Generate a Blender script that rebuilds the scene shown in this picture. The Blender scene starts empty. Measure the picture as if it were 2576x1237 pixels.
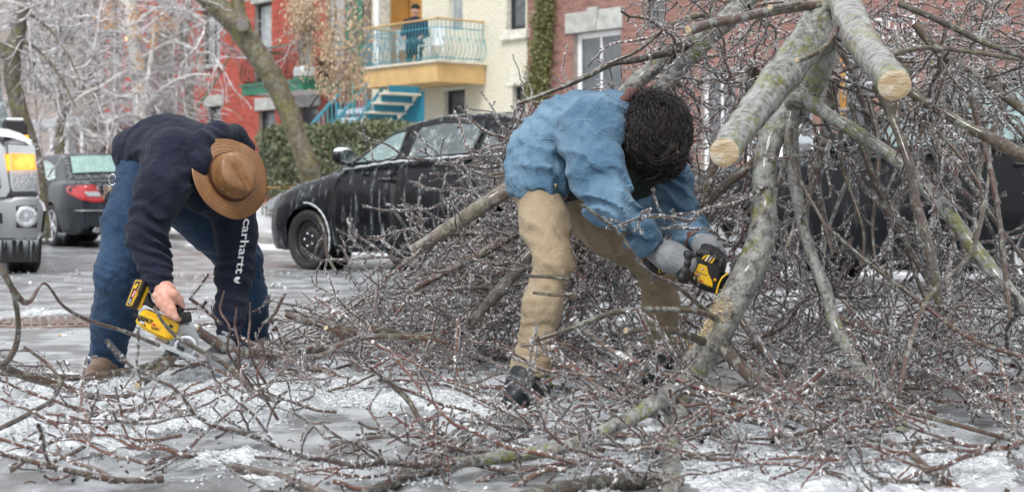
import bpy, math, random
import numpy as np
from mathutils import Vector, Matrix

# ---------------------------------------------------------------- camera, sky, sun, exposure
sc = bpy.context.scene
col = sc.collection
F, CX, HY, CH = 3900.0, 1288.0, 498.0, 0.75      # focal length and horizon in 2576-px units, camera height
cam_d = bpy.data.cameras.new("camera"); cam = bpy.data.objects.new("camera", cam_d); col.objects.link(cam)
cam.location = (0, 0, CH); cam.rotation_euler = (math.pi / 2, 0, 0)
cam_d.sensor_width = 36; cam_d.lens = 36 * F / 2576; cam_d.shift_y = -(618.5 - HY) / 2576
cam_d.clip_start = 0.1; cam_d.clip_end = 2000
cam_d.dof.use_dof = True; cam_d.dof.focus_distance = 5.75; cam_d.dof.aperture_fstop = 4.6
sc.camera = cam
world = bpy.data.worlds.new("World"); sc.world = world; world.use_nodes = True
wn = world.node_tree; bg = wn.nodes["Background"]
sky = wn.nodes.new("ShaderNodeTexSky"); sky.sky_type = 'NISHITA'; sky.sun_disc = False
sky.sun_elevation = math.radians(52); sky.sun_rotation = math.radians(200); sky.air_density = 1.2; sky.dust_density = 4
hs = wn.nodes.new("ShaderNodeHueSaturation"); hs.inputs['Saturation'].default_value = 0.22
wn.links.new(sky.outputs[0], hs.inputs['Color'])
tc = wn.nodes.new("ShaderNodeTexCoord"); cn = wn.nodes.new("ShaderNodeTexNoise"); cn.inputs['Scale'].default_value = 2.2; cn.inputs['Detail'].default_value = 5
wn.links.new(tc.outputs['Generated'], cn.inputs['Vector'])
cm = wn.nodes.new("ShaderNodeMix"); cm.data_type = 'RGBA'; cm.inputs['Factor'].default_value = 0.62
crp = wn.nodes.new("ShaderNodeValToRGB"); crp.color_ramp.elements[0].color = (6.6, 6.8, 7.1, 1); crp.color_ramp.elements[1].color = (10.2, 10.4, 10.6, 1)
wn.links.new(cn.outputs['Fac'], crp.inputs[0])
wn.links.new(hs.outputs[0], cm.inputs[6]); wn.links.new(crp.outputs[0], cm.inputs[7]); wn.links.new(cm.outputs[2], bg.inputs['Color'])
bg.inputs['Strength'].default_value = 0.135
sun_d = bpy.data.lights.new("sun", 'SUN'); sun_d.energy = 1.5; sun_d.angle = math.radians(16); sun_d.color = (1, .97, .93)
sun = bpy.data.objects.new("sun", sun_d); col.objects.link(sun); sun.rotation_euler = (math.radians(38), 0, math.radians(-20))
sc.view_settings.view_transform = 'Standard'; sc.view_settings.look = 'None'; sc.view_settings.gamma = 1
sc.view_settings.exposure = 0.45
try: sc.view_settings.use_curve_mapping = False
except Exception: pass
sc.render.engine = 'CYCLES'
cy = sc.cycles
cy.max_bounces = 8; cy.diffuse_bounces = 3; cy.glossy_bounces = 3; cy.transmission_bounces = 4; cy.transparent_max_bounces = 20
cy.caustics_reflective = False; cy.caustics_refractive = False; cy.use_denoising = True

# ---------------------------------------------------------------- helpers
R = random.Random(7)
def at(x, y, d): return Vector(((x - CX) / F * d, d, CH + (HY - y) / F * d))
def gnd(x, y, z=0.0):
    d = (CH - z) * F / (y - HY); return Vector(((x - CX) / F * d, d, z))
def tag(o, label=None, cat=None, group=None, kind=None):
    if label: o['label'] = label
    if cat: o['category'] = cat
    if group: o['group'] = group
    if kind: o['kind'] = kind
    return o
def empty(name, loc=(0, 0, 0), rz=0, **k):
    o = bpy.data.objects.new(name, None); col.objects.link(o); o.location = loc; o.rotation_euler = (0, 0, rz)
    o.empty_display_size = .1
    return tag(o, **k)
def link_mesh(name, me, parent=None, **k):
    o = bpy.data.objects.new(name, me); col.objects.link(o)
    if parent is not None: o.parent = parent
    return tag(o, **k)
def copy_tree(o, parent=None):
    c = o.copy(); col.objects.link(c); c.parent = parent
    for ch in list(o.children): copy_tree(ch, c)
    return c
def np_mesh(name, V, faces, mats, smooth=True, mi=None):
    """V (n,3), faces: array (m,k) or list of arrays of quads / tris"""
    me = bpy.data.meshes.new(name)
    fl = [np.asarray(f, dtype=np.int32) for f in (faces if isinstance(faces, list) else [faces]) if len(f)]
    nl = sum(f.size for f in fl); nf = sum(len(f) for f in fl)
    me.vertices.add(len(V)); me.vertices.foreach_set('co', np.asarray(V, dtype=np.float32).ravel())
    me.loops.add(nl); me.loops.foreach_set('vertex_index', np.concatenate([f.ravel() for f in fl]))
    me.polygons.add(nf)
    tot = np.concatenate([np.full(len(f), f.shape[1], dtype=np.int32) for f in fl])
    me.polygons.foreach_set('loop_start', np.concatenate([[0], np.cumsum(tot)[:-1]]).astype(np.int32))
    me.polygons.foreach_set('loop_total', tot)
    for m in (mats if isinstance(mats, (list, tuple)) else [mats]): me.materials.append(m)
    if mi is not None: me.polygons.foreach_set('material_index', np.asarray(mi, dtype=np.int32))
    me.polygons.foreach_set('use_smooth', np.full(nf, bool(smooth)))
    me.update(calc_edges=True); me.validate()
    return me

class MB:
    """collects shapes, builds ONE mesh object"""
    def __init__(s): s.v = []; s.f = []; s.sm = []; s.m = []
    def add(s, v, f, smooth=False, m=0):
        n = len(s.v); s.v += [tuple(p) for p in v]; s.f += [tuple(i + n for i in q) for q in f]
        s.sm += [smooth] * len(f); s.m += [m] * len(f); return s
    def box(s, lo, hi, m=0, M=None):
        (a, b, c), (d, e, g) = lo, hi
        v = [Vector(p) for p in ((a, b, c), (d, b, c), (d, e, c), (a, e, c), (a, b, g), (d, b, g), (d, e, g), (a, e, g))]
        if M is not None: v = [M @ p for p in v]
        return s.add(v, [(0, 3, 2, 1), (4, 5, 6, 7), (0, 1, 5, 4), (1, 2, 6, 5), (2, 3, 7, 6), (3, 0, 4, 7)], m=m)
    def bbox(s, lo, hi, r=.01, m=0, M=None):
        """box with chamfered edges"""
        lo = Vector(lo); hi = Vector(hi); r = min(r, min(hi - lo) * .45)
        v = []
        for sx in (0, 1):
            for sy in (0, 1):
                for sz in (0, 1):
                    c = Vector((hi.x if sx else lo.x, hi.y if sy else lo.y, hi.z if sz else lo.z))
                    i = Vector((-r if sx else r, -r if sy else r, -r if sz else r))
                    v += [c + Vector((0, i.y, i.z)), c + Vector((i.x, 0, i.z)), c + Vector((i.x, i.y, 0))]
        if M is not None: v = [M @ p for p in v]
        I = lambda x, y, z, k: (x * 4 + y * 2 + z) * 3 + k
        f = [(I(0,0,0,0), I(0,0,1,0), I(0,1,1,0), I(0,1,0,0)), (I(1,0,0,0), I(1,1,0,0), I(1,1,1,0), I(1,0,1,0)),
             (I(0,0,0,1), I(1,0,0,1), I(1,0,1,1), I(0,0,1,1)), (I(0,1,0,1), I(0,1,1,1), I(1,1,1,1), I(1,1,0,1)),
             (I(0,0,0,2), I(0,1,0,2), I(1,1,0,2), I(1,0,0,2)), (I(0,0,1,2), I(1,0,1,2), I(1,1,1,2), I(0,1,1,2))]
        for y in (0, 1):
            for z in (0, 1): f.append((I(0,y,z,1), I(1,y,z,1), I(1,y,z,2), I(0,y,z,2)))
        for x in (0, 1):
            for z in (0, 1): f.append((I(x,0,z,0), I(x,1,z,0), I(x,1,z,2), I(x,0,z,2)))
        for x in (0, 1):
            for y in (0, 1): f.append((I(x,y,0,0), I(x,y,1,0), I(x,y,1,1), I(x,y,0,1)))
        for x in (0, 1):
            for y in (0, 1):
                for z in (0, 1): f.append((I(x,y,z,0), I(x,y,z,1), I(x,y,z,2)))
        return s.add(v, f, m=m)
    def tube(s, pts, r, n=8, m=0, caps=True, smooth=True):
        pts = [Vector(p) for p in pts]; k = len(pts)
        rr = list(r) if isinstance(r, (list, tuple)) else [r] * k
        V, Fq = tube_np(np.array([tuple(p) for p in pts]), np.array(rr), n)
        s.add([tuple(p) for p in V], [tuple(q) for q in Fq.tolist()], smooth=smooth, m=m)
        if caps:
            b = len(s.v) - k * n
            s.f += [tuple(range(b + n - 1, b - 1, -1)), tuple(range(b + (k - 1) * n, b + k * n))]; s.sm += [False] * 2; s.m += [m] * 2
        return s
    def lathe(s, prof, n=24, M=None, m=0, smooth=True):
        """prof: (r, z) about local Z"""
        v = []; f = []
        for (r, z) in prof:
            for i in range(n):
                a = 2 * math.pi * i / n; p = Vector((r * math.cos(a), r * math.sin(a), z)); v.append(M @ p if M is not None else p)
        for j in range(len(prof) - 1):
            for i in range(n): f.append((j * n + i, j * n + (i + 1) % n, (j + 1) * n + (i + 1) % n, (j + 1) * n + i))
        return s.add(v, f, smooth=smooth, m=m)
    def prism(s, poly, M, t, m=0, bev=0.0):
        """poly (x, z) in the plane y=0 of M, thickness t along +y, both faces chamfered by bev"""
        c = Vector((sum(p[0] for p in poly) / len(poly), sum(p[1] for p in poly) / len(poly)))
        def ring(y, inset):
            out = []
            n = len(poly)
            for i in range(n):
                p = Vector(poly[i]); a = Vector(poly[i - 1]); b = Vector(poly[(i + 1) % n])
                d1 = (p - a); d2 = (b - p)
                d1 = d1.normalized() if d1.length > 1e-9 else Vector((1, 0)); d2 = d2.normalized() if d2.length > 1e-9 else Vector((1, 0))
                nn = Vector((-(d1.y + d2.y), d1.x + d2.x))
                nn = nn.normalized() if nn.length > 1e-6 else Vector((0, 0))
                q = p + nn * inset * sgn
                out.append(M @ Vector((q.x, y, q.y)))
            return out
        area = sum(poly[i][0] * poly[(i + 1) % len(poly)][1] - poly[(i + 1) % len(poly)][0] * poly[i][1] for i in range(len(poly)))
        sgn = 1 if area > 0 else -1
        n = len(poly)
        rings = [ring(0, bev), ring(bev, 0), ring(t - bev, 0), ring(t, bev)] if bev > 0 else [ring(0, 0), ring(t, 0)]
        v = [p for r_ in rings for p in r_]; f = []
        for j in range(len(rings) - 1):
            for i in range(n): f.append((j * n + i, j * n + (i + 1) % n, (j + 1) * n + (i + 1) % n, (j + 1) * n + i))
        f.append(tuple(range(n))); f.append(tuple(range((len(rings) - 1) * n, len(rings) * n))[::-1])
        return s.add(v, f, m=m)
    def ball(s, c, r, n=10, m=0, sc_=(1, 1, 1)):
        prof = [(math.sin(math.pi * i / n), -math.cos(math.pi * i / n)) for i in range(n + 1)]
        prof[0] = (1e-4, -1); prof[-1] = (1e-4, 1)
        M = Matrix.Translation(c) @ Matrix.Diagonal((r * sc_[0], r * sc_[1], r * sc_[2], 1))
        return s.lathe(prof, max(8, n), M, m)
    def build(s, name, mats, parent=None, **k):
        me = bpy.data.meshes.new(name); me.from_pydata([tuple(p) for p in s.v], [], s.f)
        for mm in (mats if isinstance(mats, (list, tuple)) else [mats]): me.materials.append(mm)
        me.polygons.foreach_set('use_smooth', s.sm); me.polygons.foreach_set('material_index', s.m); me.update()
        return link_mesh(name, me, parent, **k)

def tube_np(P, r, n):
    """tube about polyline P (k,3), radii r (k,) -> verts, quads"""
    k = len(P); T = np.empty_like(P); T[1:-1] = P[2:] - P[:-2]; T[0] = P[1] - P[0]; T[-1] = P[-1] - P[-2]
    T /= np.linalg.norm(T, axis=1, keepdims=True) + 1e-12
    a = np.array([0, 0, 1.0]) if abs(T[0, 2]) < .9 else np.array([1.0, 0, 0])
    N = np.empty_like(P); v = a - T[0] * (a @ T[0]); N[0] = v / np.linalg.norm(v)
    for i in range(1, k):
        v = N[i - 1] - T[i] * (N[i - 1] @ T[i]); L = np.linalg.norm(v); N[i] = v / L if L > 1e-6 else N[i - 1]
    B = np.cross(T, N)
    an = np.arange(n) * 2 * math.pi / n
    V = P[:, None, :] + r[:, None, None] * (np.cos(an)[None, :, None] * N[:, None, :] + np.sin(an)[None, :, None] * B[:, None, :])
    i = np.arange(k - 1)[:, None] * n; j = np.arange(n)[None, :]; j2 = (j + 1) % n
    Fq = np.stack([i + j, i + j2, i + n + j2, i + n + j], axis=-1).reshape(-1, 4)
    return V.reshape(-1, 3), Fq
def smooth_path(pts, n=8):
    """Catmull-Rom through points (any dimension)"""
    P = np.array([tuple(p) for p in pts], dtype=float); P = np.vstack([2 * P[0] - P[1], P, 2 * P[-1] - P[-2]]); out = []
    for i in range(1, len(P) - 2):
        for t in np.arange(n) / n:
            out.append(.5 * (2 * P[i] + (P[i + 1] - P[i - 1]) * t + (2 * P[i - 1] - 5 * P[i] + 4 * P[i + 1] - P[i + 2]) * t * t + (-P[i - 1] + 3 * P[i] - 3 * P[i + 1] + P[i + 2]) * t ** 3))
    out.append(P[-2]); return np.array(out)
def vnoise(P, seed=0):
    """value noise in [-1,1], vectorised"""
    P = np.asarray(P, dtype=np.float64); I = np.floor(P).astype(np.int64); f = P - I; f = f * f * (3 - 2 * f)
    def h(x, y, z):
        n = (x * 374761393 + y * 668265263 + z * 2147483647 + seed * 974711) & 0xffffffff
        n = ((n ^ (n >> 13)) * 1274126177) & 0xffffffff; n = n ^ (n >> 16)
        return (n & 0xffff) / 32767.5 - 1
    x, y, z = I[..., 0], I[..., 1], I[..., 2]; fx, fy, fz = f[..., 0], f[..., 1], f[..., 2]
    c = 0
    for dx in (0, 1):
        for dy in (0, 1):
            for dz in (0, 1):
                c = c + h(x + dx, y + dy, z + dz) * (fx if dx else 1 - fx) * (fy if dy else 1 - fy) * (fz if dz else 1 - fz)
    return c

# ---------------------------------------------------------------- materials
class NT:
    def __init__(s, name):
        s.mat = bpy.data.materials.new(name); s.mat.use_nodes = True; s.t = s.mat.node_tree
        s.b = s.t.nodes['Principled BSDF']; s.out = s.t.nodes['Material Output']; s._tc = None
    def n(s, typ, **k):
        nd = s.t.nodes.new('ShaderNode' + typ)
        for a, v in k.items(): setattr(nd, a, v)
        return nd
    def l(s, a, b): s.t.links.new(a, b)
    def coord(s, scale=(1, 1, 1), kind='Object', rot=(0, 0, 0)):
        if s._tc is None: s._tc = s.n('TexCoord')
        m = s.n('Mapping'); m.inputs['Scale'].default_value = scale; m.inputs['Rotation'].default_value = rot
        s.l(s._tc.outputs[kind], m.inputs[0]); return m.outputs[0]
    def noise(s, sc_=5, detail=4, rough=.55, dist=0, vec=None):
        nd = s.n('TexNoise'); nd.inputs['Scale'].default_value = sc_; nd.inputs['Detail'].default_value = detail
        nd.inputs['Roughness'].default_value = rough; nd.inputs['Distortion'].default_value = dist
        s.l(vec if vec is not None else s.coord(), nd.inputs['Vector']); return nd.outputs['Fac']
    def ramp(s, fac, *stops):
        r = s.n('ValToRGB'); e = r.color_ramp.elements
        while len(e) < len(stops): e.new(.5)
        for q, (p, c) in zip(e, stops):
            q.position = p; q.color = (c, c, c, 1) if not isinstance(c, (tuple, list)) else (*c[:3], 1)
        s.l(fac, r.inputs[0]); return r.outputs[0]
    def mix(s, fac, a, b, blend='MIX'):
        m = s.n('Mix', data_type='RGBA', blend_type=blend)
        for sock, v in ((m.inputs[0], fac), (m.inputs[6], a), (m.inputs[7], b)):
            if isinstance(v, (int, float)): sock.default_value = v if sock is m.inputs[0] else (v, v, v, 1)
            elif isinstance(v, tuple): sock.default_value = (*v[:3], 1)
            else: s.l(v, sock)
        return m.outputs[2]
    def math(s, op, a, b=0.0):
        m = s.n('Math', operation=op)
        for sock, v in ((m.inputs[0], a), (m.inputs[1], b)):
            if isinstance(v, (int, float)): sock.default_value = v
            else: s.l(v, sock)
        return m.outputs[0]
    def bump(s, h, strength=.4, dist=.01, prev=None):
        b = s.n('Bump'); b.inputs['Strength'].default_value = strength; b.inputs['Distance'].default_value = dist
        s.l(h, b.inputs['Height'])
        if prev is not None: s.l(prev, b.inputs['Normal'])
        return b.outputs[0]
    def set(s, **k):
        names = dict(col='Base Color', rough='Roughness', metal='Metallic', normal='Normal', coat='Coat Weight', coatr='Coat Roughness',
                     trans='Transmission Weight', ior='IOR', alpha='Alpha', emit='Emission Color', emits='Emission Strength', spec='Specular IOR Level', sheen='Sheen Weight', sss='Subsurface Weight')
        for a, v in k.items():
            sock = s.b.inputs[names[a]]
            if isinstance(v, (int, float)): sock.default_value = v
            elif isinstance(v, tuple): sock.default_value = (*v[:3], 1)
            else: s.l(v, sock)
        return s
def simple(name, c, rough=.6, metal=0, var=.15, sc_=6, bump=.0, coat=0, **k):
    m = NT(name); f = m.noise(sc_, 5)
    lo = tuple(x * (1 - var) for x in c); hi = tuple(min(1, x * (1 + var)) for x in c)
    m.set(col=m.ramp(f, (.3, lo), (.7, hi)), rough=m.math('MULTIPLY_ADD', f, .25) if False else rough, metal=metal, coat=coat, **k)
    if bump: m.set(normal=m.bump(m.noise(sc_ * 6, 4), bump, .01))
    return m.mat
def glow(name, c, s):
    m = NT(name); m.set(col=c, emit=c, emits=s, rough=.3); return m.mat

def mk_bark(name, base, hi, moss=.35, lich=.5, sc_=1.0, ice=.5, var=.5):
    m = NT(name); v = m.coord(); oi = m.n('ObjectInfo')
    n1 = m.noise(38 * sc_, 6, .65, .6, v); n2 = m.noise(30 * sc_, 4, .65, .3, m.coord((1, 1, 1.001))); n3 = m.math('ADD', m.math('MULTIPLY', m.noise(30 * sc_, 5, .7, .4, m.coord((1.1, .9, 1))), .65), m.math('MULTIPLY', m.noise(5, 2, .5, 0, m.coord((.9, 1, 1))), .35))
    c = m.mix(m.ramp(n1, (.35, 0.), (.65, 1.)), base, hi)
    nr = m.noise(3.1, 3, .6, 0, m.coord((1, 1, .999)))
    red = m.mix(m.math('MULTIPLY', m.math('ADD', m.ramp(nr, (.50, 0.), (.62, .8)), m.math('MULTIPLY', oi.outputs['Random'], .4)), var), c, (.20, .050, .028))
    c = m.mix(m.ramp(n2, (.53, 0.), (.60, lich)), red, (.34, .38, .34))
    c = m.mix(m.ramp(n3, (.515, 0.), (.57, moss)), c, (.17, .18, .025))
    cr = m.noise(90 * sc_, 3, .7, 1.5, v)
    m.set(col=c, rough=.42, coat=ice, coatr=.08, normal=m.bump(m.math('ADD', n1, m.math('ADD', m.math('MULTIPLY', cr, .6), n2)), 1., .012))
    return m.mat
def mk_ice():
    m = NT('ice_glaze'); lw = m.n('LayerWeight'); lw.inputs['Blend'].default_value = .5
    n1 = m.noise(75, 3, .7, .6); n2 = m.noise(190, 2, .6)
    m.set(col=(.86, .88, .90), rough=.06, spec=1., normal=m.bump(n2, .8, .004, m.bump(n1, .6, .006)))
    tr = m.n('BsdfTransparent'); tr.inputs[0].default_value = (.97, .975, .98, 1)
    mx = m.n('MixShader')
    fac = m.math('ADD', m.math('MULTIPLY', m.math('POWER', lw.outputs['Facing'], 3.5), .30), m.ramp(n1, (.56, .01), (.62, .72)))  # noisy white patches paint in the sky glints refracted by the ice
    m.l(fac, mx.inputs[0]); m.l(tr.outputs[0], mx.inputs[1]); m.l(m.b.outputs[0], mx.inputs[2]); m.l(mx.outputs[0], m.out.inputs[0])
    return m.mat
def mk_cutwood():
    m = NT('cut_wood'); v = m.coord(); w = m.n('TexNoise'); w.inputs['Scale'].default_value = 30; m.l(v, w.inputs[0])
    ln = m.n('VectorMath', operation='LENGTH'); m.l(v, ln.inputs[0]); r = m.math('ADD', ln.outputs['Value'], m.math('MULTIPLY', w.outputs['Fac'], .012))
    ring = m.math('ADD', m.math('MULTIPLY', m.math('SINE', m.math('MULTIPLY', r, 900)), .5), .5); f = m.noise(70, 5, .7); st = m.noise(18, 4, .6, .4, m.coord((1, 1, 4)))
    c = m.mix(m.math('MULTIPLY', ring, .45), (.56, .43, .26), (.34, .20, .09)); c = m.mix(m.ramp(st, (.48, 0.), (.60, .8)), c, (.66, .60, .48)); c = m.mix(m.ramp(f, (.62, 0.), (.72, .6)), c, (.16, .09, .05))
    m.set(col=c, rough=.75, normal=m.bump(f, .8, .01, m.bump(st, .6, .01))); return m.mat
ICE = mk_ice(); CUT = mk_cutwood()
TWIG = mk_bark('twig_bark', (.026, .014, .009), (.12, .066, .042), .12, .30, 1.6, .6, .8)
LIMB = mk_bark('limb_bark', (.055, .050, .044), (.40, .395, .38), .8, .75, .9, .5, .05)
DARKLIMB = mk_bark('dark_limb_bark', (.026, .018, .014), (.11, .085, .068), .2, .6, 1., .6, .3)
MIDLIMB = mk_bark('mid_limb_bark', (.06, .045, .035), (.27, .235, .20), .22, .6, 1., .6, .1)
# ================================================================ STREET FRAME: a along the street (towards right / near), b across it, z up
SA = math.radians(-50.0); ca, sa = .6428, .7660
ST = Matrix.Rotation(SA, 4, 'Z')
def stw(a, b, z=0.0): return ST @ Vector((a, b, z))
def fa(x, y, b=20.6):
    u = (x - CX) / F; d = b / (.766 * u + .6428); return d * (.6428 * u - .766), CH + (HY - y) / F * d

# ---- materials of the setting
def mk_road():
    m = NT('wet_asphalt'); g = m.noise(160, 3, .6); big = m.noise(.55, 5, .6, .4); mid = m.noise(3.2, 6, .65, .3)
    agg = m.mix(m.ramp(g, (.35, 0.), (.7, 1.)), (.09, .092, .095), (.22, .22, .223))
    wet = m.ramp(big, (.42, 0.), (.58, 1.)); ice = m.ramp(mid, (.44, 0.), (.56, 1.))
    c = m.mix(m.math('MULTIPLY', wet, .6), agg, (.115, .116, .12)); c = m.mix(m.math('MULTIPLY', ice, .62), c, (.50, .53, .56))
    m.set(col=c, rough=m.ramp(big, (.42, .55), (.6, .20)), spec=.5, coat=.12, coatr=.1,
          normal=m.bump(g, .35, .004, m.bump(mid, .4, .03))); return m.mat
def mk_slush():
    m = NT('crushed_ice'); v = m.n('TexVoronoi'); v.inputs['Scale'].default_value = 55; m.l(m.coord(), v.inputs[0])
    n = m.noise(14, 6, .7); c = m.ramp(n, (.3, (.36, .38, .40)), (.6, (.70, .73, .76)), (.8, (.85, .87, .9)))
    m.set(col=c, rough=.22, spec=.7, normal=m.bump(v.outputs['Distance'], .9, .012, m.bump(n, .6, .03))); return m.mat
M_ROAD = mk_road(); M_SLUSH = mk_slush()
M_SNOW = simple('old_snow', (.70, .72, .75), .5, var=.14, sc_=5, bump=.6)
M_WALK = simple('sidewalk_concrete', (.36, .355, .345), .45, var=.35, sc_=2.2, bump=.3, coat=.3)
M_KERB = simple('kerb_stone', (.30, .29, .28), .5, var=.25, sc_=6, bump=.3)
M_EARTH = simple('yard_earth', (.20, .17, .13), .8, var=.6, sc_=3, bump=.6)
M_MORT = simple('mortar', (.32, .27, .24), .85)
def brick_mat(name, c, var=.35, paint=0):
    m = NT(name); oi = m.n('ObjectInfo'); at_ = m.n('AttributeNode') if False else None
    w = m.n('TexWhiteNoise', noise_dimensions='3D') if False else None
    v = m.n('TexVoronoi'); v.inputs['Scale'].default_value = 3.2; m.l(m.coord((1, 1, 3)), v.inputs[0])
    f = m.noise(3.0, 5, .7); g = m.noise(60, 3)
    lo = tuple(x * (1 - var) for x in c); hi = tuple(min(1, x * (1 + var * .6)) for x in c)
    cc = m.mix(v.outputs['Color'] if paint else m.ramp(v.outputs['Distance'], (.1, 0.), (.6, 1.)), lo, hi) if not paint else m.ramp(f, (.3, lo), (.7, hi))
    cc = m.mix(m.math('MULTIPLY', m.ramp(f, (.4, 0.), (.75, 1.)), .45), cc, tuple(x * .6 for x in c))
    m.set(col=cc, rough=.7, normal=m.bump(g, .5, .004)); return m.mat
M_RED = brick_mat('red_brick', (.42, .085, .06), .32)
M_BROWN = brick_mat('brown_brick', (.29, .155, .13), .38)
M_CREAM = brick_mat('cream_painted_brick', (.80, .77, .64), .10, 1)
M_GREYW = simple('grey_render', (.42, .44, .45), .7, var=.2, sc_=2)
M_STONE = simple('grey_stone', (.42, .43, .41), .75, var=.25, sc_=5, bump=.6)
M_ROUGHST = simple('rough_cream_stone', (.72, .70, .62), .8, var=.3, sc_=9, bump=1.)
M_WHITE = simple('white_paint', (.80, .81, .82), .4, var=.05)
M_BLACK = simple('black_paint', (.018, .02, .022), .4, var=.2)
M_OCHRE = simple('ochre_paint', (.58, .385, .17), .5, var=.18, sc_=2.5, bump=.1)
M_OCHREW = simple('varnished_boards', (.50, .27, .08), .5, var=.2, sc_=2)
M_GREEN = simple('green_paint', (.02, .17, .10), .35, var=.15)
M_BLUE = simple('blue_paint', (.03, .21, .31), .35, var=.15)
M_BLUELT = simple('light_blue_rail_paint', (.07, .33, .43), .3, var=.12)
M_TREAD = simple('cream_tread', (.66, .62, .52), .5, var=.15)
M_GREYP = simple('grey_door_paint', (.40, .43, .46), .5, var=.08)
M_CURTAIN = simple('curtain', (.52, .55, .57), .8, var=.25, sc_=7)
def mk_glass(name, c, rough=.05, frost=0):
    m = NT(name); f = m.noise(5, 4, .6, .5)
    cc = m.ramp(f, (.35, c), (.75, tuple(min(1, x * (1.6 + frost) + .02) for x in c)))
    m.set(col=cc, rough=rough, spec=.8, coat=.6, coatr=.03); return m.mat
M_PANE = mk_glass('window_glass', (.05, .06, .07)); M_PANEL = mk_glass('curtained_glass', (.26, .29, .30), .12)

# ---- ground
def ground_sheet(name, corners, z, mat, **k):
    mb = MB(); mb.add([(p[0], p[1], z) for p in corners], [tuple(range(len(corners)))]); return mb.build(name, mat, kind='structure', **k)
ground_sheet('ground', [(-400, -60), (400, -60), (400, 900), (-400, 900)], -.03, M_EARTH)
def stq(a0, a1, b0, b1): return [stw(a0, b0), stw(a1, b0), stw(a1, b1), stw(a0, b1)]
# the road: fine relief where the camera stands close, coarse beyond
def road_near():
    nx, ny = 420, 340; X = np.linspace(-3.2, 3.4, nx); Y = np.linspace(3.3, 12.2, ny) ** 1.0
    gx, gy = np.meshgrid(X, Y, indexing='ij'); P = np.stack([gx, gy, gx * 0], -1)
    h = slush_amount(gx, gy)
    z = .004 + h * (.020 + .016 * vnoise(P * 9, 3) + .022 * np.abs(vnoise(P * 34, 4)) + .012 * np.abs(vnoise(P * 75, 6))) + .003 * vnoise(P * 3, 8)
    edge = np.minimum(np.minimum(gx + 3.2, 3.4 - gx), np.minimum(gy - 3.3, 12.2 - gy)); z = np.where(edge < .12, .004 + (z - .004) * edge / .12, z)
    V = np.stack([gx, gy, z], -1).reshape(-1, 3); i = np.arange(nx - 1)[:, None] * ny; j = np.arange(ny - 1)[None]
    Fq = np.stack([i + j, i + ny + j, i + ny + j + 1, i + j + 1], -1).reshape(-1, 4)
    hm = h[:-1, :-1].reshape(-1)
    me = np_mesh('road_surface', V, Fq, [M_ROAD, M_SLUSH], True, (hm > .42).astype(int)); return link_mesh('road_surface', me, kind='structure')
def slush_amount(x, y):
    P = np.stack([x, y, x * 0], -1)
    n = .5 + .5 * vnoise(P * 1.6, 11) * .8 + .25 * vnoise(P * 5, 12) + .12 * vnoise(P * 16, 13)
    px = CX + F * x / np.maximum(y, .5); py = HY + F * CH / np.maximum(y, .5)
    b1 = np.exp(-((px - 480) / 430) ** 2 - ((py - 1010) / 75) ** 2)            # slush bank in front of the left man
    b2 = np.exp(-((px - 120) / 260) ** 2 - ((py - 1100) / 60) ** 2)
    b3 = np.exp(-((px - 1050) / 380) ** 2 - ((py - 985) / 70) ** 2) * .9
    b4 = np.exp(-((px - 2050) / 600) ** 2 - ((py - 1160) / 90) ** 2) * .55
    return np.clip((n - .66 + 1.05 * np.maximum.reduce([b1, b2, b3, b4])) * 2.2, 0, 1)
ground_sheet('road', stq(-90, 40, -8, 12.6), 0.0, M_ROAD)
road_near()
def strip(name, a0, a1, b0, b1, z0, z1, mat, **k):
    mb = MB(); mb.box((a0, b0, z0), (a1, b1, z1)); o = mb.build(name, mat, **k); o.rotation_euler = (0, 0, SA); return o
kb = empty('kerb', rz=SA, kind='structure')
for i in range(60):
    a = -90 + i * 2.0; MB().bbox((a + .005, 12.6, -.05), (a + 1.99, 12.78, .14), .015).build('kerb_stone', M_KERB, kb)
pv = empty('pavement', rz=SA, kind='structure')
strip('pavement_bed', -90, 30, 12.78, 15.0, -.05, .10, M_KERB, parent=None).parent = None
bpy.data.objects['pavement_bed']['kind'] = 'structure'
for i in range(66):
    a = -90 + i * 1.8; MB().bbox((a + .008, 12.79, .10), (a + 1.79, 14.99, .13), .008).build('slab', M_WALK, pv)
def bank(name, a0, a1, b0, b1, zmax, mat, seed, n=(160, 26), kind='structure', z0=-.02, **k):
    A = np.linspace(a0, a1, n[0]); B = np.linspace(b0, b1, n[1]); ga, gb = np.meshgrid(A, B, indexing='ij')
    t = np.sin(np.pi * (gb - b0) / (b1 - b0)); P = np.stack([ga, gb, ga * 0], -1)
    z = z0 + zmax * np.clip(t, 0, 1) ** .6 * np.clip(.55 + .5 * vnoise(P * 1.1, seed) + .2 * vnoise(P * 4, seed + 1) + .1 * vnoise(P * 12, seed + 2), .02, 2)
    V = np.stack([ga, gb, z], -1).reshape(-1, 3); i = np.arange(n[0] - 1)[:, None] * n[1]; j = np.arange(n[1] - 1)[None]
    Fq = np.stack([i + j, i + n[1] + j, i + n[1] + j + 1, i + j + 1], -1).reshape(-1, 4)
    o = link_mesh(name, np_mesh(name, V, Fq, mat), None, kind=kind, **k); o.rotation_euler = (0, 0, SA); return o
bank('snow_bank', -60, -8, 14.4, 17.2, .55, M_SNOW, 21, (300, 30), z0=.10)
bank('yard', -70, 20, 16.2, 20.9, .35, M_SNOW, 31, (300, 26), z0=.0)
bank('gutter_snow', -60, -6, 11.7, 12.7, .10, M_SNOW, 41, (400, 14), z0=-.01)

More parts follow.
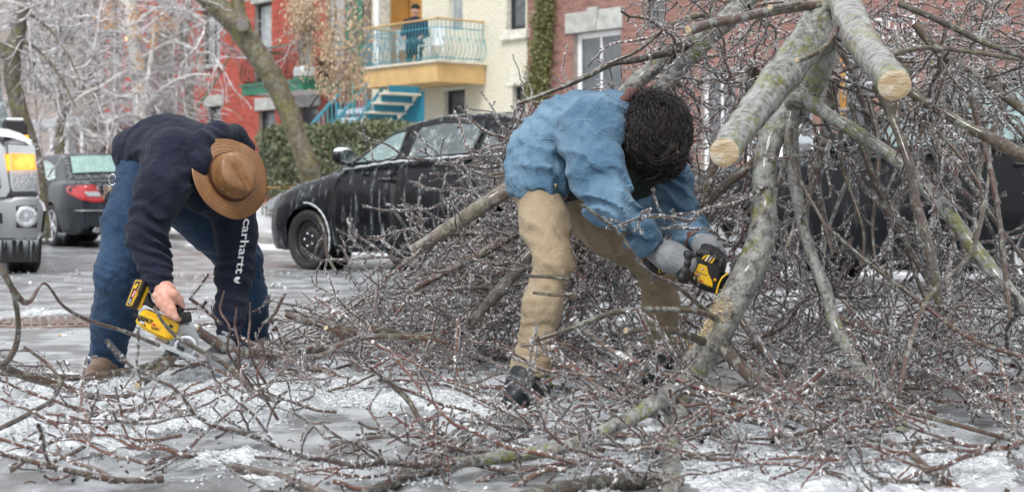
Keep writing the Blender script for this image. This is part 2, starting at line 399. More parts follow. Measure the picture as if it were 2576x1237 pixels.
# ================================================================ HOUSES
def bars(mb, x0, x1, z0, z1, y0, y1, w, m=0):
    mb.bbox((x0, y0, z0), (x0 + w, y1, z1), .008, m); mb.bbox((x1 - w, y0, z0), (x1, y1, z1), .008, m)
    mb.bbox((x0 + w, y0 + .002, z0), (x1 - w, y1 - .002, z0 + w), .008, m); mb.bbox((x0 + w, y0 + .002, z1 - w), (x1 - w, y1 - .002, z1), .008, m)
class House:
    """front wall in the plane b = 20.6, local origin at a0"""
    def __init__(s, name, a0, a1, z1, mat, label, cat='house', bw=.21, bh=.066, near=None, depth=9.0, group=None):
        s.a0, s.a1, s.z1, s.mat, s.bw, s.bh = a0, a1, z1, mat, bw, bh; s.open = []; s.near = near
        s.e = empty(name, tuple(stw(a0, 20.6)), SA, label=label, cat=cat, group=group); s.depth = depth
    def hole(s, a0, a1, z0, z1): s.open.append((a0 - s.a0, a1 - s.a0, z0, z1)); return s.open[-1]
    def window(s, a0, a1, z0, z1, fm, pm, mull=1, trans=None, sill=None, lintel=None, w=.07, curtain=True, inset=.12, lab=None):
        x0, x1, z0, z1 = s.hole(a0, a1, z0, z1)
        mb = MB(); bars(mb, x0 + .002, x1 - .002, z0 + .002, z1 - .002, inset, inset + .07, w)
        for i in range(mull):
            c = x0 + (x1 - x0) * (i + 1) / (mull + 1); mb.bbox((c - .025, inset + .004, z0 + w), (c + .025, inset + .06, z1 - w), .006)
        if trans: zt = z0 + (z1 - z0) * trans; mb.bbox((x0 + w, inset - .006, zt - .03), (x1 - w, inset + .05, zt + .03), .006)
        f = mb.build('window', fm, s.e)
        if lab: f['label'] = lab
        for i in range(mull + 1):
            c0 = x0 + w + (x1 - x0 - 2 * w) * i / (mull + 1); c1 = x0 + w + (x1 - x0 - 2 * w) * (i + 1) / (mull + 1)
            MB().box((c0 + .01, inset + .03, z0 + w), (c1 - .01, inset + .036, z1 - w)).build('pane', pm, f)
        if sill: MB().bbox((x0 - .12, -.10, z0 - sill[1]), (x1 + .12, .11, z0 - .002), .015).build('sill', sill[0], f)
        if lintel: MB().bbox((x0 - .15, -.035, z1 + .002), (x1 + .15, .10, z1 + lintel[1]), .012).build('lintel', lintel[0], f)
        return f
    def finish(s, zb=0.0):
        W = s.a1 - s.a0
        xs = sorted({0, W, *[v for o in s.open for v in o[:2]]}); zs = sorted({-.05, s.z1, *[v for o in s.open for v in o[2:]]})
        mb = MB()
        for i in range(len(xs) - 1):
            for j in range(len(zs) - 1):
                cx, cz = (xs[i] + xs[i + 1]) / 2, (zs[j] + zs[j + 1]) / 2
                if any(o[0] < cx < o[1] and o[2] < cz < o[3] for o in s.open): continue
                mb.box((xs[i], .012, zs[j]), (xs[i + 1], .30, zs[j + 1]))
        for x in (.001, W - .101): mb.box((x, .301, -.05), (x + .10, s.depth, s.z1))
        mb.box((.1, s.depth - .1, -.05), (W - .1, s.depth, s.z1 - .01)); mb.box((-.02, .0, s.z1), (W + .02, s.depth, s.z1 + .25))
        mb.build('wall', M_MORT if s.mat is not M_CREAM else M_ROUGHST, s.e)
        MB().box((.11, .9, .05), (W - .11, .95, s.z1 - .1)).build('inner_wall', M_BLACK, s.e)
        if s.bw is None: return
        # bricks: the ones that show largest (nearest the near-side end) are parts, the rest one mesh
        rects = []
        r = random.Random(5); nrow = int((s.z1 - zb) / s.bh)
        for j in range(nrow):
            z0 = zb + j * s.bh; x = -(j % 2) * s.bw / 2
            while x < W - .02:
                a, b = max(x, .001) + .005, min(x + s.bw, W) - .005; x += s.bw
                if b - a < .03: continue
                segs = [(a, b)]
                for o in s.open:
                    if o[2] < z0 + s.bh * .8 and o[3] > z0 + s.bh * .2:
                        ns = []
                        for (p, q) in segs:
                            if q <= o[0] or p >= o[1]: ns.append((p, q)); continue
                            if o[0] - p > .03: ns.append((p, o[0] - .002))
                            if q - o[1] > .03: ns.append((o[1] + .002, q))
                        segs = ns
                for (p, q) in segs: rects.append((p, q, z0 + .004, z0 + s.bh - .005))
        def visible(t):     # inside the picture, roughly
            w = stw(s.a0 + t[0], 20.6, t[2]); px = CX + F * w.x / w.y; py = HY - F * (w.z - CH) / w.y
            return -20 < px < 2600 and -20 < py < s.near[1] and (s.near[0] < px < s.near[2])
        cand = [t for t in rects if s.near and visible(t) and t[1] - t[0] > s.bw * .8]
        cand.sort(key=lambda t: -t[0]); pick = set(cand[:290])
        fam = [(0, 1, 2, 3), (0, 1, 5, 4), (3, 2, 6, 7), (0, 3, 7, 4), (1, 2, 6, 5)]
        V = []; 
        def bverts(t, pr, cx=0, cz=0):
            a, b, z0, z1 = t; a -= cx; b -= cx; z0 -= cz; z1 -= cz
            return [(a, -pr, z0), (b, -pr, z0), (b, -pr, z1), (a, -pr, z1), (a, .013, z0), (b, .013, z0), (b, .013, z1), (a, .013, z1)]
        shared = []
        for k in range(3):
            me = bpy.data.meshes.new('brick'); hw = s.bw / 2 - .005; hh = s.bh / 2 - .0045
            me.from_pydata(bverts((-hw, hw, -hh, hh), .003 + .002 * k), [], fam); me.materials.append(s.mat); shared.append(me)
        for t in rects:
            if t in pick:
                o = bpy.data.objects.new('brick', r.choice(shared)); col.objects.link(o); o.parent = s.e
                o.location = ((t[0] + t[1]) / 2, 0, (t[2] + t[3]) / 2)
            else: V += bverts(t, r.choice((.002, .005, .008)))
        n = len(V) // 8
        if n:
            base = np.arange(n)[:, None, None] * 8 + np.array(fam)[None]
            link_mesh('brickwork', np_mesh('brickwork', np.array(V), base.reshape(-1, 4), s.mat, False), s.e, kind='stuff')

def A_(x, b=20.6): return fa(x, 0, b)[0]
def Z_(x, y, b=20.6): return fa(x, y, b)[1]
# ---------------- white (cream) house
WH = House('row_house', A_(936), A_(1326), 9.5, M_CREAM, 'cream painted brick row house with blue curved balcony rail and ochre deck', near=(1060, 300, 1326))
WH.window(A_(1128), A_(1164), Z_(1146, 78), 7.0, M_GREYP, M_PANEL, 0, sill=None, w=.05)
WH.window(A_(1274), A_(1324) - .02, Z_(1300, 76), 7.2, M_BLACK, M_PANE, 0, sill=(M_ROUGHST, .20), w=.08)
WH.window(A_(1116), A_(1170), .9, Z_(1143, 226), M_BLACK, M_PANE, 0, trans=.42, w=.08)
WH.window(A_(1288), A_(1324) - .02, .9, Z_(1306, 216), M_BLACK, M_PANE, 0, lintel=(M_ROUGHST, .3), w=.06)
WH.window(A_(1038), A_(1098), .5, Z_(1060, 309), M_BLACK, M_PANE, 0, w=.06)
x0, x1, z0, z1 = WH.hole(A_(955), A_(1062), 3.56, 7.0)
mb = MB(); n = 16                                   # recessed porch lined with boards
for i in range(n): q = x0 + (x1 - x0 - .02) * .62 * i / n; mb.bbox((q + .003, .84, z0), (q + (x1 - x0) * .62 / n - .003, .88, z1), .004)
for i in range(6): mb.bbox((x0 + .004, .31 + i * .085, z0), (x0 + .024, .39 + i * .085, z1), .004)
mb.build('porch_boards', M_OCHREW, WH.e)
MB().bbox((x0 + (x1 - x0) * .64, .80, z0), (x1 - .02, .86, z1 - .3), .01).build('door', M_BLACK, WH.e)
MB().bbox((x0 + (x1 - x0) * .42, .70, z0 + .9), (x0 + (x1 - x0) * .62, .80, z0 + 1.3), .01).build('letter_box', M_BLACK, WH.e)
MB().bbox((x0 - .14, -.05, z0), (x0 - .003, .05, z1), .01).build('door_post', M_WHITE, WH.e)
WH.finish()

def bulge_rail(parent, pts, z0, z1, mat, railmat, gap=.11, bulge=.10, scroll=False, toprail=None):
    """curved 'belly' balusters along a polyline of (a, b) points in parent's frame"""
    tops = []
    for k in range(len(pts) - 1):
        p, q = Vector(pts[k]), Vector(pts[k + 1]); d = q - p; L = d.length; d.normalize(); nrm = Vector((d.y, -d.x)); n = max(2, int(L / gap)); h = z1 - z0
        mb = MB()
        for z_ in (z0 + .06, z1 - .16 if scroll else z1 - .10): mb.tube([(*(p), z_), (*(q), z_)], .011, 6)
        mb.build('rail', mat, parent)
        for i in range(n + 1):
            c = p + d * (L * i / n)
            prof = [(0, 0), (.02, .10), (bulge, .24), (bulge * .95, .40), (.015, .62), (0, .75), (0, 1)]
            path = smooth_path([(c.x + nrm.x * o, c.y + nrm.y * o, z0 + h * t) for o, t in prof], 2)
            b_ = MB().tube(path, .0085, 5)
            if scroll and i % 2:
                for t0, sg in ((.48, 1), (.48, -1)):
                    sp = []
                    for q_ in range(9):
                        an = q_ / 8 * 1.5 * math.pi; rr = .05 * (1 - q_ / 11)
                        sp.append((c.x + d.x * sg * (rr * math.sin(an)) + nrm.x * .05, c.y + d.y * sg * rr * math.sin(an) + nrm.y * .05, z0 + h * t0 + .05 - rr * math.cos(an)))
                    b_.tube(sp, .006, 4)
            b_.build('baluster', mat, parent)
        w = .035; mb = MB(); M = Matrix.Translation((p.x, p.y, 0)) @ Matrix.Rotation(math.atan2(d.y, d.x), 4, 'Z')
        mb.bbox((-w, -w, z1), (L + w, w, z1 + .035), .008, 0, M); mb.build('handrail', railmat, parent)
def balcony(name, label, a0, a1, b0, zt, zb, deckm, fasm, railm, topm, h, gap, scroll, flange=.05):
    e = empty(name, tuple(stw(a0, b0)), SA, label=label, cat='balcony'); W = a1 - a0; D = 20.58 - b0
    n = 12; 
    for i in range(n):
        MB().bbox((-.06, -.06 + (D + .05) * i / n + .003, zt - .05), (W + .06, -.06 + (D + .05) * (i + 1) / n - .003, zt), .006).build('plank', deckm, e)
    mb = MB(); mb.bbox((0, 0, zb), (W, .04, zt - .052), .006); mb.bbox((0, .042, zb), (.04, D - .01, zt - .052), .006); mb.bbox((W - .04, .042, zb), (W, D - .01, zt - .052), .006)
    mb.build('fascia', fasm, e); MB().box((.045, .045, zb + .03), (W - .045, D - .02, zb + .05)).build('soffit', fasm if fasm is M_OCHRE else M_WHITE, e)
    bulge_rail(e, [(.02, D - .06), (.02, .03), (W - .02, .03), (W - .02, D - .06)], zt, zt + h, railm, topm, gap, scroll=scroll)
    r = random.Random(3); V = []; Fq = []
    for i in range(150):
        x = r.uniform(0, W); l = r.uniform(.02, .14); w = r.uniform(.004, .010)
        if r.random() < .3: c = (W + .055, r.uniform(0, D - .1))
        else: c = (x, -.055)
        k = len(V); z = zt - .045; V += [(c[0] - w, c[1], z), (c[0] + w, c[1], z), (c[0], c[1] - w, z), (c[0], c[1], z - l)]; Fq += [(k, k + 1, k + 3), (k + 1, k + 2, k + 3), (k + 2, k, k + 3)]
    link_mesh('icicles', np_mesh('icicles', np.array(V), np.array(Fq), ICE), e, kind='stuff'); return e
balcony('balcony', 'ochre balcony with turquoise wrought iron rail on the cream house', -28.05, -25.4, 19.3, 3.59, 3.14, M_TREAD, M_OCHRE, M_BLUELT, M_OCHRE, .84, .105, True)
balcony('balcony', 'green balcony with black curved iron rail on the red brick house', -33.2, -30.45, 19.25, 3.50, 3.24, M_GREEN, M_GREEN, M_BLACK, M_GREEN, .80, .11, False)
# things on the balconies
cr = MB(); cr.bbox((-.25, -.18, 0), (.25, .18, .28), .04); cr.bbox((-.22, -.15, .28), (.22, .15, .30), .01)
o = cr.build('storage_bin', M_WHITE, label='pale storage bin behind the black balcony rail', cat='bin'); o.location = tuple(stw(-30.9, 19.6, 3.52)); o.rotation_euler = (0, 0, SA)
pl = empty('wicker_planter', tuple(stw(-30.75, 20.1, 3.505)), SA, label='dark square planter standing on the green balcony', cat='planter')
MB().lathe([(.2, 0), (.22, .02), (.28, .5), (.30, .52), (.27, .55), (.24, .53)], 4).build('pot', simple('dark_wicker', (.09, .05, .035), .7), pl)
MB().lathe([(0, .5), (.24, .5)], 4).build('soil', M_EARTH, pl)
for i, (a_, b_) in enumerate(((-26.4, 19.9), (-27.3, 20.0))):
    e = empty('patio_chair', tuple(stw(a_, b_, 3.595)), SA + 1.9 * i, label='white slatted chair behind the turquoise rail, near the corner' if i == 0 else 'white slatted chair by the porch doorway', cat='chair', group='chairs on the cream house balcony')
    for k in range(5): MB().bbox((-.2 + .085 * k, -.2, .38), (-.135 + .085 * k, .2, .40), .005).build('slat', M_WHITE, e)
    for k in range(5): MB().bbox((-.2 + .085 * k, .19, .42), (-.135 + .085 * k, .215, .80), .005).build('slat', M_WHITE, e)
    for sx in (-.19, .19):
        for sy in (-.19, .19): MB().tube([(sx, sy, 0), (sx, sy, .38)], .012, 6).build('leg', M_WHITE, e)

# ---------------- red brick house
RH = House('row_house', A_(440), A_(915), 9.5, M_RED, 'red brick row house with green balcony and narrow black windows', near=(560, 330, 915))
RH.window(A_(509), A_(553), Z_(530, 163), Z_(530, 24), M_BLACK, M_PANEL, 1, trans=.62, lintel=(M_STONE, .22), sill=(M_STONE, .12), w=.06)
RH.window(A_(640), A_(683), Z_(660, 215), Z_(660, 8), M_BLACK, M_PANEL, 0, trans=.4, lintel=(M_STONE, .2), w=.07)
RH.window(A_(751), A_(786), 3.52, Z_(770, -40), M_BLACK, M_PANEL, 0, trans=.7, lintel=(M_STONE, .2), w=.07)
RH.window(A_(822), A_(866), 3.52, Z_(840, -30), M_GREYP, M_GREYP, 0, trans=.45, w=.09)
RH.window(A_(650), A_(692), 1.1, Z_(668, 278), M_BLACK, M_PANE, 0, lintel=(M_STONE, .32), w=.07)
RH.window(A_(752), A_(800), .25, Z_(775, 268), M_BLACK, M_PANE, 0, lintel=(M_STONE, .3), w=.07)
RH.window(A_(818), A_(868), .25, Z_(840, 262), M_BLACK, M_PANE, 0, w=.07)
RH.window(A_(520), A_(556), .9, Z_(538, 268), M_BLACK, M_PANE, 0, lintel=(M_STONE, .3), w=.06)
RH.window(A_(446), A_(462), Z_(455, 130), Z_(455, 60), M_BLACK, M_PANEL, 0, w=.05)
mb = MB()
for q in (A_(876), A_(912)): mb.bbox((q - RH.a0 - .05, -.06, 3.4), (q - RH.a0 + .05, -.004, 7.2), .01)
mb.bbox((A_(876) - RH.a0 + .05, -.05, 3.5), (A_(912) - RH.a0 - .05, -.01, 7.0), .01); mb.build('green_doorway', M_GREEN, RH.e)
MB().bbox((A_(888) - RH.a0, -.09, 0), (A_(899) - RH.a0, -.05, 6.9), .01).build('downpipe', M_GREEN, RH.e)
RH.finish()
# ---------------- brown brick house
BH = House('row_house', A_(1327), A_(1705), 9.5, M_BROWN, 'brown brick row house with keystone lintel over a white framed window', near=(1327, 520, 1710))
f = BH.window(A_(1441), A_(1562), .9, Z_(1500, 78), M_WHITE, M_PANE, 1, w=.11, lab='white framed double window under the keystone')
xa, xb, zl = A_(1424) - BH.a0, A_(1567) - BH.a0, Z_(1500, 78) + .003; xm = (xa + xb) / 2
I3 = Matrix.Translation((0, -.035, 0))
MB().prism([(xa, zl), (xm - .09, zl), (xm - .16, zl + .40), (xa, zl + .40)], I3, .12, 0, .008).build('lintel_stone', M_STONE, BH.e)
MB().prism([(xb, zl), (xb, zl + .40), (xm + .16, zl + .40), (xm + .09, zl)], I3, .12, 0, .008).build('lintel_stone', M_STONE, BH.e)
MB().prism([(xm - .085, zl), (xm + .085, zl), (xm + .155, zl + .46), (xm - .155, zl + .46)], Matrix.Translation((0, -.06, 0)), .15, 0, .01).build('keystone', M_STONE, BH.e)
BH.window(A_(1618), A_(1672), 3.9, 6.5, M_BLACK, M_PANE, 0, w=.07, lintel=(M_STONE, .3))
BH.finish()
# ---------------- porch house behind the tangle, dark brick
PH = House('row_house', A_(1707), A_(2250), 9.5, M_BROWN, 'brown brick row house with white porch railing behind the fallen crown', near=(1707, 400, 2300))
PH.window(A_(1760), A_(1850), 1.0, 3.0, M_WHITE, M_PANE, 1, w=.09); PH.window(A_(2100), A_(2200), .4, 3.4, M_OCHREW, M_PANE, 0, w=.12)
PH.window(A_(1960), A_(2040), 1.0, 3.0, M_WHITE, M_PANE, 1, w=.09)
PH.finish()
BK = House('row_house', A_(2252), A_(2700), 9.5, M_BROWN, 'brown brick row house at the right edge, mostly hidden by icy twigs', near=None)
BK.window(A_(2330), A_(2420), 1.0, 3.0, M_WHITE, M_PANE, 1, w=.09); BK.finish()
def straight_rail(name, label, P, Q, h, mat, gap, rr=.012, posts=True):
    e = empty(name, tuple((P + Q) / 2), 0, label=label, cat='railing'); c = (P + Q) / 2; P = P - c; Q = Q - c; n = max(2, int((Q - P).length / gap))
    MB().tube([P + Vector((0, 0, h)), Q + Vector((0, 0, h))], rr * 2, 8).build('handrail', mat, e); MB().tube([P + Vector((0, 0, .08)), Q + Vector((0, 0, .08))], rr, 6).build('rail', mat, e)
    for i in range(n + 1): q = P.lerp(Q, i / n); MB().tube([q, q + Vector((0, 0, h))], rr * (1.7 if i in (0, n) and posts else .8), 5).build('baluster', mat, e)
    return e
straight_rail('porch_railing', 'white railing of closely set bars behind the large cut branch end', stw(A_(2130, 18), 18, 2.3), stw(A_(2300, 18), 18, 2.3), .95, M_WHITE, .10)
straight_rail('porch_railing', 'grey upright bars of the porch behind the big leaning limb', stw(A_(1830, 18.5), 18.5, 1.7), stw(A_(2040, 18.5), 18.5, 1.7), 1.1, M_GREYP, .12)
pd = empty('porch_deck', tuple(stw(A_(1800, 18), 18)), SA, label='raised porch deck under the railings, brown house on the right', cat='porch')
WD = A_(2320, 18) - A_(1800, 18)
for i in range(14): MB().bbox((0, .02 + i * .18, 1.55), (WD, .19 + i * .18, 1.66), .01).build('plank', M_GREYP, pd)
for i in range(7): MB().bbox((WD * i / 6 - .05, .03, 0), (WD * i / 6 + .05, .13, 1.55), .01).build('post', M_WHITE, pd)
# ---------------- far houses on the left
FH = House('row_house', A_(262), A_(398), 9.5, M_RED, 'far red brick house half hidden by the white barked tree', near=None)
FH.window(A_(350), A_(385), Z_(366, 262), Z_(366, 165), M_GREYP, M_PANEL, 0, w=.08, lintel=(M_STONE, .3)); FH.window(A_(350), A_(390), .7, Z_(366, 300), M_BLACK, M_PANE, 0, w=.07)
FH.window(A_(276), A_(306), 3.6, 6.0, M_WHITE, M_PANE, 0, w=.07); FH.window(A_(350), A_(385), 7.0, 8.6, M_GREYP, M_PANEL, 0, w=.08); FH.finish()
GP = House('stair_recess', A_(400), A_(438), 8.8, M_BLACK, 'dark recess with black landings between the red houses', 'building', bw=None)
GP.hole(A_(404), A_(434), 3.3, 6.0); GP.finish()
MB().bbox((.05, -.9, 3.1), (A_(438) - A_(400) - .05, -.02, 3.3), .02).build('landing', M_BLACK, GP.e)
LH = House('row_house', A_(40), A_(258), 9.0, M_GREYW, 'pale grey house with white porch columns beyond the truck', bw=None)
for x in (60, 120, 205): LH.window(A_(x), A_(x + 36), 4.2, 6.4, M_WHITE, M_PANE, 1, trans=.5, w=.07, lintel=(M_STONE, .2))
LH.window(A_(150), A_(185), .4, 3.0, M_BLACK, M_PANE, 0, w=.07); LH.window(A_(60), A_(100), .9, 3.0, M_WHITE, M_PANE, 1, w=.07); LH.finish()
pc = empty('white_porch', tuple(stw(A_(60, 19.2), 19.2)), SA, label='white columned porch in front of the pale grey house', cat='porch')
for i in range(7):
    x = i * 1.05; MB().lathe([(.10, .5), (.10, .6), (.075, .65), (.065, 2.7), (.10, 2.75), (.10, 2.85)], 12, Matrix.Translation((x, 0, 0))).build('column', M_WHITE, pc)
MB().bbox((-.2, -.15, 2.85), (6.5, 1.3, 3.1), .02).build('porch_roof', M_GREYP, pc); MB().bbox((-.2, -.15, 0), (6.5, 1.3, .5), .02).build('porch_base', M_GREYP, pc)
for (x0_, x1_, h_, mm, lab) in ((-400, 36, 8.5, M_RED, 'distant red brick house at the left edge'),):
    DH = House('row_house', A_(x0_) if x0_ > -300 else -75, A_(x1_), h_, mm, lab, bw=None)
    DH.mat = mm
    for k in range(5): q = DH.a1 - 1.4 - k * 3.2; DH.window(q - 1.0, q, 4.2, 6.3, M_WHITE, M_PANE, 1, w=.08, lintel=(M_STONE, .25))
    DH.finish(); DH.e.children[-2].data.materials[0] = M_RED
# street end, far behind the trees
for i, (X, Y, W, H, mm, lab) in enumerate(((-34, 84, 16, 9, M_GREYW, 'grey distant block closing the street behind the bare trees'), (-62, 96, 20, 8, M_RED, 'red distant block far beyond the truck'))):
    e = empty('apartment_block', (X, Y, 0), .3, label=lab, cat='building'); mb = MB(); mb.box((0, 0, 0), (W, 9, H)); mb.bbox((-.2, -.2, H), (W + .2, 9.2, H + .3), .03); mb.build('wall', mm, e)
    for k in range(int(W / 2.2)):
        for z in (1.0, 4.0): f = MB().bbox((.7 + k * 2.2, -.05, z), (1.7 + k * 2.2, .02, z + 1.6), .02).build('window', M_WHITE, e); MB().box((.8 + k * 2.2, -.06, z + .1), (1.6 + k * 2.2, -.052, z + 1.5)).build('pane', M_PANE, f)
# porch lamp, lit
pl = empty('wall_lamp', tuple(stw(A_(352), 20.25, Z_(352, 100))), SA, label='lit globe lamp glowing orange beside the far red house', cat='lamp')
MB().ball(Vector((0, 0, 0)), .10, 10).build('lamp_globe', glow('lamp_glow', (1, .55, .18), 5), pl); MB().tube([(0, 0, .09), (0, .1, .2), (0, .36, .2)], .02, 6).build('bracket', M_BLACK, pl)
# stoop of the red far house with rail
straight_rail('stair_rail', 'thin black sloping handrail at the far red house steps', stw(A_(235, 18), 18, .9), stw(A_(300, 19.8), 19.8, 1.9), .8, M_BLACK, .25)

# ---------------- blue outside stair of the cream house
stt = empty('outside_staircase', tuple(stw(-27.3, 18.8)), SA, label='turquoise outside staircase with cream treads below the ochre balcony', cat='staircase')
t0 = fa(1018, 219, 19.0)[0] + 27.3
for i in range(16):
    z = 2.93 - i * .185; x = t0 - i * .27
    MB().bbox((x - .31, -.25, z - .045), (x + .02, .62, z), .012).build('tread', M_TREAD, stt)
    if i < 4: MB().box((x - .02, -.2, z), (x + .0, .6, z + .145)).build('riser', M_BLUE, stt)
mb = MB(); P0 = Vector((t0 + .05, .66, 3.0)); P1 = Vector((t0 - 4.1, .66, .15))
mb.prism([(P0.x, P0.z), (P0.x, P0.z - .75), (P1.x, P1.z - .2), (P1.x, P1.z + .1)], Matrix.Translation((0, .64, 0)), .04, 0, .005); mb.build('stringer', M_BLUE, stt)
for (y_, pA, pB) in ((-.28, (924, 210), (828, 326)), (.66, (1000, 175), (905, 296)), (-1.25, (893, 189), (771, 329))):
    e0 = stt if y_ > -1 else empty('stair_handrail', tuple(stw(-27.3, 18.8)), SA, label='turquoise sloping handrail left of the cream stair treads', cat='railing')
    bq = 18.8 + y_; A0, Z0 = fa(*pA, bq); A1, Z1 = fa(*pB, bq); d = Vector((A1 - A0, 0, Z1 - Z0)); P = Vector((A0 + 27.3, y_, Z0)); Q = P + d * 1.45
    MB().tube([P, Q], .035, 8).build('handrail', M_BLUELT, e0)
    n = 17
    for i in range(n):
        c = P.lerp(Q, (i + .5) / n); b_ = MB().tube([c, c - Vector((0, 0, .40)), c - Vector((0, -.03, .72))], .010, 5)
        if i % 2 and y_ < 0: 
            sp = [c + Vector((.06 * math.sin(k), 0, -.38 + .06 * math.cos(k))) for k in np.linspace(0, 5.2, 9)]; b_.tube(sp, .008, 4)
        b_.build('baluster', M_BLUELT, e0)
e = empty('stair_handrail', tuple(stw(-30, 18.6)), SA, label='thin black sloping handrail in front of the green balcony', cat='railing')
A0, Z0 = fa(874, 146, 18.6); A1, Z1 = fa(755, 300, 18.6)
MB().tube([(A0 + 30, 0, Z0), (A1 + 30, 0, Z1), ((A1 - A0) * 1.3 + A0 + 30, 0, (Z1 - Z0) * 1.3 + Z0)], .022, 6).build('handrail', M_BLACK, e)
for i in range(8): c = Vector((A0 + 30, 0, Z0)).lerp(Vector(((A1 - A0) * 1.3 + A0 + 30, 0, (Z1 - Z0) * 1.3 + Z0)), (i + .5) / 8); MB().tube([c, c - Vector((0, 0, .75))], .01, 5).build('baluster', M_BLACK, e)
# slate-grey metal landing wall left of the stair (light panels behind the rails)
e = empty('slatted_screen', tuple(stw(A_(880), 20.3)), SA, label='pale grey slatted screen behind the turquoise stair rails', cat='screen')
for i in range(12): MB().bbox((-.1, 0, .5 + i * .2), (1.15, .04, .62 + i * .2), .01).build('slat', simple('pale_slat', (.6, .65, .7), .5) if i == 0 else bpy.data.materials['pale_slat'], e)
for x in (-.12, 1.15): MB().bbox((x, -.01, 0), (x + .05, .05, 3.0), .01).build('post', M_BLUE, e)
# manhole cover and cigarette end on the road
mh = gnd(133, 812, .006); e = empty('manhole_cover', tuple(mh), .3, label='ribbed rusty manhole cover in the road left of the jeans', cat='manhole cover')
M_RUST = simple('rusty_iron', (.14, .085, .065), .4, var=.5, sc_=12, bump=.5, coat=.4)
MB().lathe([(.001, .012), (.36, .012), (.38, .008), (.38, -.01)], 40).build('lid', M_RUST, e)
for i in range(-6, 7):
    h_ = math.sqrt(.35 ** 2 - (i * .05) ** 2)
    for k in range(-6, 7):
        if abs(k * .055) < h_ - .03: MB().bbox((i * .05 - .017, k * .055 - .02, .012), (i * .05 + .017, k * .055 + .02, .02), .004).build('rib', M_RUST, e)
cb = gnd(160, 843, .03); e = empty('cigarette_end', tuple(cb), .2, label='cigarette end lying on the wet road by the manhole', cat='cigarette end')
MB().tube([(-.012, 0, 0), (.02, 0, 0)], .005, 8).build('paper', M_WHITE, e); MB().tube([(-.03, 0, 0), (-.012, 0, 0)], .0052, 8).build('filter', M_OCHRE, e)
# ================================================================ VEHICLES
def mk_paint(name, c, ice=.5):
    m = NT(name); st = m.noise(9, 5, .7, .2, m.coord((1.6, 1.6, .16))); fr = m.noise(26, 4, .7); geo = m.n('NewGeometry'); sx = m.n('SeparateXYZ')
    m.l(geo.outputs['Normal'], sx.inputs[0]); up = m.ramp(sx.outputs[2], (.45, 0.), (.85, 1.))
    s = m.ramp(st, (.55, 0.), (.66, ice)); g = m.math('MULTIPLY', m.ramp(fr, (.48, 0.), (.62, 1.)), m.math('MULTIPLY', up, .55))
    f = m.math('MAXIMUM', m.math('MULTIPLY', s, m.ramp(fr, (.4, .15), (.6, 1.))), g)
    m.set(col=m.mix(f, c, (.50, .53, .56)), rough=m.ramp(f, (0, .16), (1, .35)), spec=.16, coat=.14, coatr=.04, normal=m.bump(fr, .10, .003)); return m.mat
P_BLACK = mk_paint('black_car_paint', (.008, .009, .011), .55); P_BLACK2 = mk_paint('plain_black_car_paint', (.005, .006, .008), .08); P_GREY = mk_paint('dark_grey_car_paint', (.028, .032, .04), .12)
P_WHITE = mk_paint('white_car_paint', (.75, .76, .78), .1)
RUBBER = simple('tyre_rubber', (.015, .015, .016), .6, sc_=12, bump=.3); ALLOY = simple('alloy', (.62, .63, .65), .22, .9, .05)
STEELW = simple('black_steel_wheel', (.02, .02, .022), .35, .3, .2); CHROME = simple('chrome', (.66, .68, .70), .12, 1., .12, 3)
PLASTIC = simple('black_plastic', (.012, .012, .013), .4, var=.3)
def frost(name, c):
    m = NT(name); f = m.noise(11, 5, .75, .4); g = m.noise(2.0, 3)
    m.set(col=m.mix(m.ramp(f, (.50, 0.), (.78, .6)), m.mix(g, c, tuple(x * .6 for x in c)), (.62, .78, .76)), rough=m.ramp(f, (.4, .08), (.7, .4)), spec=.8, coat=.7, coatr=.04); return m.mat
G_TEAL = frost('tinted_icy_glass', (.20, .30, .30)); G_REAR = frost('frosted_rear_glass', (.30, .50, .46)); G_DARK = frost('dark_icy_glass', (.07, .09, .10))
RED_L = NT('red_lamp'); RED_L.set(col=(.42, .006, .01), rough=.12, coat=1, emit=(.6, .01, .01), emits=.12); RED_L = RED_L.mat
CLEAR_L = simple('clear_lamp', (.55, .57, .6), .1, .6, .3, 40, coat=1)
ORANGE = glow('lit_turn_signal', (1, .30, .02), 1.4)
def mk_orange():
    m = NT('lit_amber_reflector'); v = m.n('TexVoronoi'); v.inputs['Scale'].default_value = 30; m.l(m.coord(), v.inputs[0])
    mp = m.n('Mapping'); mp.inputs['Location'].default_value = (-.55, -.5, -.5); mp.vector_type = 'POINT'; m.l(m._tc.outputs['Generated'], mp.inputs[0]); ln = m.n('VectorMath', operation='LENGTH'); m.l(mp.outputs[0], ln.inputs[0])
    r = m.math('ADD', ln.outputs['Value'], m.math('MULTIPLY', v.outputs['Distance'], .22))
    c = m.ramp(r, (.24, (1., .86, .50)), (.46, (1., .48, .08)), (.80, (.60, .15, .012))); m.set(col=(.6, .22, .03), emit=c, emits=1.9, rough=.15, coat=1); return m.mat
AMBER = mk_orange()

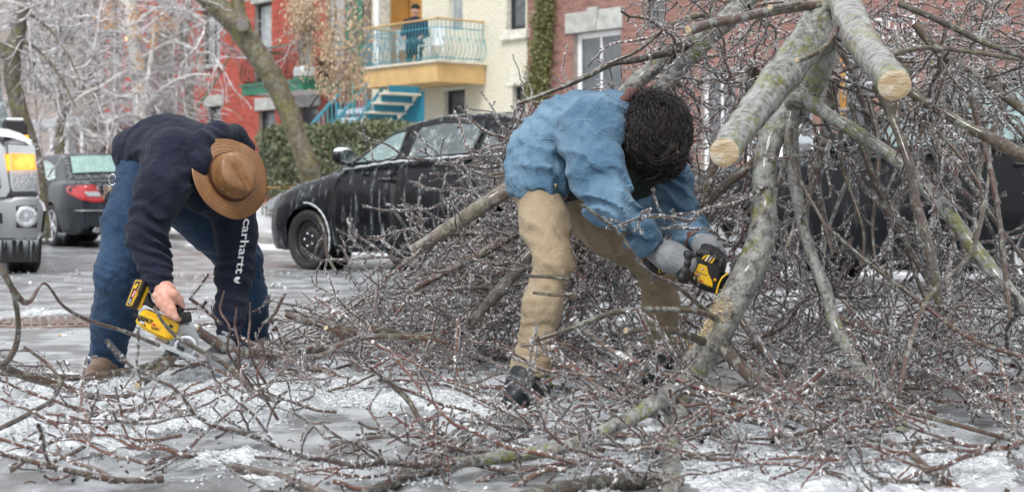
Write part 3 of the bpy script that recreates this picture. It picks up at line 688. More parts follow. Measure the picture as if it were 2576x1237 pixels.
class Car:
    """local frame: +x forward, +y left, z up, origin on the ground under the front axle"""
    def __init__(s, name, p, paint, loc, heading, label):
        s.p = p; s.paint = paint
        s.e = empty(name, loc, math.atan2(heading[1], heading[0]), label=label, cat='car')
        s.L0, s.L1 = p['front'], -(p['wb'] + p['rear'])
    def hw(s, x):
        p = s.p; t1 = max(0, (x - (s.L0 - .75)) / .75); t2 = max(0, ((s.L1 + .7) - x) / .7)
        return p['w'] * (1 - .30 * t1 ** 2.6 - .20 * t2 ** 2.8)
    def zb(s, x): return float(np.interp(x, [q[0] for q in s.p['belt'][::-1]], [q[1] for q in s.p['belt'][::-1]]))
    def zr(s, x): return float(np.interp(x, [q[0] for q in s.p['roof'][::-1]], [q[1] for q in s.p['roof'][::-1]]))
    def arch(s, x):
        z = 0
        for xw in (0, -s.p['wb']):
            R_ = s.p['wr'] + .045; d = abs(x - xw)
            if d < R_: z = max(z, s.p['wr'] + math.sqrt(R_ * R_ - d * d))
        return z
    def ybody(s, x, z):
        w = s.hw(x); b = s.zb(x); t = (z - .18) / max(.05, b - .18)
        return w - np.interp(t, [-.3, 0, .12, .45, .72, .9, 1, 1.05], [.16, .09, .035, .0, .012, .045, .10, .14])
    def ygh(s, x, z): return s.hw(max(min(x, -.2), s.L1 + .6)) - .10 - .36 * (z - s.zb(x))
    def build(s):
        p = s.p; e = s.e
        N = 150; X = np.linspace(s.L0, s.L1, N); M_ = 18; rows = []
        for x in X:
            b = s.zb(x); tf = max(0, (x - (s.L0 - .28)) / .28); tr = max(0, ((s.L1 + .22) - x) / .22); zl0 = .2 + .14 * tf ** 2 + .12 * tr ** 2
            bb = b - .30 * tf ** 2.2 * (b - .35) - .14 * tr ** 3; zl = max(zl0, s.arch(x)); row = []
            for t in np.linspace(0, 1, 11):
                z = zl + (max(bb, zl + .03) - zl) * t; row.append((x, float(s.ybody(x, min(z, b))) * (1 - .25 * tf ** 3), z))
            y1, z1 = row[-1][1], row[-1][2]
            for t in np.linspace(0, 1, 8)[1:]: row.append((x, y1 * (1 - t), z1 + p['crown'] * math.sin(t * math.pi / 2) * (1 - .5 * tf)))
            rows.append(row)
        V = np.array(rows); V = np.concatenate([V, V[:, ::-1][:, 1:] * [1, -1, 1]], 1); k = V.shape[1]
        i = np.arange(N - 1)[:, None] * k; j = np.arange(k - 1)[None]
        Fq = np.stack([i + j, i + j + 1, i + k + j + 1, i + k + j], -1).reshape(-1, 4)
        caps = [np.array([[a, a + 1, k - 2 - a, k - 1 - a] for a in range(k // 2)]) + o for o in (0, (N - 1) * k)]
        link_mesh('body', np_mesh('body', V.reshape(-1, 3), [np.vstack([Fq] + caps)], s.paint, True), e)
        # underbody & wheel wells
        MB().bbox((s.L1 + .25, -p['w'] + .16, .19), (s.L0 - .25, p['w'] - .16, .62), .05).build('underbody', PLASTIC, e)
        # greenhouse
        xs = [q[0] for q in p['roof']]; X = np.linspace(xs[0], xs[-1], 60); rows = []
        for x in X:
            b, r = s.zb(x) - .02, max(s.zr(x), s.zb(x) + .0); row = []
            for t in np.linspace(0, 1, 6): z = b + (r - .05 - b) * t; row.append((x, s.ygh(x, z), z))
            y1 = row[-1][1]
            for t in (.35, .7, 1.): row.append((x, y1 - .07 * t * t, r - .05 + .05 * math.sin(t * math.pi / 2)))
            y1 -= .07
            for t in (.25, .5, .75, 1): row.append((x, y1 * (1 - t), r + .03 * math.sin(t * math.pi / 2)))
            rows.append(row)
        V = np.array(rows); V = np.concatenate([V, V[:, ::-1][:, 1:] * [1, -1, 1]], 1); k = V.shape[1]
        i = np.arange(59)[:, None] * k; j = np.arange(k - 1)[None]; Fq = np.stack([i + j, i + j + 1, i + k + j + 1, i + k + j], -1).reshape(-1, 4)
        link_mesh('roof', np_mesh('roof', V.reshape(-1, 3), Fq, s.paint, True), e)
        # side windows with trims, doors, handles on both sides
        for sg in (1, -1):
            for poly in p['windows']:
                s.panel(poly, sg, s.ygh, G_TEAL if sg > 0 else G_DARK, 'side_window', .006, trim=p.get('trim', PLASTIC), gl=p.get('glass'))
            for poly in p['doors']:
                d = s.panel(poly, sg, s.ybody, s.paint, 'door', .004, seam=True)
                hx, hz = poly['handle']; y = sg * (s.ybody(hx, hz) + .006)
                mb = MB(); mb.bbox((hx - .10, min(y, y + sg * .03), hz - .015), (hx + .10, max(y, y + sg * .03), hz + .018), .012); mb.build('handle', s.paint, d)
                MB().lathe([(.001, .004), (.06, .004), (.075, .0)], 18, Matrix.Translation((hx, y, hz - .005)) @ Matrix.Rotation(-sg * math.pi / 2, 4, 'X')).build('handle_recess', PLASTIC, d)
            # mirror
            mx, mz = p['mirror']; y = s.ygh(mx, mz)
            mr = MB(); mr.ball(Vector((mx, sg * (y + .17), mz + .03)), .12, 14, 0, (.62, 1.1, .72)); mr.tube([(mx + .02, sg * (y - .02), mz - .05), (mx, sg * (y + .09), mz - .03)], .03, 8)
            mo = mr.build('side_mirror', s.paint, e)
            MB().lathe([(.001, .0), (.086, 0), (.098, .012)], 20, Matrix.Translation((mx - .072, sg * (y + .175), mz + .03)) @ Matrix.Rotation(-math.pi / 2, 4, 'Y') @ Matrix.Diagonal((.72, 1.12, 1, 1))).build('mirror_glass', G_DARK, mo)
            if p.get('snow', True): MB().ball(Vector((mx, sg * (y + .17), mz + .085)), .10, 12, 0, (.6, 1.1, .38)).build('ice_cap', M_SNOW, mo)
        s.screens(); s.wheels(); return s
    def panel(s, poly, sg, yf, mat, name, off, trim=None, seam=False, gl=None):
        pts = smooth_poly(poly['pts'], 6 if not seam else 5, poly.get('sharp', True)); pts = np.array(pts)
        # fan grid: rows between outline and centroid
        c = pts.mean(0); rings = []; 
        for t in (1, .8, .55, .3, .02): rings.append(c + (pts - c) * t)
        V = [(q[0], sg * (yf(q[0], q[1]) + off), q[1]) for r_ in rings for q in r_]; n = len(pts); f = []
        for j in range(4):
            for i in range(n): f.append((j * n + i, j * n + (i + 1) % n, (j + 1) * n + (i + 1) % n, (j + 1) * n + i))
        f.append(tuple(range(4 * n, 5 * n)))
        # thickness: turned edge
        b = len(V); V += [(q[0], sg * (yf(q[0], q[1]) - .01), q[1]) for q in pts]; f += [(i, (i + 1) % n, b + (i + 1) % n, b + i) for i in range(n)]
        mb = MB().add(V, f, True); o = mb.build(name, gl if gl is not None and sg > 0 and poly.get('gl', True) else (mat if poly.get('gl', True) else G_DARK), s.e)
        if trim is not None:
            MB().tube([(q[0], sg * (yf(q[0], q[1]) + .006), q[1]) for q in list(pts) + [pts[0]]], .011, 6).build('window_trim', trim, o)
        if seam:
            MB().tube([(q[0], sg * (yf(q[0], q[1]) + .0015), q[1]) for q in list(pts) + [pts[0]]], .005, 5).build('door_seam', PLASTIC, o)
        return o
    def screens(s):
        for nm, (xa, xb), mat in (('windscreen', s.p['wind'], G_TEAL), ('rear_window', s.p['back'], s.p.get('rearglass', G_TEAL))):
            V = []; n = 10
            for i in range(n):
                x = xa + (xb - xa) * i / (n - 1); z = s.zr(x); Y1 = s.ygh(x, z - .05) - .07; yw = Y1 - .035
                for j in range(n):
                    t = -1 + 2 * j / (n - 1); V.append((x, yw * t, z + .03 * math.sin((1 - abs(yw * t) / Y1) * math.pi / 2) + .014))
            f = [(i * n + j, i * n + j + 1, (i + 1) * n + j + 1, (i + 1) * n + j) for i in range(n - 1) for j in range(n - 1)]
            o = MB().add(V, f, True).build(nm, mat, s.e)
            rim = [V[j] for j in range(n)] + [V[i * n + n - 1] for i in range(1, n)] + [V[(n - 1) * n + j] for j in range(n - 2, -1, -1)] + [V[i * n] for i in range(n - 2, -1, -1)]
            MB().tube(rim, .012, 5).build('window_trim', PLASTIC, o)
    def wheels(s):
        p = s.p; wr = p['wr']
        for xw in (0, -p['wb']):
            for sg in (1, -1):
                w = bpy.data.objects.new('wheel', None); col.objects.link(w); w.parent = s.e; w.location = (xw, sg * (p['w'] - .115), wr); w.rotation_euler = (-sg * math.pi / 2, 0, 0); w.empty_display_size = .1
                r0 = wr * p.get('rim', .66); mb = MB()
                mb.lathe([(r0, -.10), (wr * .90, -.105), (wr * .97, -.095), (wr, -.07), (wr, -.03), (wr * .992, -.028), (wr * .992, -.02), (wr, -.018), (wr, .03), (wr * .992, .032), (wr * .992, .04), (wr, .042), (wr, .07), (wr * .97, .095), (wr * .90, .105), (wr * .83, .100), (r0, .085)], 48).build('tyre', RUBBER, w)
                rm = p['rimmat']; mb = MB(); mb.lathe([(r0, .088), (r0 * .97, .095), (r0 * .92, .08), (r0 * .86, .04), (r0 * .84, -.08)], 40)
                if p['style'] == 'steel':
                    mb.lathe([(r0 * .86, .045), (r0 * .72, .02), (r0 * .55, .045), (r0 * .40, .062), (r0 * .25, .055), (.001, .05)], 36)
                    for i in range(5): a = i * 2 * math.pi / 5; mb.lathe([(.012, .05), (.012, .078), (.001, .082)], 8, Matrix.Translation((r0 * .30 * math.cos(a), r0 * .30 * math.sin(a), 0)), 1)
                    for i in range(12): a = (i + .5) * 2 * math.pi / 12; mb.lathe([(.018, .041), (.001, .043)], 8, Matrix.Translation((r0 * .62 * math.cos(a), r0 * .62 * math.sin(a), 0)) @ Matrix.Rotation(0, 4, 'X'), 2)
                else:
                    for i in range(5):
                        for da in ((-.13, .13) if p['style'] == 'twin' else (0,)):
                            a = i * 2 * math.pi / 5 + .3; Mx = Matrix.Rotation(a, 4, 'Z') @ Matrix.Rotation(da * .8, 4, 'Z'); wd = .022 if p['style'] == 'twin' else .034
                            mb.add([Mx @ Vector(q) for q in ((.03, -wd * .8, .070), (r0 * .95, -wd * 1.2, .082), (r0 * .95, wd * 1.2, .082), (.03, wd * .8, .070), (.03, -wd * .8, .03), (r0 * .93, -wd * 1.2, .04), (r0 * .93, wd * 1.2, .04), (.03, wd * .8, .03))],
                                   [(0, 1, 2, 3), (0, 4, 5, 1), (2, 6, 7, 3), (4, 7, 6, 5)])
                    mb.lathe([(.001, .085), (.03, .084), (.055, .076), (.06, .05)], 20)
                    mb.lathe([(r0 * .8, -.02), (.001, -.02)], 24, None, 2)
                mb.build('rim', [rm, CHROME, PLASTIC], w)
        # dark wheel wells
        for xw in (0, -p['wb']):
            for sg in (1, -1):
                R_ = wr + .04
                MB().lathe([(.001, -.16), (R_, -.16), (R_, .10)], 32, Matrix.Translation((xw, sg * (p['w'] - .20), wr)) @ Matrix.Rotation(-sg * math.pi / 2, 4, 'X')).build('wheel_well', PLASTIC, s.e)
def smooth_poly(pts, n, sharp=True):
    """closed outline; corners slightly rounded, edges subdivided"""
    out = []; k = len(pts)
    for i in range(k):
        a, b, c = Vector(pts[i - 1]), Vector(pts[i]), Vector(pts[(i + 1) % k])
        d1 = (a - b); d2 = (c - b); r = min(.05, d1.length * .3, d2.length * .3); p1 = b + d1.normalized() * r; p2 = b + d2.normalized() * r
        out += [tuple(p1), tuple((p1 + 2 * b + p2) / 4), tuple(p2)]
        q = c + (b - c).normalized() * min(.05, d2.length * .3)
        for j in range(1, n): out.append(tuple(p2.lerp(q, j / n)))
    return out
def place(contact, heading, half):
    h = Vector((heading[0], heading[1])).normalized(); left = Vector((-h.y, h.x)); return (contact.x - left.x * half, contact.y - left.y * half, 0), (h.x, h.y)

# black sedan
hd = (-.74, .673)
loc, h = place(gnd(787, 678), hd, .80)
sedan = Car('parked_car', dict(w=.90, front=.92, wb=2.7, rear=1.0, wr=.315, crown=.05, rimmat=STEELW, style='steel', rim=.72,
    belt=[(.92, .66), (.6, .80), (.2, .90), (-.45, 1.03), (-1.2, 1.10), (-2.2, 1.14), (-3.2, 1.17), (-3.7, 1.10)],
    roof=[(-.05, .93), (-.45, 1.08), (-.95, 1.34), (-1.35, 1.50), (-1.8, 1.565), (-2.4, 1.565), (-2.9, 1.49), (-3.35, 1.30), (-3.6, 1.15)],
    wind=(-.30, -1.22), back=(-2.95, -3.50), mirror=(-.62, 1.14),
    windows=[dict(pts=[(-.62, 1.10), (-1.28, 1.135), (-1.33, 1.435), (-1.12, 1.39), (-.90, 1.275)]), dict(pts=[(-1.42, 1.14), (-2.30, 1.175), (-2.40, 1.455), (-1.82, 1.495), (-1.48, 1.455)], gl=False), dict(pts=[(-2.38, 1.18), (-2.72, 1.195), (-2.46, 1.435)], gl=False)],
    doors=[dict(pts=[(-.40, .26), (-1.34, .26), (-1.36, 1.08), (-.52, 1.035), (-.42, .9)], handle=(-1.20, .93)), dict(pts=[(-1.37, .26), (-2.05, .26), (-2.36, .72), (-2.42, 1.12), (-1.39, 1.085)], handle=(-2.2, .97))]),
    P_BLACK, loc, h, 'ice streaked black sedan with steel wheels parked beyond the branches').build()
MB().prism([(.86, .70), (.60, .80), (.52, .74), (.80, .60)], Matrix.Translation((0, .63, 0)), .12, 0, .01).build('headlight', CLEAR_L, sedan.e)
MB().prism([(.86, .70), (.60, .80), (.52, .74), (.80, .60)], Matrix.Translation((0, -.75, 0)), .12, 0, .01).build('headlight', CLEAR_L, sedan.e)
# ice ridge along the belt line and the arch (real thickness of ice)
mb = MB(); mb.tube([(x, sedan.ygh(x, sedan.zb(x)) + .02, sedan.zb(x) + .006 + .003 * math.sin(x * 31)) for x in np.linspace(-.5, -2.9, 60)], [.011 + .003 * math.sin(k * 1.3) for k in range(60)], 6)
mb.tube([(-.0 - .385 * math.sin(t), .905, .315 + .385 * math.cos(t)) for t in np.linspace(-.1, 1.9, 30)], [.004 + .006 * abs(math.sin(k)) for k in range(30)], 6)
mb.build('ice_ridge', simple('white_ice', (.62, .66, .70), .2, var=.2, sc_=20, bump=.6), sedan.e)

# dark grey sedan seen from behind
hd = (-.585, .81); h2 = Vector(hd).normalized(); c = gnd(140, 620); left = Vector((-h2.y, h2.x)); fr = Vector((c.x, c.y)) + h2 * 2.76 - left * .79
mer = Car('parked_car', dict(w=.89, front=.85, wb=2.76, rear=.97, wr=.325, crown=.03, rimmat=ALLOY, style='twin', rim=.74, glass=G_REAR,
    belt=[(.85, .68), (.4, .84), (-.5, .94), (-2.5, 1.0), (-3.2, 1.02), (-3.73, .99)], rearglass=G_REAR, trim=CHROME,
    roof=[(-.3, .95), (-.7, 1.10), (-1.3, 1.38), (-1.8, 1.44), (-2.4, 1.44), (-2.75, 1.38), (-3.05, 1.18), (-3.25, 1.03)],
    wind=(-.5, -1.28), back=(-2.72, -3.15), mirror=(-.8, 1.02), snow=False,
    windows=[dict(pts=[(-.85, .99), (-1.5, 1.01), (-1.55, 1.32), (-1.25, 1.26)]), dict(pts=[(-1.62, 1.01), (-2.30, 1.03), (-2.42, 1.26), (-2.0, 1.335), (-1.66, 1.33)]), dict(pts=[(-2.38, 1.03), (-2.70, 1.04), (-2.52, 1.22)])],
    doors=[dict(pts=[(-.5, .26), (-1.55, .26), (-1.58, .98), (-.7, .94)], handle=(-1.4, .86)), dict(pts=[(-1.58, .26), (-2.2, .26), (-2.5, .7), (-2.58, 1.0), (-1.61, .98)], handle=(-2.42, .88))]),
    P_GREY, (fr.x, fr.y, 0), tuple(h2), 'dark grey sedan seen from behind between the truck and the hat man').build()
def rear_pt(y, z, off=.012):
    """point on the rounded tail"""
    x = mer.L1
    for xx in np.linspace(mer.L1, mer.L1 + .5, 60):
        if mer.ybody(xx, min(z, mer.zb(xx))) >= abs(y) - .001: x = xx; break
    return Vector((x - off, y, z))
def rear_patch(poly, mat, name, parent, off=.012, thick=.03):
    poly = smooth_poly(poly, 5); c = Vector((sum(p[0] for p in poly), sum(p[1] for p in poly))) / len(poly); V = []; n = len(poly)
    for t in (1, .75, .5, .25, .02):
        for p in poly: q = c.lerp(Vector(p), t); V.append(rear_pt(q.x, q.y, off))
    f = [(j * n + i, (j + 1) * n + i, (j + 1) * n + (i + 1) % n, j * n + (i + 1) % n) for j in range(4) for i in range(n)] + [tuple(range(4 * n, 5 * n))]
    b = len(V); V += [rear_pt(p[0], p[1], -thick) for p in poly]; f += [(i, (i + 1) % n, b + (i + 1) % n, b + i) for i in range(n)]
    return MB().add(V, f, True).build(name, mat, parent)
M_SEAM = PLASTIC
for sg in (1, -1):
    tl = rear_patch([(sg * y, z) for y, z in ((.83, .93), (.52, .955), (.36, .70), (.52, .675), (.74, .72), (.84, .82))], RED_L, 'tail_light', mer.e)
    rear_patch([(sg * y, z) for y, z in ((.70, .84), (.47, .85), (.42, .77), (.66, .775))], CLEAR_L, 'reversing_lamp', tl, .020, .0)
    MB().tube([(mer.L1 - .02, sg * .5, .27), (mer.L1 + .2, sg * .5, .27)], .045, 14).build('exhaust', CHROME, mer.e)
mb = MB(); mb.tube([rear_pt(y, .99 - .0 * abs(y), .02) for y in np.linspace(-.62, .62, 20)], .014, 6); mb.build('boot_lip', P_GREY, mer.e)
mb = MB(); mb.tube([rear_pt(s_ * (.30 + .26 * t), .64 + .33 * t, .008) for s_, ts in ((1, (1, .75, .5, .25, 0)),) for t in ts] + [rear_pt(0, .63, .008)] + [rear_pt(-(.30 + .26 * t), .64 + .33 * t, .008) for t in (0, .25, .5, .75, 1)], .006, 5); mb.build('boot_seam', PLASTIC, mer.e)
for z_, w_, m_ in ((.56, .80, ALLOY), (.36, .40, ALLOY)): MB().tube([rear_pt(y, z_ + .05 * (abs(y) < .3) * (z_ < .5), .014) for y in np.linspace(-w_, w_, 24)], .010, 5).build('bumper_line', m_, mer.e)
rear_patch([(.26, .70), (.26, .84), (-.26, .84), (-.26, .70)], PLASTIC, 'plate_recess', mer.e, .014)
rear_patch([(.29, .85), (.29, .875), (-.29, .875), (-.29, .85)], CHROME, 'boot_strip', mer.e, .026)
rear_patch([(.22, .40), (.30, .24), (-.30, .24), (-.22, .40)], PLASTIC, 'bumper_opening', mer.e, .016)
MB().prism([(-2.55, 1.465), (-2.75, 1.46), (-2.72, 1.54), (-2.66, 1.54)], Matrix.Translation((0, -.02, 0)), .04, 0, .01).build('roof_antenna', PLASTIC, mer.e)
def text_mesh(body, size, depth=.002, spacing=1.0, res=2, bold=0.0):
    cu = bpy.data.curves.new('lettering', 'FONT'); cu.body = body; cu.size = size; cu.extrude = depth; cu.resolution_u = res; cu.space_character = spacing; cu.offset = bold
    cu.align_x = 'CENTER'; cu.align_y = 'CENTER'
    o = bpy.data.objects.new('tmp', cu); col.objects.link(o); dg = bpy.context.evaluated_depsgraph_get(); me = bpy.data.meshes.new_from_object(o.evaluated_get(dg)); bpy.data.objects.remove(o); return me
def text_obj(body, size, M, mat, parent, name='lettering', **k):
    me = text_mesh(body, size, **k); me.transform(M); me.materials.clear(); me.materials.append(mat); return link_mesh(name, me, parent)
# badge on the boot: local x -> viewer's right = -y of the car when seen from behind
text_obj('C 250', .085, Matrix.Translation((mer.L1 - .045, .40, .905)) @ Matrix(((0, 0, -1, 0), (-1, 0, 0, 0), (0, 1, 0, 0), (0, 0, 0, 1))), CHROME, mer.e, 'badge', spacing=1.25, bold=.001)

# dark tall car behind the fallen crown
loc, h = place(gnd(1840, 723), (-.74, .673), .83)
suv = Car('parked_car', dict(w=.93, front=.95, wb=2.75, rear=1.0, wr=.34, crown=.06, rimmat=ALLOY, style='single', rim=.72,
    belt=[(.95, .78), (.6, .90), (.0, 1.00), (-.6, 1.07), (-2.0, 1.12), (-3.75, 1.16)], glass=G_TEAL,
    roof=[(-.2, 1.02), (-.75, 1.12), (-1.3, 1.42), (-1.8, 1.62), (-2.3, 1.70), (-3.2, 1.70), (-3.7, 1.58), (-3.74, 1.2)],
    wind=(-.55, -1.7), back=(-3.68, -3.73), mirror=(-.98, 1.16),
    windows=[dict(pts=[(-1.05, 1.12), (-1.85, 1.15), (-1.88, 1.52), (-1.65, 1.46)]), dict(pts=[(-1.96, 1.15), (-2.7, 1.18), (-2.78, 1.55), (-2.4, 1.59), (-2.0, 1.56)]), dict(pts=[(-2.8, 1.19), (-3.4, 1.22), (-3.3, 1.5), (-2.88, 1.55)])],
    doors=[dict(pts=[(-.62, .28), (-1.85, .28), (-1.9, 1.09), (-.8, 1.04)], handle=(-1.65, .96)), dict(pts=[(-1.93, .28), (-2.45, .28), (-2.75, .8), (-2.82, 1.13), (-1.95, 1.10)], handle=(-2.6, .99))]),
    P_BLACK2, loc, h, 'black tall car buried behind the tangle of branches on the right').build()

# ---------------- pickup truck (its left front corner shows). local: x = viewer's right, -y = forward, origin under the left front corner
tk = empty('pickup_truck', tuple(at(112, 690, 15.3).xy.to_3d()), math.radians(22), label='white pickup truck with chrome bumper and lit amber headlamp at left edge', cat='truck')
Zt = lambda y: .75 + (498 - y) / 255.0
Xt = lambda x: (x - 112) / 255.0 / .93
I_ = Matrix.Identity(4)
def tp(poly, y, t, mat, name, parent=tk, bev=.012): return MB().prism([(Xt(a), Zt(b)) for a, b in poly], Matrix.Translation((0, y, 0)), t, 0, bev).build(name, mat, parent)
bump_ = tp([(112, 512), (116, 530), (110, 585), (98, 604), (-360, 604), (-360, 500), (36, 500), (52, 494), (100, 492)], -.02, .35, CHROME, 'bumper', bev=.03)
MB().bbox((Xt(-330), -.035, Zt(562)), (Xt(18), -.02, Zt(535)), .01).build('bumper_slot', PLASTIC, bump_)
fog = MB().lathe([(.105, -.0), (.10, .02), (.07, .012), (.001, .02)], 24, Matrix.Translation((Xt(71), -.035, Zt(545))) @ Matrix.Rotation(math.pi / 2, 4, 'X')).build('fog_lamp', CLEAR_L, bump_)
MB().bbox((Xt(48), -.030, Zt(573)), (Xt(95), -.018, Zt(517)), .02).build('fog_lamp_surround', PLASTIC, bump_)
tp([(104, 606), (98, 660), (-360, 660), (-360, 606)], .06, .25, PLASTIC, 'air_dam')
tp([(56, 338), (86, 352), (104, 485), (104, 490), (38, 490), (30, 480), (24, 360)], .06, .4, P_WHITE, 'front_wing', bev=.04)
hl = tp([(28, 362), (92, 366), (102, 478), (98, 484), (40, 484), (34, 470)], .015, .06, CHROME, 'headlight_housing', bev=.012)
tp([(36, 386), (90, 388), (94, 428), (38, 430)], .0, .03, AMBER, 'turn_signal', hl, .006)
tp([(40, 436), (93, 434), (96, 472), (88, 478), (44, 476)], .0, .03, simple('faceted_lamp', (.5, .5, .52), .12, .8, .8, 60, coat=1), 'headlight', hl, .006)
tp([(26, 390), (34, 388), (36, 430), (28, 428)], .0, .02, ORANGE, 'side_marker', hl, .004)
gr = tp([(-360, 352), (8, 352), (24, 372), (38, 480), (26, 496), (-360, 496)], -.01, .05, CHROME, 'grille_surround', bev=.02)
tp([(-330, 372), (0, 372), (16, 470), (6, 482), (-330, 482)], -.025, .02, PLASTIC, 'grille', gr, .006)
for k in range(3): tp([(-330, 392 + k * 32), (6 + k * 3, 392 + k * 32), (8 + k * 3, 404 + k * 32), (-330, 404 + k * 32)], -.04, .02, CHROME, 'grille_bar', gr, .006)
mb = MB(); V = []
xs = [Xt(84), Xt(70), Xt(40), Xt(-20), Xt(-124), Xt(-228), Xt(-268), Xt(-318), Xt(-332)]; zs = [1.31, 1.36, 1.40, 1.43, 1.45, 1.43, 1.40, 1.36, 1.31]
for y, dz in ((.02, -.06), (.10, 0), (.6, .05), (1.3, .07)):
    for x, z in zip(xs, zs): V.append((x, y, z + dz))
n = 9; mb.add(V, [(j * n + i, j * n + i + 1, (j + 1) * n + i + 1, (j + 1) * n + i) for j in range(3) for i in range(n - 1)], True); mb.build('bonnet', P_WHITE, tk)
mb = MB(); mb.bbox((Xt(-332), .2, .62), (Xt(90), 1.35, 1.33), .05); mb.build('body', P_WHITE, tk)
cab = MB().bbox((Xt(-335), 1.36, .5), (Xt(95), 3.1, 1.42), .06).build('cab', P_WHITE, tk)
MB().prism([(1.30, 1.43), (1.85, 1.95), (3.0, 1.97), (3.1, 1.43)], Matrix.Translation((Xt(-325), 0, 0)) @ Matrix.Rotation(-math.pi / 2, 4, 'Z') @ Matrix.Scale(-1, 4, (1, 0, 0)), -(Xt(85) - Xt(-325)), 0, .0).build('cab_roof', P_WHITE, tk)
V = [(Xt(-300), 1.30, 1.47), (Xt(60), 1.30, 1.47), (Xt(40), 1.80, 1.93), (Xt(-280), 1.80, 1.93)]; MB().add([Vector(v) + Vector((0, -.03, .01)) for v in V] + [Vector(v) for v in V], [(0, 1, 2, 3), (0, 4, 5, 1), (1, 5, 6, 2), (2, 6, 7, 3), (3, 7, 4, 0)]).build('windscreen', G_DARK, tk)
MB().bbox((Xt(-335), 3.12, .5), (Xt(95), 5.0, 1.35), .06).build('load_bed', P_WHITE, tk)
for (x_, y_) in ((Xt(70), .85), (Xt(-318), .85), (Xt(70), 4.2), (Xt(-318), 4.2)):
    w = bpy.data.objects.new('wheel', None); col.objects.link(w); w.parent = tk; w.location = (x_ + (0.02 if x_ > -.5 else -.02), y_ - .3 * (y_ < 1), .41); w.rotation_euler = (0, math.pi / 2, 0)
    MB().lathe([(.24, -.14), (.38, -.15), (.41, -.12), (.41, -.05), (.40, -.045), (.40, -.03), (.41, -.025), (.41, .03), (.40, .035), (.40, .05), (.41, .055), (.41, .12), (.38, .15), (.24, .14)], 36).build('tyre', RUBBER, w)
    MB().lathe([(.24, .13), (.22, .05), (.12, .09), (.001, .10)], 24).build('rim', ALLOY, w)
mr = tp([(40, 290), (84, 293), (92, 302), (93, 358), (86, 366), (44, 352), (36, 330), (34, 300)], .95, .18, PLASTIC, 'side_mirror', bev=.03)
mr.name = 'side_mirror'; MB().bbox((Xt(82), .93, Zt(360)), (Xt(92) + .01, .99, Zt(332)), .008).build('mirror_turn_signal', ORANGE, mr)
MB().tube([(Xt(40), 1.05, Zt(323)), (Xt(-20), 1.25, Zt(325))], .035, 8).build('mirror_arm', PLASTIC, mr); MB().bbox((Xt(42), .955, Zt(294)), (Xt(84), 1.12, Zt(286)), .015).build('ice_cap', M_SNOW, mr)
def icicles(parent, spans, n, lmin, lmax, seed, w=.006, name='icicles'):
    r = random.Random(seed); V = []; Fq = []
    for i in range(n):
        P, Q = r.choice(spans); c = Vector(P).lerp(Vector(Q), r.random()); l = r.uniform(lmin, lmax) * r.random(); ww = w * r.uniform(.6, 1.3); k = len(V)
        V += [(c.x - ww, c.y - ww, c.z), (c.x + ww, c.y - ww, c.z), (c.x, c.y + ww, c.z), (c.x, c.y, c.z - l)]; Fq += [(k, k + 1, k + 3), (k + 1, k + 2, k + 3), (k + 2, k, k + 3)]
    return link_mesh(name, np_mesh(name, np.array(V), np.array(Fq), M_WICE), parent, kind='stuff')
M_WICE = simple('pale_ice', (.55, .58, .61), .12, var=.2, sc_=20, spec=.8)
icicles(tk, [((Xt(100), .0, Zt(603)), (Xt(-300), .0, Zt(603)))], 160, .06, .30, 4, .008)
icicles(tk, [((Xt(95), -.04, Zt(520)), (Xt(50), -.04, Zt(520)))], 26, .04, .14, 5, .006)
icicles(mer.e, [((mer.L1 + .05, -.7, .34), (mer.L1 + .05, .7, .34)), ((-3.4, .86, .22), (-3.0, .86, .22))], 90, .05, .16, 6)
icicles(sedan.e, [((-.45, .86, .22), (-2.3, .86, .22))], 70, .04, .12, 8)
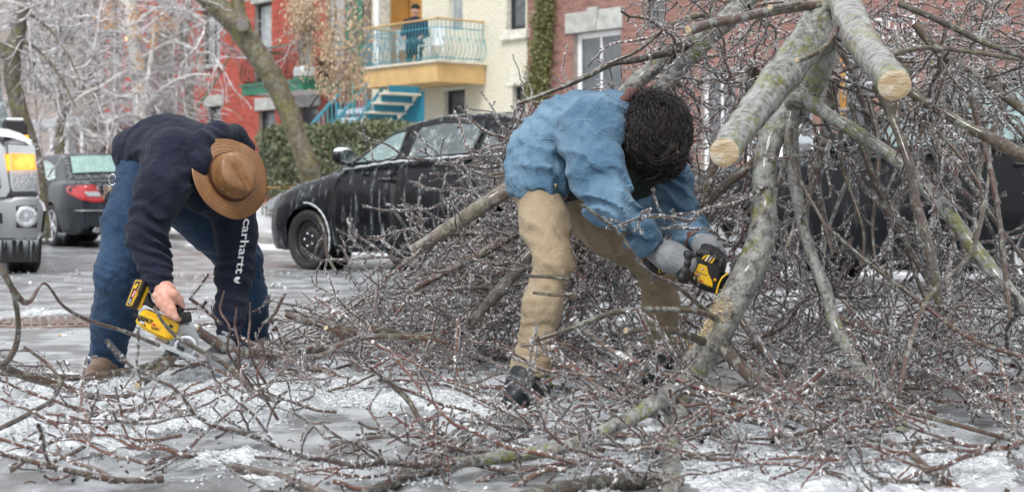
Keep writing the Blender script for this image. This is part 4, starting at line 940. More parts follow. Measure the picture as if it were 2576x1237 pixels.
# ================================================================ SIGNED DISTANCE MODELLING (bodies and clothes as one continuous surface each)
def smin(a, b, k):
    h = np.clip(.5 + .5 * (b - a) / k, 0, 1); return b + (a - b) * h - k * h * (1 - h)
def smax(a, b, k): return -smin(-a, -b, k)
class SDF:
    def __init__(s, k=.03): s.ops = []; s.k = k; s.folds = []; s.pts = []; s.cr = 0
    def cone(s, a, b, ra, rb, k=None, flat=None): s.ops.append(('c', np.array(a, float), np.array(b, float), ra, rb, k or s.k, flat)); s.pts += [(a, ra), (b, rb)]; return s
    def chain(s, pts, rad, k=None):
        for i in range(len(pts) - 1): s.cone(pts[i], pts[i + 1], rad[i], rad[i + 1], k)
        return s
    def ell(s, c, r, ax=None, k=None, sub=False):
        """ellipsoid, axes matrix rows ax"""
        s.ops.append(('s' if sub else 'e', np.array(c, float), np.array(r, float), np.eye(3) if ax is None else np.array(ax), k or s.k)); 
        if not sub: s.pts.append((c, max(r)))
        return s
    def cut(s, p, n, k=.01): s.ops.append(('p', np.array(p, float), np.array(n, float) / np.linalg.norm(n), k)); return s
    def fold(s, c, axis, freq, amp, rad, ph=0): s.folds.append((np.array(c, float), np.array(axis, float) / np.linalg.norm(axis), freq, amp, rad, ph)); return s
    def __call__(s, P):
        d = np.full(P.shape[:-1], 1e3, dtype=np.float32)
        for o in s.ops:
            if o[0] == 'c':
                _, a, b, ra, rb, k, flat = o; ab = b - a; t = np.clip(((P - a) @ ab) / (ab @ ab), 0, 1); q = P - a - t[..., None] * ab
                e = np.sqrt((q * q).sum(-1)) - (ra + (rb - ra) * t); d = smin(d, e, k)
            elif o[0] in 'es':
                _, c, r, ax, k = o; q = (P - c) @ ax.T; k0 = np.sqrt(((q / r) ** 2).sum(-1)); k1 = np.sqrt(((q / (r * r)) ** 2).sum(-1)) + 1e-6; e = k0 * (k0 - 1) / k1
                d = smin(d, e, k) if o[0] == 'e' else smax(d, -e, k)
            elif o[0] == 'p': _, p, n, k = o; d = smax(d, (P - p) @ n, k)
        if s.cr:
            w = .10 * np.stack([vnoise(P * 5, 21), vnoise(P * 5, 22), vnoise(P * 5, 23)], -1); q = (P + w) * np.array([9, 9, 14])
            d = d + s.cr * (np.abs(vnoise(q, 24)) ** .6 - .45) + s.cr * .6 * (np.abs(vnoise(q * 2.1, 25)) ** .7 - .4)
        for c, ax, fr, am, rad, ph in s.folds:
            q = P - c; u = q @ ax; r2 = (q * q).sum(-1); w = np.exp(-r2 / (rad * rad))
            n = vnoise(P * 9, 5) if am > 0 else 0
            d = d - am * w * (1 - 1.6 * np.abs(np.sin(u * fr * .8 + ph + 3.0 * n + 3.4 * vnoise(P * 4.5, 9)))) 
        return d
    def mesh(s, name, h, mat, parent=None, extra=None, smooth_it=1, **kw):
        lo = np.min([np.array(p) - r for p, r in s.pts], 0) - 3 * h; hi = np.max([np.array(p) + r for p, r in s.pts], 0) + 3 * h
        n = np.ceil((hi - lo) / h).astype(int) + 1
        G = np.stack(np.meshgrid(*[lo[i] + h * np.arange(n[i]) for i in range(3)], indexing='ij'), -1).astype(np.float32)
        # only evaluate fully near the surface: coarse pass
        D = np.empty(G.shape[:3], np.float32)
        for i in range(0, n[0], 16): D[i:i + 16] = s(G[i:i + 16]) if extra is None else extra(G[i:i + 16], s(G[i:i + 16]))
        V, Q = surface_nets(D, lo, h)
        for _ in range(smooth_it): V = relax(V, Q)
        return link_mesh(name, np_mesh(name, V, Q, mat, True), parent, **kw)
def surface_nets(D, lo, h):
    ins = D < 0; c = ins[:-1, :-1, :-1].astype(np.int8)
    s = sum(ins[i:D.shape[0] - 1 + i, j:D.shape[1] - 1 + j, k:D.shape[2] - 1 + k].astype(np.int8) for i in (0, 1) for j in (0, 1) for k in (0, 1))
    act = (s > 0) & (s < 8); idx = np.argwhere(act); ids = np.full(act.shape, -1, np.int64); ids[tuple(idx.T)] = np.arange(len(idx))
    acc = np.zeros((len(idx), 3)); cnt = np.zeros(len(idx))
    cor = [(i, j, k) for i in (0, 1) for j in (0, 1) for k in (0, 1)]; val = {q: D[idx[:, 0] + q[0], idx[:, 1] + q[1], idx[:, 2] + q[2]] for q in cor}
    for q in cor:
        for ax in range(3):
            if q[ax]: continue
            r = list(q); r[ax] = 1; r = tuple(r); a, b = val[q], val[r]; m = (a < 0) != (b < 0); t = np.where(m, a / np.where(m, a - b, 1), 0)
            p = np.tile(np.array(q, float), (len(idx), 1)); p[:, ax] += t; acc[m] += p[m]; cnt[m] += 1
    V = lo + h * (idx + acc / cnt[:, None]); Q = []
    for ax in range(3):
        u, v = [(1, 2), (2, 0), (0, 1)][ax]; sl0 = [slice(1, -1)] * 3; sl0[ax] = slice(0, -1); sl1 = list(sl0); sl1[ax] = slice(1, None)
        a, b = ins[tuple(sl0)], ins[tuple(sl1)]; e = np.argwhere(a != b); 
        if not len(e): continue
        flip = a[tuple(e.T)]; e = e.copy(); 
        for w in (u, v): e[:, w] += 1
        def cell(du, dv): c_ = e.copy(); c_[:, u] -= du; c_[:, v] -= dv; return ids[tuple(c_.T)]
        q = np.stack([cell(1, 1), cell(0, 1), cell(0, 0), cell(1, 0)], -1); q = np.where(flip[:, None], q, q[:, ::-1]); Q.append(q)
    Q = np.vstack(Q); return V, Q[(Q >= 0).all(1)]
def relax(V, Q):
    S = np.zeros_like(V); C = np.zeros(len(V))
    for i in range(4):
        for j in (1, 3): np.add.at(S, Q[:, i], V[Q[:, (i + j) % 4]]); np.add.at(C, Q[:, i], 1)
    return V * .45 + .55 * S / np.maximum(C, 1)[:, None]
def ray_hit(sd, O, Dv, tmax=1.0, step=.5):
    t = np.zeros(len(O))
    for _ in range(80): d = sd((O + t[:, None] * Dv)[None].astype(np.float32))[0]; t = t + np.clip(d, -.02, .05) * .8
    return t

def fabric(name, c1, c2, sc_=300, wear=None, rough=.85, bumpy=.35, coat=0, big=6, edge=0):
    m = NT(name); w = m.noise(sc_, 2, .5); b = m.noise(big, 5, .6, .4); f2 = m.noise(big * 5, 4, .7)
    c = m.mix(m.ramp(w, (.3, 0.), (.7, 1.)), c1, c2)
    if wear: c = m.mix(m.ramp(b, (.42, 0.), (.68, .75)), c, wear)
    if edge:
        geo = m.n('NewGeometry'); c = m.mix(m.ramp(geo.outputs['Pointiness'], (.50, 0.), (.58, edge * .5)), c, tuple(min(1, x * 1.4 + .01) for x in c2))
    m.set(col=c, rough=rough, sheen=.06, spec=.3, coat=coat, normal=m.bump(w, bumpy, .003, m.bump(f2, .6, .012, m.bump(m.noise(big * 2.2, 4, .6, 1.2), .5, .03)))); return m.mat
F_NAVY = fabric('navy_fleece', (.005, .008, .020), (.011, .015, .034), 420, None, .9, .3, edge=.0)
F_JEAN = fabric('dark_blue_denim', (.005, .017, .045), (.014, .040, .090), 260, (.024, .062, .125), .8, .4, big=5, edge=.6)
F_DENIM = fabric('light_blue_denim', (.032, .088, .155), (.078, .155, .24), 260, (.19, .30, .40), .8, .45, big=4.5, edge=.9)
F_KHAKI = fabric('khaki_twill', (.27, .212, .138), (.385, .312, .215), 320, (.20, .143, .087), .85, .35, big=3.4)
F_BLACKS = fabric('dark_shirt', (.008, .012, .010), (.015, .022, .018), 300)
F_GLOVE = fabric('grey_knit_glove', (.20, .21, .23), (.30, .31, .33), 500, None, .85, .5)
F_RUB = simple('black_glove_rubber', (.012, .014, .014), .3, var=.3, sc_=30, bump=.4)
SKIN = NT('skin'); SKIN.set(col=SKIN.mix(SKIN.ramp(SKIN.noise(22, 5, .7), (.35, 0.), (.7, 1.)), (.52, .25, .19), (.60, .36, .28)), rough=.5, sss=.08, normal=SKIN.bump(SKIN.noise(160, 3), .3, .002)); SKIN = SKIN.mat
HAIRM = NT('dark_hair'); HAIRM.set(col=HAIRM.ramp(HAIRM.noise(40, 3), (.3, (.006, .004, .0035)), (.75, (.022, .014, .012))), rough=.34, coat=.15); HAIRM = HAIRM.mat
BEARD = simple('short_beard', (.10, .07, .05), .8, var=.6, sc_=120, bump=.6)
LEATHER = simple('brown_leather', (.14, .05, .03), .45, var=.3, sc_=20, bump=.3, coat=.2)
BOOTM = simple('black_boot_leather', (.006, .010, .016), .32, var=.4, sc_=14, bump=.4, coat=.1, spec=.3); SOLE = simple('boot_sole', (.02, .018, .016), .7, bump=.5)
SHOEM = simple('brown_suede', (.16, .11, .08), .8, var=.35, sc_=12, bump=.4)
def mk_lace():
    m = NT('yellow_black_lace'); w = m.noise(110, 1); m.set(col=m.mix(m.ramp(w, (.52, 0.), (.54, 1.)), (.62, .47, .02), (.02, .02, .02)), rough=.7); return m.mat
LACE = mk_lace()
def P3(x, y, d): return np.array(at(x, y, d))
def nrm(v): v = np.array(v, float); return v / np.linalg.norm(v)
def fingers(sd, palm, dirv, side, nrmv, L, n=4, curl=.9, r=.0085, spread=.9):
    """four fingers from the palm end: dirv along the hand, side across it, curling towards nrmv; plus thumb"""
    lens = [.95, 1.05, 1.0, .82]
    for i in range(n):
        o = palm + side * (i - 1.5) * .0205 * spread; p = o; a = .25; pts = [palm + (o - palm) * .7 - dirv * .02, o]
        for j, f in enumerate((.42, .32, .24)):
            a += curl * (.9 if j else .6); d = dirv * math.cos(a) + nrmv * math.sin(a); p = p + d * L * lens[i] * f; pts.append(p)
        sd.chain(pts, [r * 1.25, r * 1.15, r * 1.05, r, r * .85], .006)
    return sd

# ================================================================ LEFT MAN: brown hat, navy hooded sweatshirt, jeans, circular saw
def left_man():
    D = 6.25
    e = empty('person', tuple(gnd(320, 955)), label='man in brown hat and navy hoodie bent over cutting a branch', cat='person')
    inv = None
    # joints
    hipN, kneeN, ankN = P3(322, 455, 6.30), P3(300, 690, 6.10), P3(268, 905, 6.30)
    hipF, kneeF, ankF = P3(455, 470, 6.60), P3(600, 640, 6.95), P3(632, 850, 7.20)
    pel, chest, neck = P3(375, 420, 6.45), P3(505, 415, 6.32), P3(560, 425, 6.25)
    shN, elN, wrN = P3(432, 400, 6.08), P3(366, 590, 5.98), P3(402, 708, 5.92)
    shF, elF, wrF = P3(588, 500, 6.42), P3(590, 680, 6.38), P3(572, 842, 6.25)
    head = P3(572, 452, 6.15)
    # the body itself, one continuous skin surface (head, neck, trunk, limbs, hands)
    b = SDF(.03)
    b.chain([pel, chest], [.10, .12], .05).chain([chest, neck, head], [.08, .058, .055], .03)
    b.ell(head, (.076, .098, .10)).ell(head + np.array([-.02, -.06, -.05]), (.045, .04, .05), k=.03)
    b.cone(head + [-.055, -.075, -.035], head + [-.07, -.088, -.06], .012, .010, .012)          # nose
    b.ell(head + np.array([-.075, -.035, .0]), (.012, .018, .028), k=.008)                       # ear
    for s_ in (-.02, .02): b.ell(head + np.array([-.05 + s_, -.088, -.01]), (.012, .008, .008), k=.004, sub=True)
    b.chain([hipN + [.05, .03, -.04], kneeN, ankN], [.06, .05, .035]).chain([hipF, kneeF, ankF], [.07, .05, .035])
    b.chain([shN, elN, wrN], [.05, .038, .027]).chain([shF, elF, wrF], [.05, .038, .027])
    # right hand closed on the saw handle
    hd_ = nrm(P3(432, 765, 5.86) - wrN); palm = wrN + hd_ * .075
    b.chain([wrN, palm - hd_ * .02, palm + hd_ * .015], [.029, .038, .036], .02)
    side = nrm(P3(470, 735, 5.84) - P3(395, 745, 5.90)); nv = nrm(np.cross(side, hd_)); nv = nv if nv[1] > 0 else -nv
    for i, (px, py, l) in enumerate(((392, 742, 1), (404, 756, 1), (418, 768, 1.05), (434, 776, .95))):
        k0 = P3(px, py, 5.835); k1 = P3(px + 8, py + 22, 5.835); k2 = P3(px + 16, py + 27, 5.885); b.chain([palm - hd_ * .02, k0, k1, k2], [.018, .0135, .0125, .011], .008)
    b.chain([wrN + hd_ * .03, P3(438, 738, 5.84), P3(452, 752, 5.86), P3(460, 770, 5.88)], [.022, .016, .0135, .011], .01)
    body = b.mesh('body', .0075, SKIN, e)
    # beard
    bd = SDF(.02); bd.ell(head + np.array([-.030, -.070, -.075]), (.052, .040, .036)).ell(head + np.array([-.066, -.035, -.045]), (.02, .03, .045), k=.02)
    bd.mesh('beard', .007, BEARD, body, extra=lambda P, d: d + .004 * vnoise(P * 160, 2))
    # jeans
    j = SDF(.045)
    j.chain([P3(348, 480, 6.32), P3(322, 560, 6.20), P3(303, 690, 6.10), P3(285, 800, 6.2), P3(266, 925, 6.30)], [.108, .094, .090, .081, .074], .05)
    j.chain([P3(440, 480, 6.60), P3(530, 560, 6.8), P3(602, 650, 6.98), P3(622, 760, 7.08), P3(634, 880, 7.20)], [.128, .115, .095, .090, .085], .05)
    j.cone(P3(358, 430, 6.40), P3(400, 455, 6.48), .110, .11, .06)
    j.cut(P3(266, 935, 6.3), (-.02, 0, -1)).cut(P3(262, 948, 6.3), (0, 0, -1))
    for (x, y, d, fr, am, r) in ((300, 700, 6.08, 95, .014, .16), (268, 900, 6.28, 110, .016, .13), (330, 500, 6.2, 85, .012, .2), (605, 660, 6.95, 90, .014, .2), (634, 850, 7.15, 110, .014, .15), (290, 800, 6.1, 80, .008, .2)):
        j.fold(P3(x, y, d), (.35, 0, 1), fr, am, r)
    j.cr = .009; j.folds = [(a, b, c_, d_ * .38, e_, f_) for a, b, c_, d_, e_, f_ in j.folds]
    j.mesh('jeans', .008, F_JEAN, e)
    # stitched outer seam and back pocket line
    sp = smooth_path([P3(x, y, d) for x, y, d in ((283, 448, 6.24), (272, 520, 6.14), (266, 620, 6.04), (256, 700, 6.02), (246, 790, 6.14), (232, 900, 6.24))], 8)
    # sweatshirt
    h = SDF(.05)
    h.chain([P3(352, 402, 6.45), P3(425, 385, 6.40), P3(505, 408, 6.32)], [.140, .150, .158], .06)
    h.cone(P3(420, 395, 6.25), P3(560, 470, 6.38), .105, .125, .06)
    h.cone(P3(500, 480, 6.3), P3(548, 500, 6.4), .075, .07, .06)
    h.chain([P3(440, 395, 6.12), P3(408, 470, 6.02), P3(366, 590, 5.98), P3(388, 662, 5.95), P3(400, 700, 5.92)], [.118, .098, .070, .060, .052], .045)
    h.chain([P3(585, 490, 6.42), P3(594, 590, 6.42), P3(590, 690, 6.38), P3(580, 780, 6.32), P3(574, 852, 6.25)], [.098, .082, .070, .058, .048], .05)
    h.cut(P3(290, 440, 6.4), (-1, 0, -.25), .03).cut(P3(402, 716, 5.92), (.25, 0, -1), .01) if False else h.cut(P3(296, 440, 6.4), (-1, 0, -.25), .03)
    for (x, y, d, ax, fr, am, r) in ((385, 600, 5.93, (.5, 0, 1), 85, .018, .12), (352, 560, 5.95, (.3, 0, 1), 70, .014, .12), (410, 500, 5.95, (1, 0, .8), 42, .012, .16), (590, 690, 6.3, (.2, 0, 1), 80, .013, .15), (585, 820, 6.2, (.1, 0, 1), 120, .012, .10),
                                     (398, 690, 5.9, (.4, 0, 1), 110, .016, .09), (340, 400, 6.3, (1, 0, -.3), 55, .009, .15), (470, 470, 6.1, (1, 0, -.4), 40, .015, .16), (370, 340, 6.3, (.8, 0, -.5), 36, .006, .2)):
        h.fold(P3(x, y, d), ax, fr, am, r)
    h.cr = .004
    hood = h.mesh('hooded_sweatshirt', .0085, F_NAVY, e)
    hd2 = SDF(.03)   # the hood lying round the neck
    ring = [P3(x, y, d) for x, y, d in ((520, 470, 6.08), (500, 410, 6.06), (505, 362, 6.12), (545, 338, 6.25), (590, 342, 6.38), (622, 372, 6.45))]
    hd2.chain(ring, [.030, .042, .050, .050, .044, .035], .03).fold(P3(520, 370, 6.1), (1, 0, 1), 60, .008, .15)
    hd2.mesh('hood', .009, F_NAVY, hood)
    for (pa, pb, r_) in ((P3(396, 692, 5.92), P3(404, 716, 5.92), .052), (P3(577, 838, 6.26), P3(573, 860, 6.25), .046)):   # ribbed cuffs
        SDF(.01).cone(pa, pb, r_, r_ * .93).fold(pa, (1, .3, 0), 300, .002, .2).mesh('cuff', .006, F_NAVY, hood)
    # sleeve lettering, wrapped on the forearm: reads down the sleeve
    WM = simple('white_print', (.80, .81, .83), .6, var=.06, sc_=60)
    def sleeve_print(me, y0, y1, name):
        n = len(me.vertices); co = np.empty(n * 3); me.vertices.foreach_get('co', co); co = co.reshape(-1, 3)
        O = []; 
        for (u, v, w) in co:           # u along text (down the sleeve), v towards the text's top (viewer's right)
            py = y0 + (y1 - y0) * u; px = 632 - 13 - (py - 575) * .155 + v * 100; tgt = P3(px, py, 6.3); O.append(tgt)
        O = np.array(O); cpos = np.array([0, 0, CH]); Dv = O - cpos; Dv /= np.linalg.norm(Dv, axis=1)[:, None]; O2 = O - Dv * .35
        t = ray_hit(h, O2, Dv); lift = np.where(co[:, 2] > 0, -.0035, .001)
        Pn = O2 + Dv * (t + lift)[:, None]; me.vertices.foreach_set('co', Pn.astype(np.float32).ravel()); me.materials.clear(); me.materials.append(WM); me.update()
        link_mesh(name, me, hood)
    me = text_mesh('carhartt', 1.0, .05, 1.0, 3, .012)
    co = np.empty(len(me.vertices) * 3); me.vertices.foreach_get('co', co); co = co.reshape(-1, 3); x0, x1 = co[:, 0].min(), co[:, 0].max(); co[:, 0] = (co[:, 0] - x0) / (x1 - x0); co[:, 1] = co[:, 1] * .30
    me.vertices.foreach_set('co', co.ravel()); me = subdiv(me, 1); sleeve_print(me, 550, 688, 'lettering')
    pts = [(-.16, -.5), (.16, -.62), (.40, -.30), (.44, .10), (.20, .52), (-.06, .62), (-.30, .56), (-.05, .30), (.02, .02), (-.12, -.22)]
    pp = smooth_poly([(a, b_) for a, b_ in pts], 4); bm_ = MB(); n = len(pp)
    bm_.add([(q[1] * .5 + .5, -q[0] * .26, z) for z in (.05, -.05) for q in pp], [tuple(range(n)), tuple(range(n, 2 * n))[::-1]] + [(i, (i + 1) % n, n + (i + 1) % n, n + i) for i in range(n)])
    m2 = bpy.data.meshes.new('emblem'); m2.from_pydata(bm_.v, [], bm_.f); m2 = subdiv(m2, 1); sleeve_print(m2, 690, 718, 'emblem')
    # gloved left hand on the branch
    g = SDF(.018); pf = P3(560, 885, 6.2); dv = nrm(P3(545, 905, 6.16) - wrF); g.chain([P3(572, 852, 6.25), P3(565, 868, 6.23), P3(553, 888, 6.19)], [.040, .043, .046], .02)
    for i, (ox, oy, od) in enumerate(((-26, 2, -.02), (-17, 14, -.05), (-3, 20, -.06), (12, 18, -.05))):
        k0 = P3(553 + ox, 886 + oy, 6.18 + od); k1 = P3(551 + ox * .9, 906 + oy * .9, 6.17 + od); k2 = P3(556 + ox * .7, 916 + oy * .7, 6.21 + od); g.chain([P3(556, 882, 6.2), k0, k1, k2], [.02, .0165, .0145, .012], .008)
    g.chain([P3(572, 872, 6.18), P3(585, 896, 6.14), P3(578, 912, 6.15)], [.019, .016, .013], .01)
    gl = g.mesh('glove', .006, F_GLOVE, e)
    c2 = SDF(.01).cone(P3(576, 840, 6.25), P3(570, 862, 6.24), .040, .041).fold(P3(572, 852, 6.25), (1, 0, 0), 420, .0015, .2); c2.mesh('glove_cuff', .006, F_GLOVE, gl)
    # shoes
    for (ax, ay, ad, tx, ty, td, lab) in ((268, 950, 6.28, 228, 972, 6.06, None), (634, 885, 7.2, 668, 905, 7.0, None)):
        A = P3(ax, ay, ad); T = P3(tx, ty, td); A[2] = .075; T[2] = .045; B = A + (A - T) * .35; B[2] = .05
        sh = SDF(.03).chain([B, A, T], [.05, .055, .042], .04).cut(np.array([0, 0, .028]), (0, 0, -1), .004)
        so = sh.mesh('shoe', .009, SHOEM, e)
        sl = SDF(.02).chain([B * [1, 1, 0] + [0, 0, .018], T * [1, 1, 0] + [0, 0, .018]], [.052, .046]).cut(np.array([0, 0, .032]), (0, 0, 1), .003).cut(np.array([0, 0, .004]), (0, 0, -1), .003)
        sl.mesh('sole', .008, SOLE, so)
    return e, h
def subdiv(me, n):
    import bmesh
    bm = bmesh.new(); bm.from_mesh(me); bmesh.ops.triangulate(bm, faces=bm.faces[:])
    for _ in range(n): bmesh.ops.subdivide_edges(bm, edges=bm.edges[:], cuts=1, use_grid_fill=True)
    bm.to_mesh(me); bm.free(); return me
def keep_world(e):
    for ch in e.children: ch.matrix_parent_inverse = Matrix.Translation(-Vector(e.location))
LM, LMH = left_man(); keep_world(LM)

# ---------------- the hat (a thing of its own, worn on the head)
def hat():
    c = P3(580, 446, 6.08); ax = nrm(np.array([.42, -.80, .22])); up = nrm(np.array([-.55, 0, .83]) - ax * (np.array([-.55, 0, .83]) @ ax)); rt = np.cross(up, ax)
    M = Matrix(((rt[0], up[0], ax[0], c[0]), (rt[1], up[1], ax[1], c[1]), (rt[2], up[2], ax[2], c[2]), (0, 0, 0, 1)))
    e = empty('hat', (0, 0, 0), label='wide brimmed brown waxed hat with dark band on the bending man', cat='hat'); e.matrix_world = M
    m = NT('waxed_brown_cotton'); f = m.noise(9, 5, .7, .5); g = m.noise(160, 3, .6); w = m.noise(38, 4, .8)
    c_ = m.mix(m.ramp(f, (.35, 0.), (.7, 1.)), (.17, .075, .026), (.29, .15, .06)); c_ = m.mix(m.ramp(w, (.60, 0.), (.72, .6)), c_, (.09, .04, .018))
    m.set(col=c_, rough=.5, coat=.12, normal=m.bump(g, .4, .002, m.bump(f, .3, .01))); HM = m.mat
    n = 64; V = []; rings = []
    # brim: radius r, wavy height (local x = across, y = front/back of the head)
    def brim(r, a): return .020 * math.cos(2 * a) * ((r - .085) / .07) ** 1.5 - .012 * ((r - .085) / .07) + .004 * math.sin(5 * a + 1) * ((r - .085) / .07)
    mb = MB(); prof = [.086, .100, .116, .132, .146, .153]
    V = []
    for side, z_ in ((1, .0), (-1, -.0035)):
        for r in prof:
            for i in range(n):
                a = 2 * math.pi * i / n; V.append(((r * .96) * math.cos(a), (r * 1.10) * math.sin(a), brim(r, a) + z_))
    K = len(prof); f_ = []
    for j in range(K - 1):
        for i in range(n): i2 = (i + 1) % n; f_.append((j * n + i, (j + 1) * n + i, (j + 1) * n + i2, j * n + i2)); o = K * n; f_.append((o + j * n + i, o + j * n + i2, o + (j + 1) * n + i2, o + (j + 1) * n + i))
    for i in range(n): i2 = (i + 1) % n; f_.append(((K - 1) * n + i, (2 * K - 1) * n + i, (2 * K - 1) * n + i2, (K - 1) * n + i2)); f_.append((i, i2, K * n + i2, K * n + i))
    mb.add(V, f_, True).build('brim', HM, e)
    # stitch rings on the brim
    for r in (.104, .118, .130, .140, .148): MB().tube([((r * .96) * math.cos(a), (r * 1.10) * math.sin(a), brim(r, a) + .0006) for a in np.linspace(0, 2 * math.pi, 65)], .0007, 4, caps=False).build('stitch_ring', simple('hat_thread', (.20, .09, .03), .7) if r < .105 else bpy.data.materials['hat_thread'], e)
    # crown with a teardrop crease and two front pinches
    V = []; K = 22
    for j in range(K + 1):
        t = j / K
        for i in range(n):
            a = 2 * math.pi * i / n
            if t < .62: q = t / .62; r = .087 - .013 * q ** 1.4; z = .105 * q
            else: q = (t - .62) / .38; r = .074 * math.cos(q * math.pi / 2) ** .72 + 1e-4; z = .105 + .014 * math.sin(q * math.pi / 2)
            x = r * .94 * math.cos(a); y = r * 1.12 * math.sin(a) - .006 * (z / .1)
            zf = z / .12; z -= .030 * math.exp(-(x / .020) ** 2) * max(0, zf - .35) ** 1.2 * (1.25 if y < .02 else .8)      # centre crease
            for sx in (-1, 1): dd = math.exp(-((y + .062) / .026) ** 2 - ((x - sx * .045) / .024) ** 2) * max(0, zf - .15); x -= sx * .017 * dd; 
            V.append((x, y, z))
    f_ = [(j * n + i, j * n + (i + 1) % n, (j + 1) * n + (i + 1) % n, (j + 1) * n + i) for j in range(K) for i in range(n)]
    MB().add(V, f_, True).build('crown', HM, e)
    V = []; 
    for z, dr in ((.002, .0018), (.004, .0035), (.024, .0034), (.026, .0015)):
        for i in range(n): a = 2 * math.pi * i / n; q = z / .105; r = .087 - .013 * q ** 1.4 + dr; V.append((r * .94 * math.cos(a), r * 1.12 * math.sin(a) - .006 * z / .1, z))
    MB().add(V, [(j * n + i, j * n + (i + 1) % n, (j + 1) * n + (i + 1) % n, (j + 1) * n + i) for j in range(3) for i in range(n)], True).build('hat_band', simple('dark_brown_band', (.07, .022, .012), .5, sc_=30, bump=.3), e)
    for (a, z) in ((math.pi + .55, .052), (math.pi + .25, .052), (-.3, .052), (-.0, .052)):
        q = z / .105; r = .087 - .013 * q ** 1.4 + .001; p = Vector((r * .94 * math.cos(a), r * 1.12 * math.sin(a) - .003, z)); d = Vector((math.cos(a), math.sin(a), 0))
        MB().lathe([(.0022, .0), (.0045, .001), (.005, .0), ], 12, Matrix.Translation(p) @ d.to_track_quat('Z', 'Y').to_matrix().to_4x4()).build('eyelet', CHROME, e)
hat()
# keys on a snap ring at the belt
kr = P3(283, 452, 6.18); e = empty('key_ring', tuple(kr), label='snap ring of keys hanging from the belt loop of the jeans', cat='keys')
MB().tube([(.014 * math.cos(a), -.0, .022 * math.sin(a)) for a in np.linspace(0, 5.6, 16)], .0022, 6).build('snap_ring', CHROME, e)
for i, (dx, mm) in enumerate(((-.014, M_RUST), (-.006, CHROME), (.002, simple('brass', (.5, .30, .10), .3, .8)))):
    MB().bbox((dx - .006, -.004 + i * .003, -.085), (dx + .003, -.002 + i * .003, -.045), .001, 0, Matrix.Rotation(.25 + .1 * i, 4, 'Y')).bbox((dx - .010, -.004 + i * .003, -.05), (dx + .008, -.002 + i * .003, -.028), .002, 0, Matrix.Rotation(.25 + .1 * i, 4, 'Y')).build('key', mm, e)

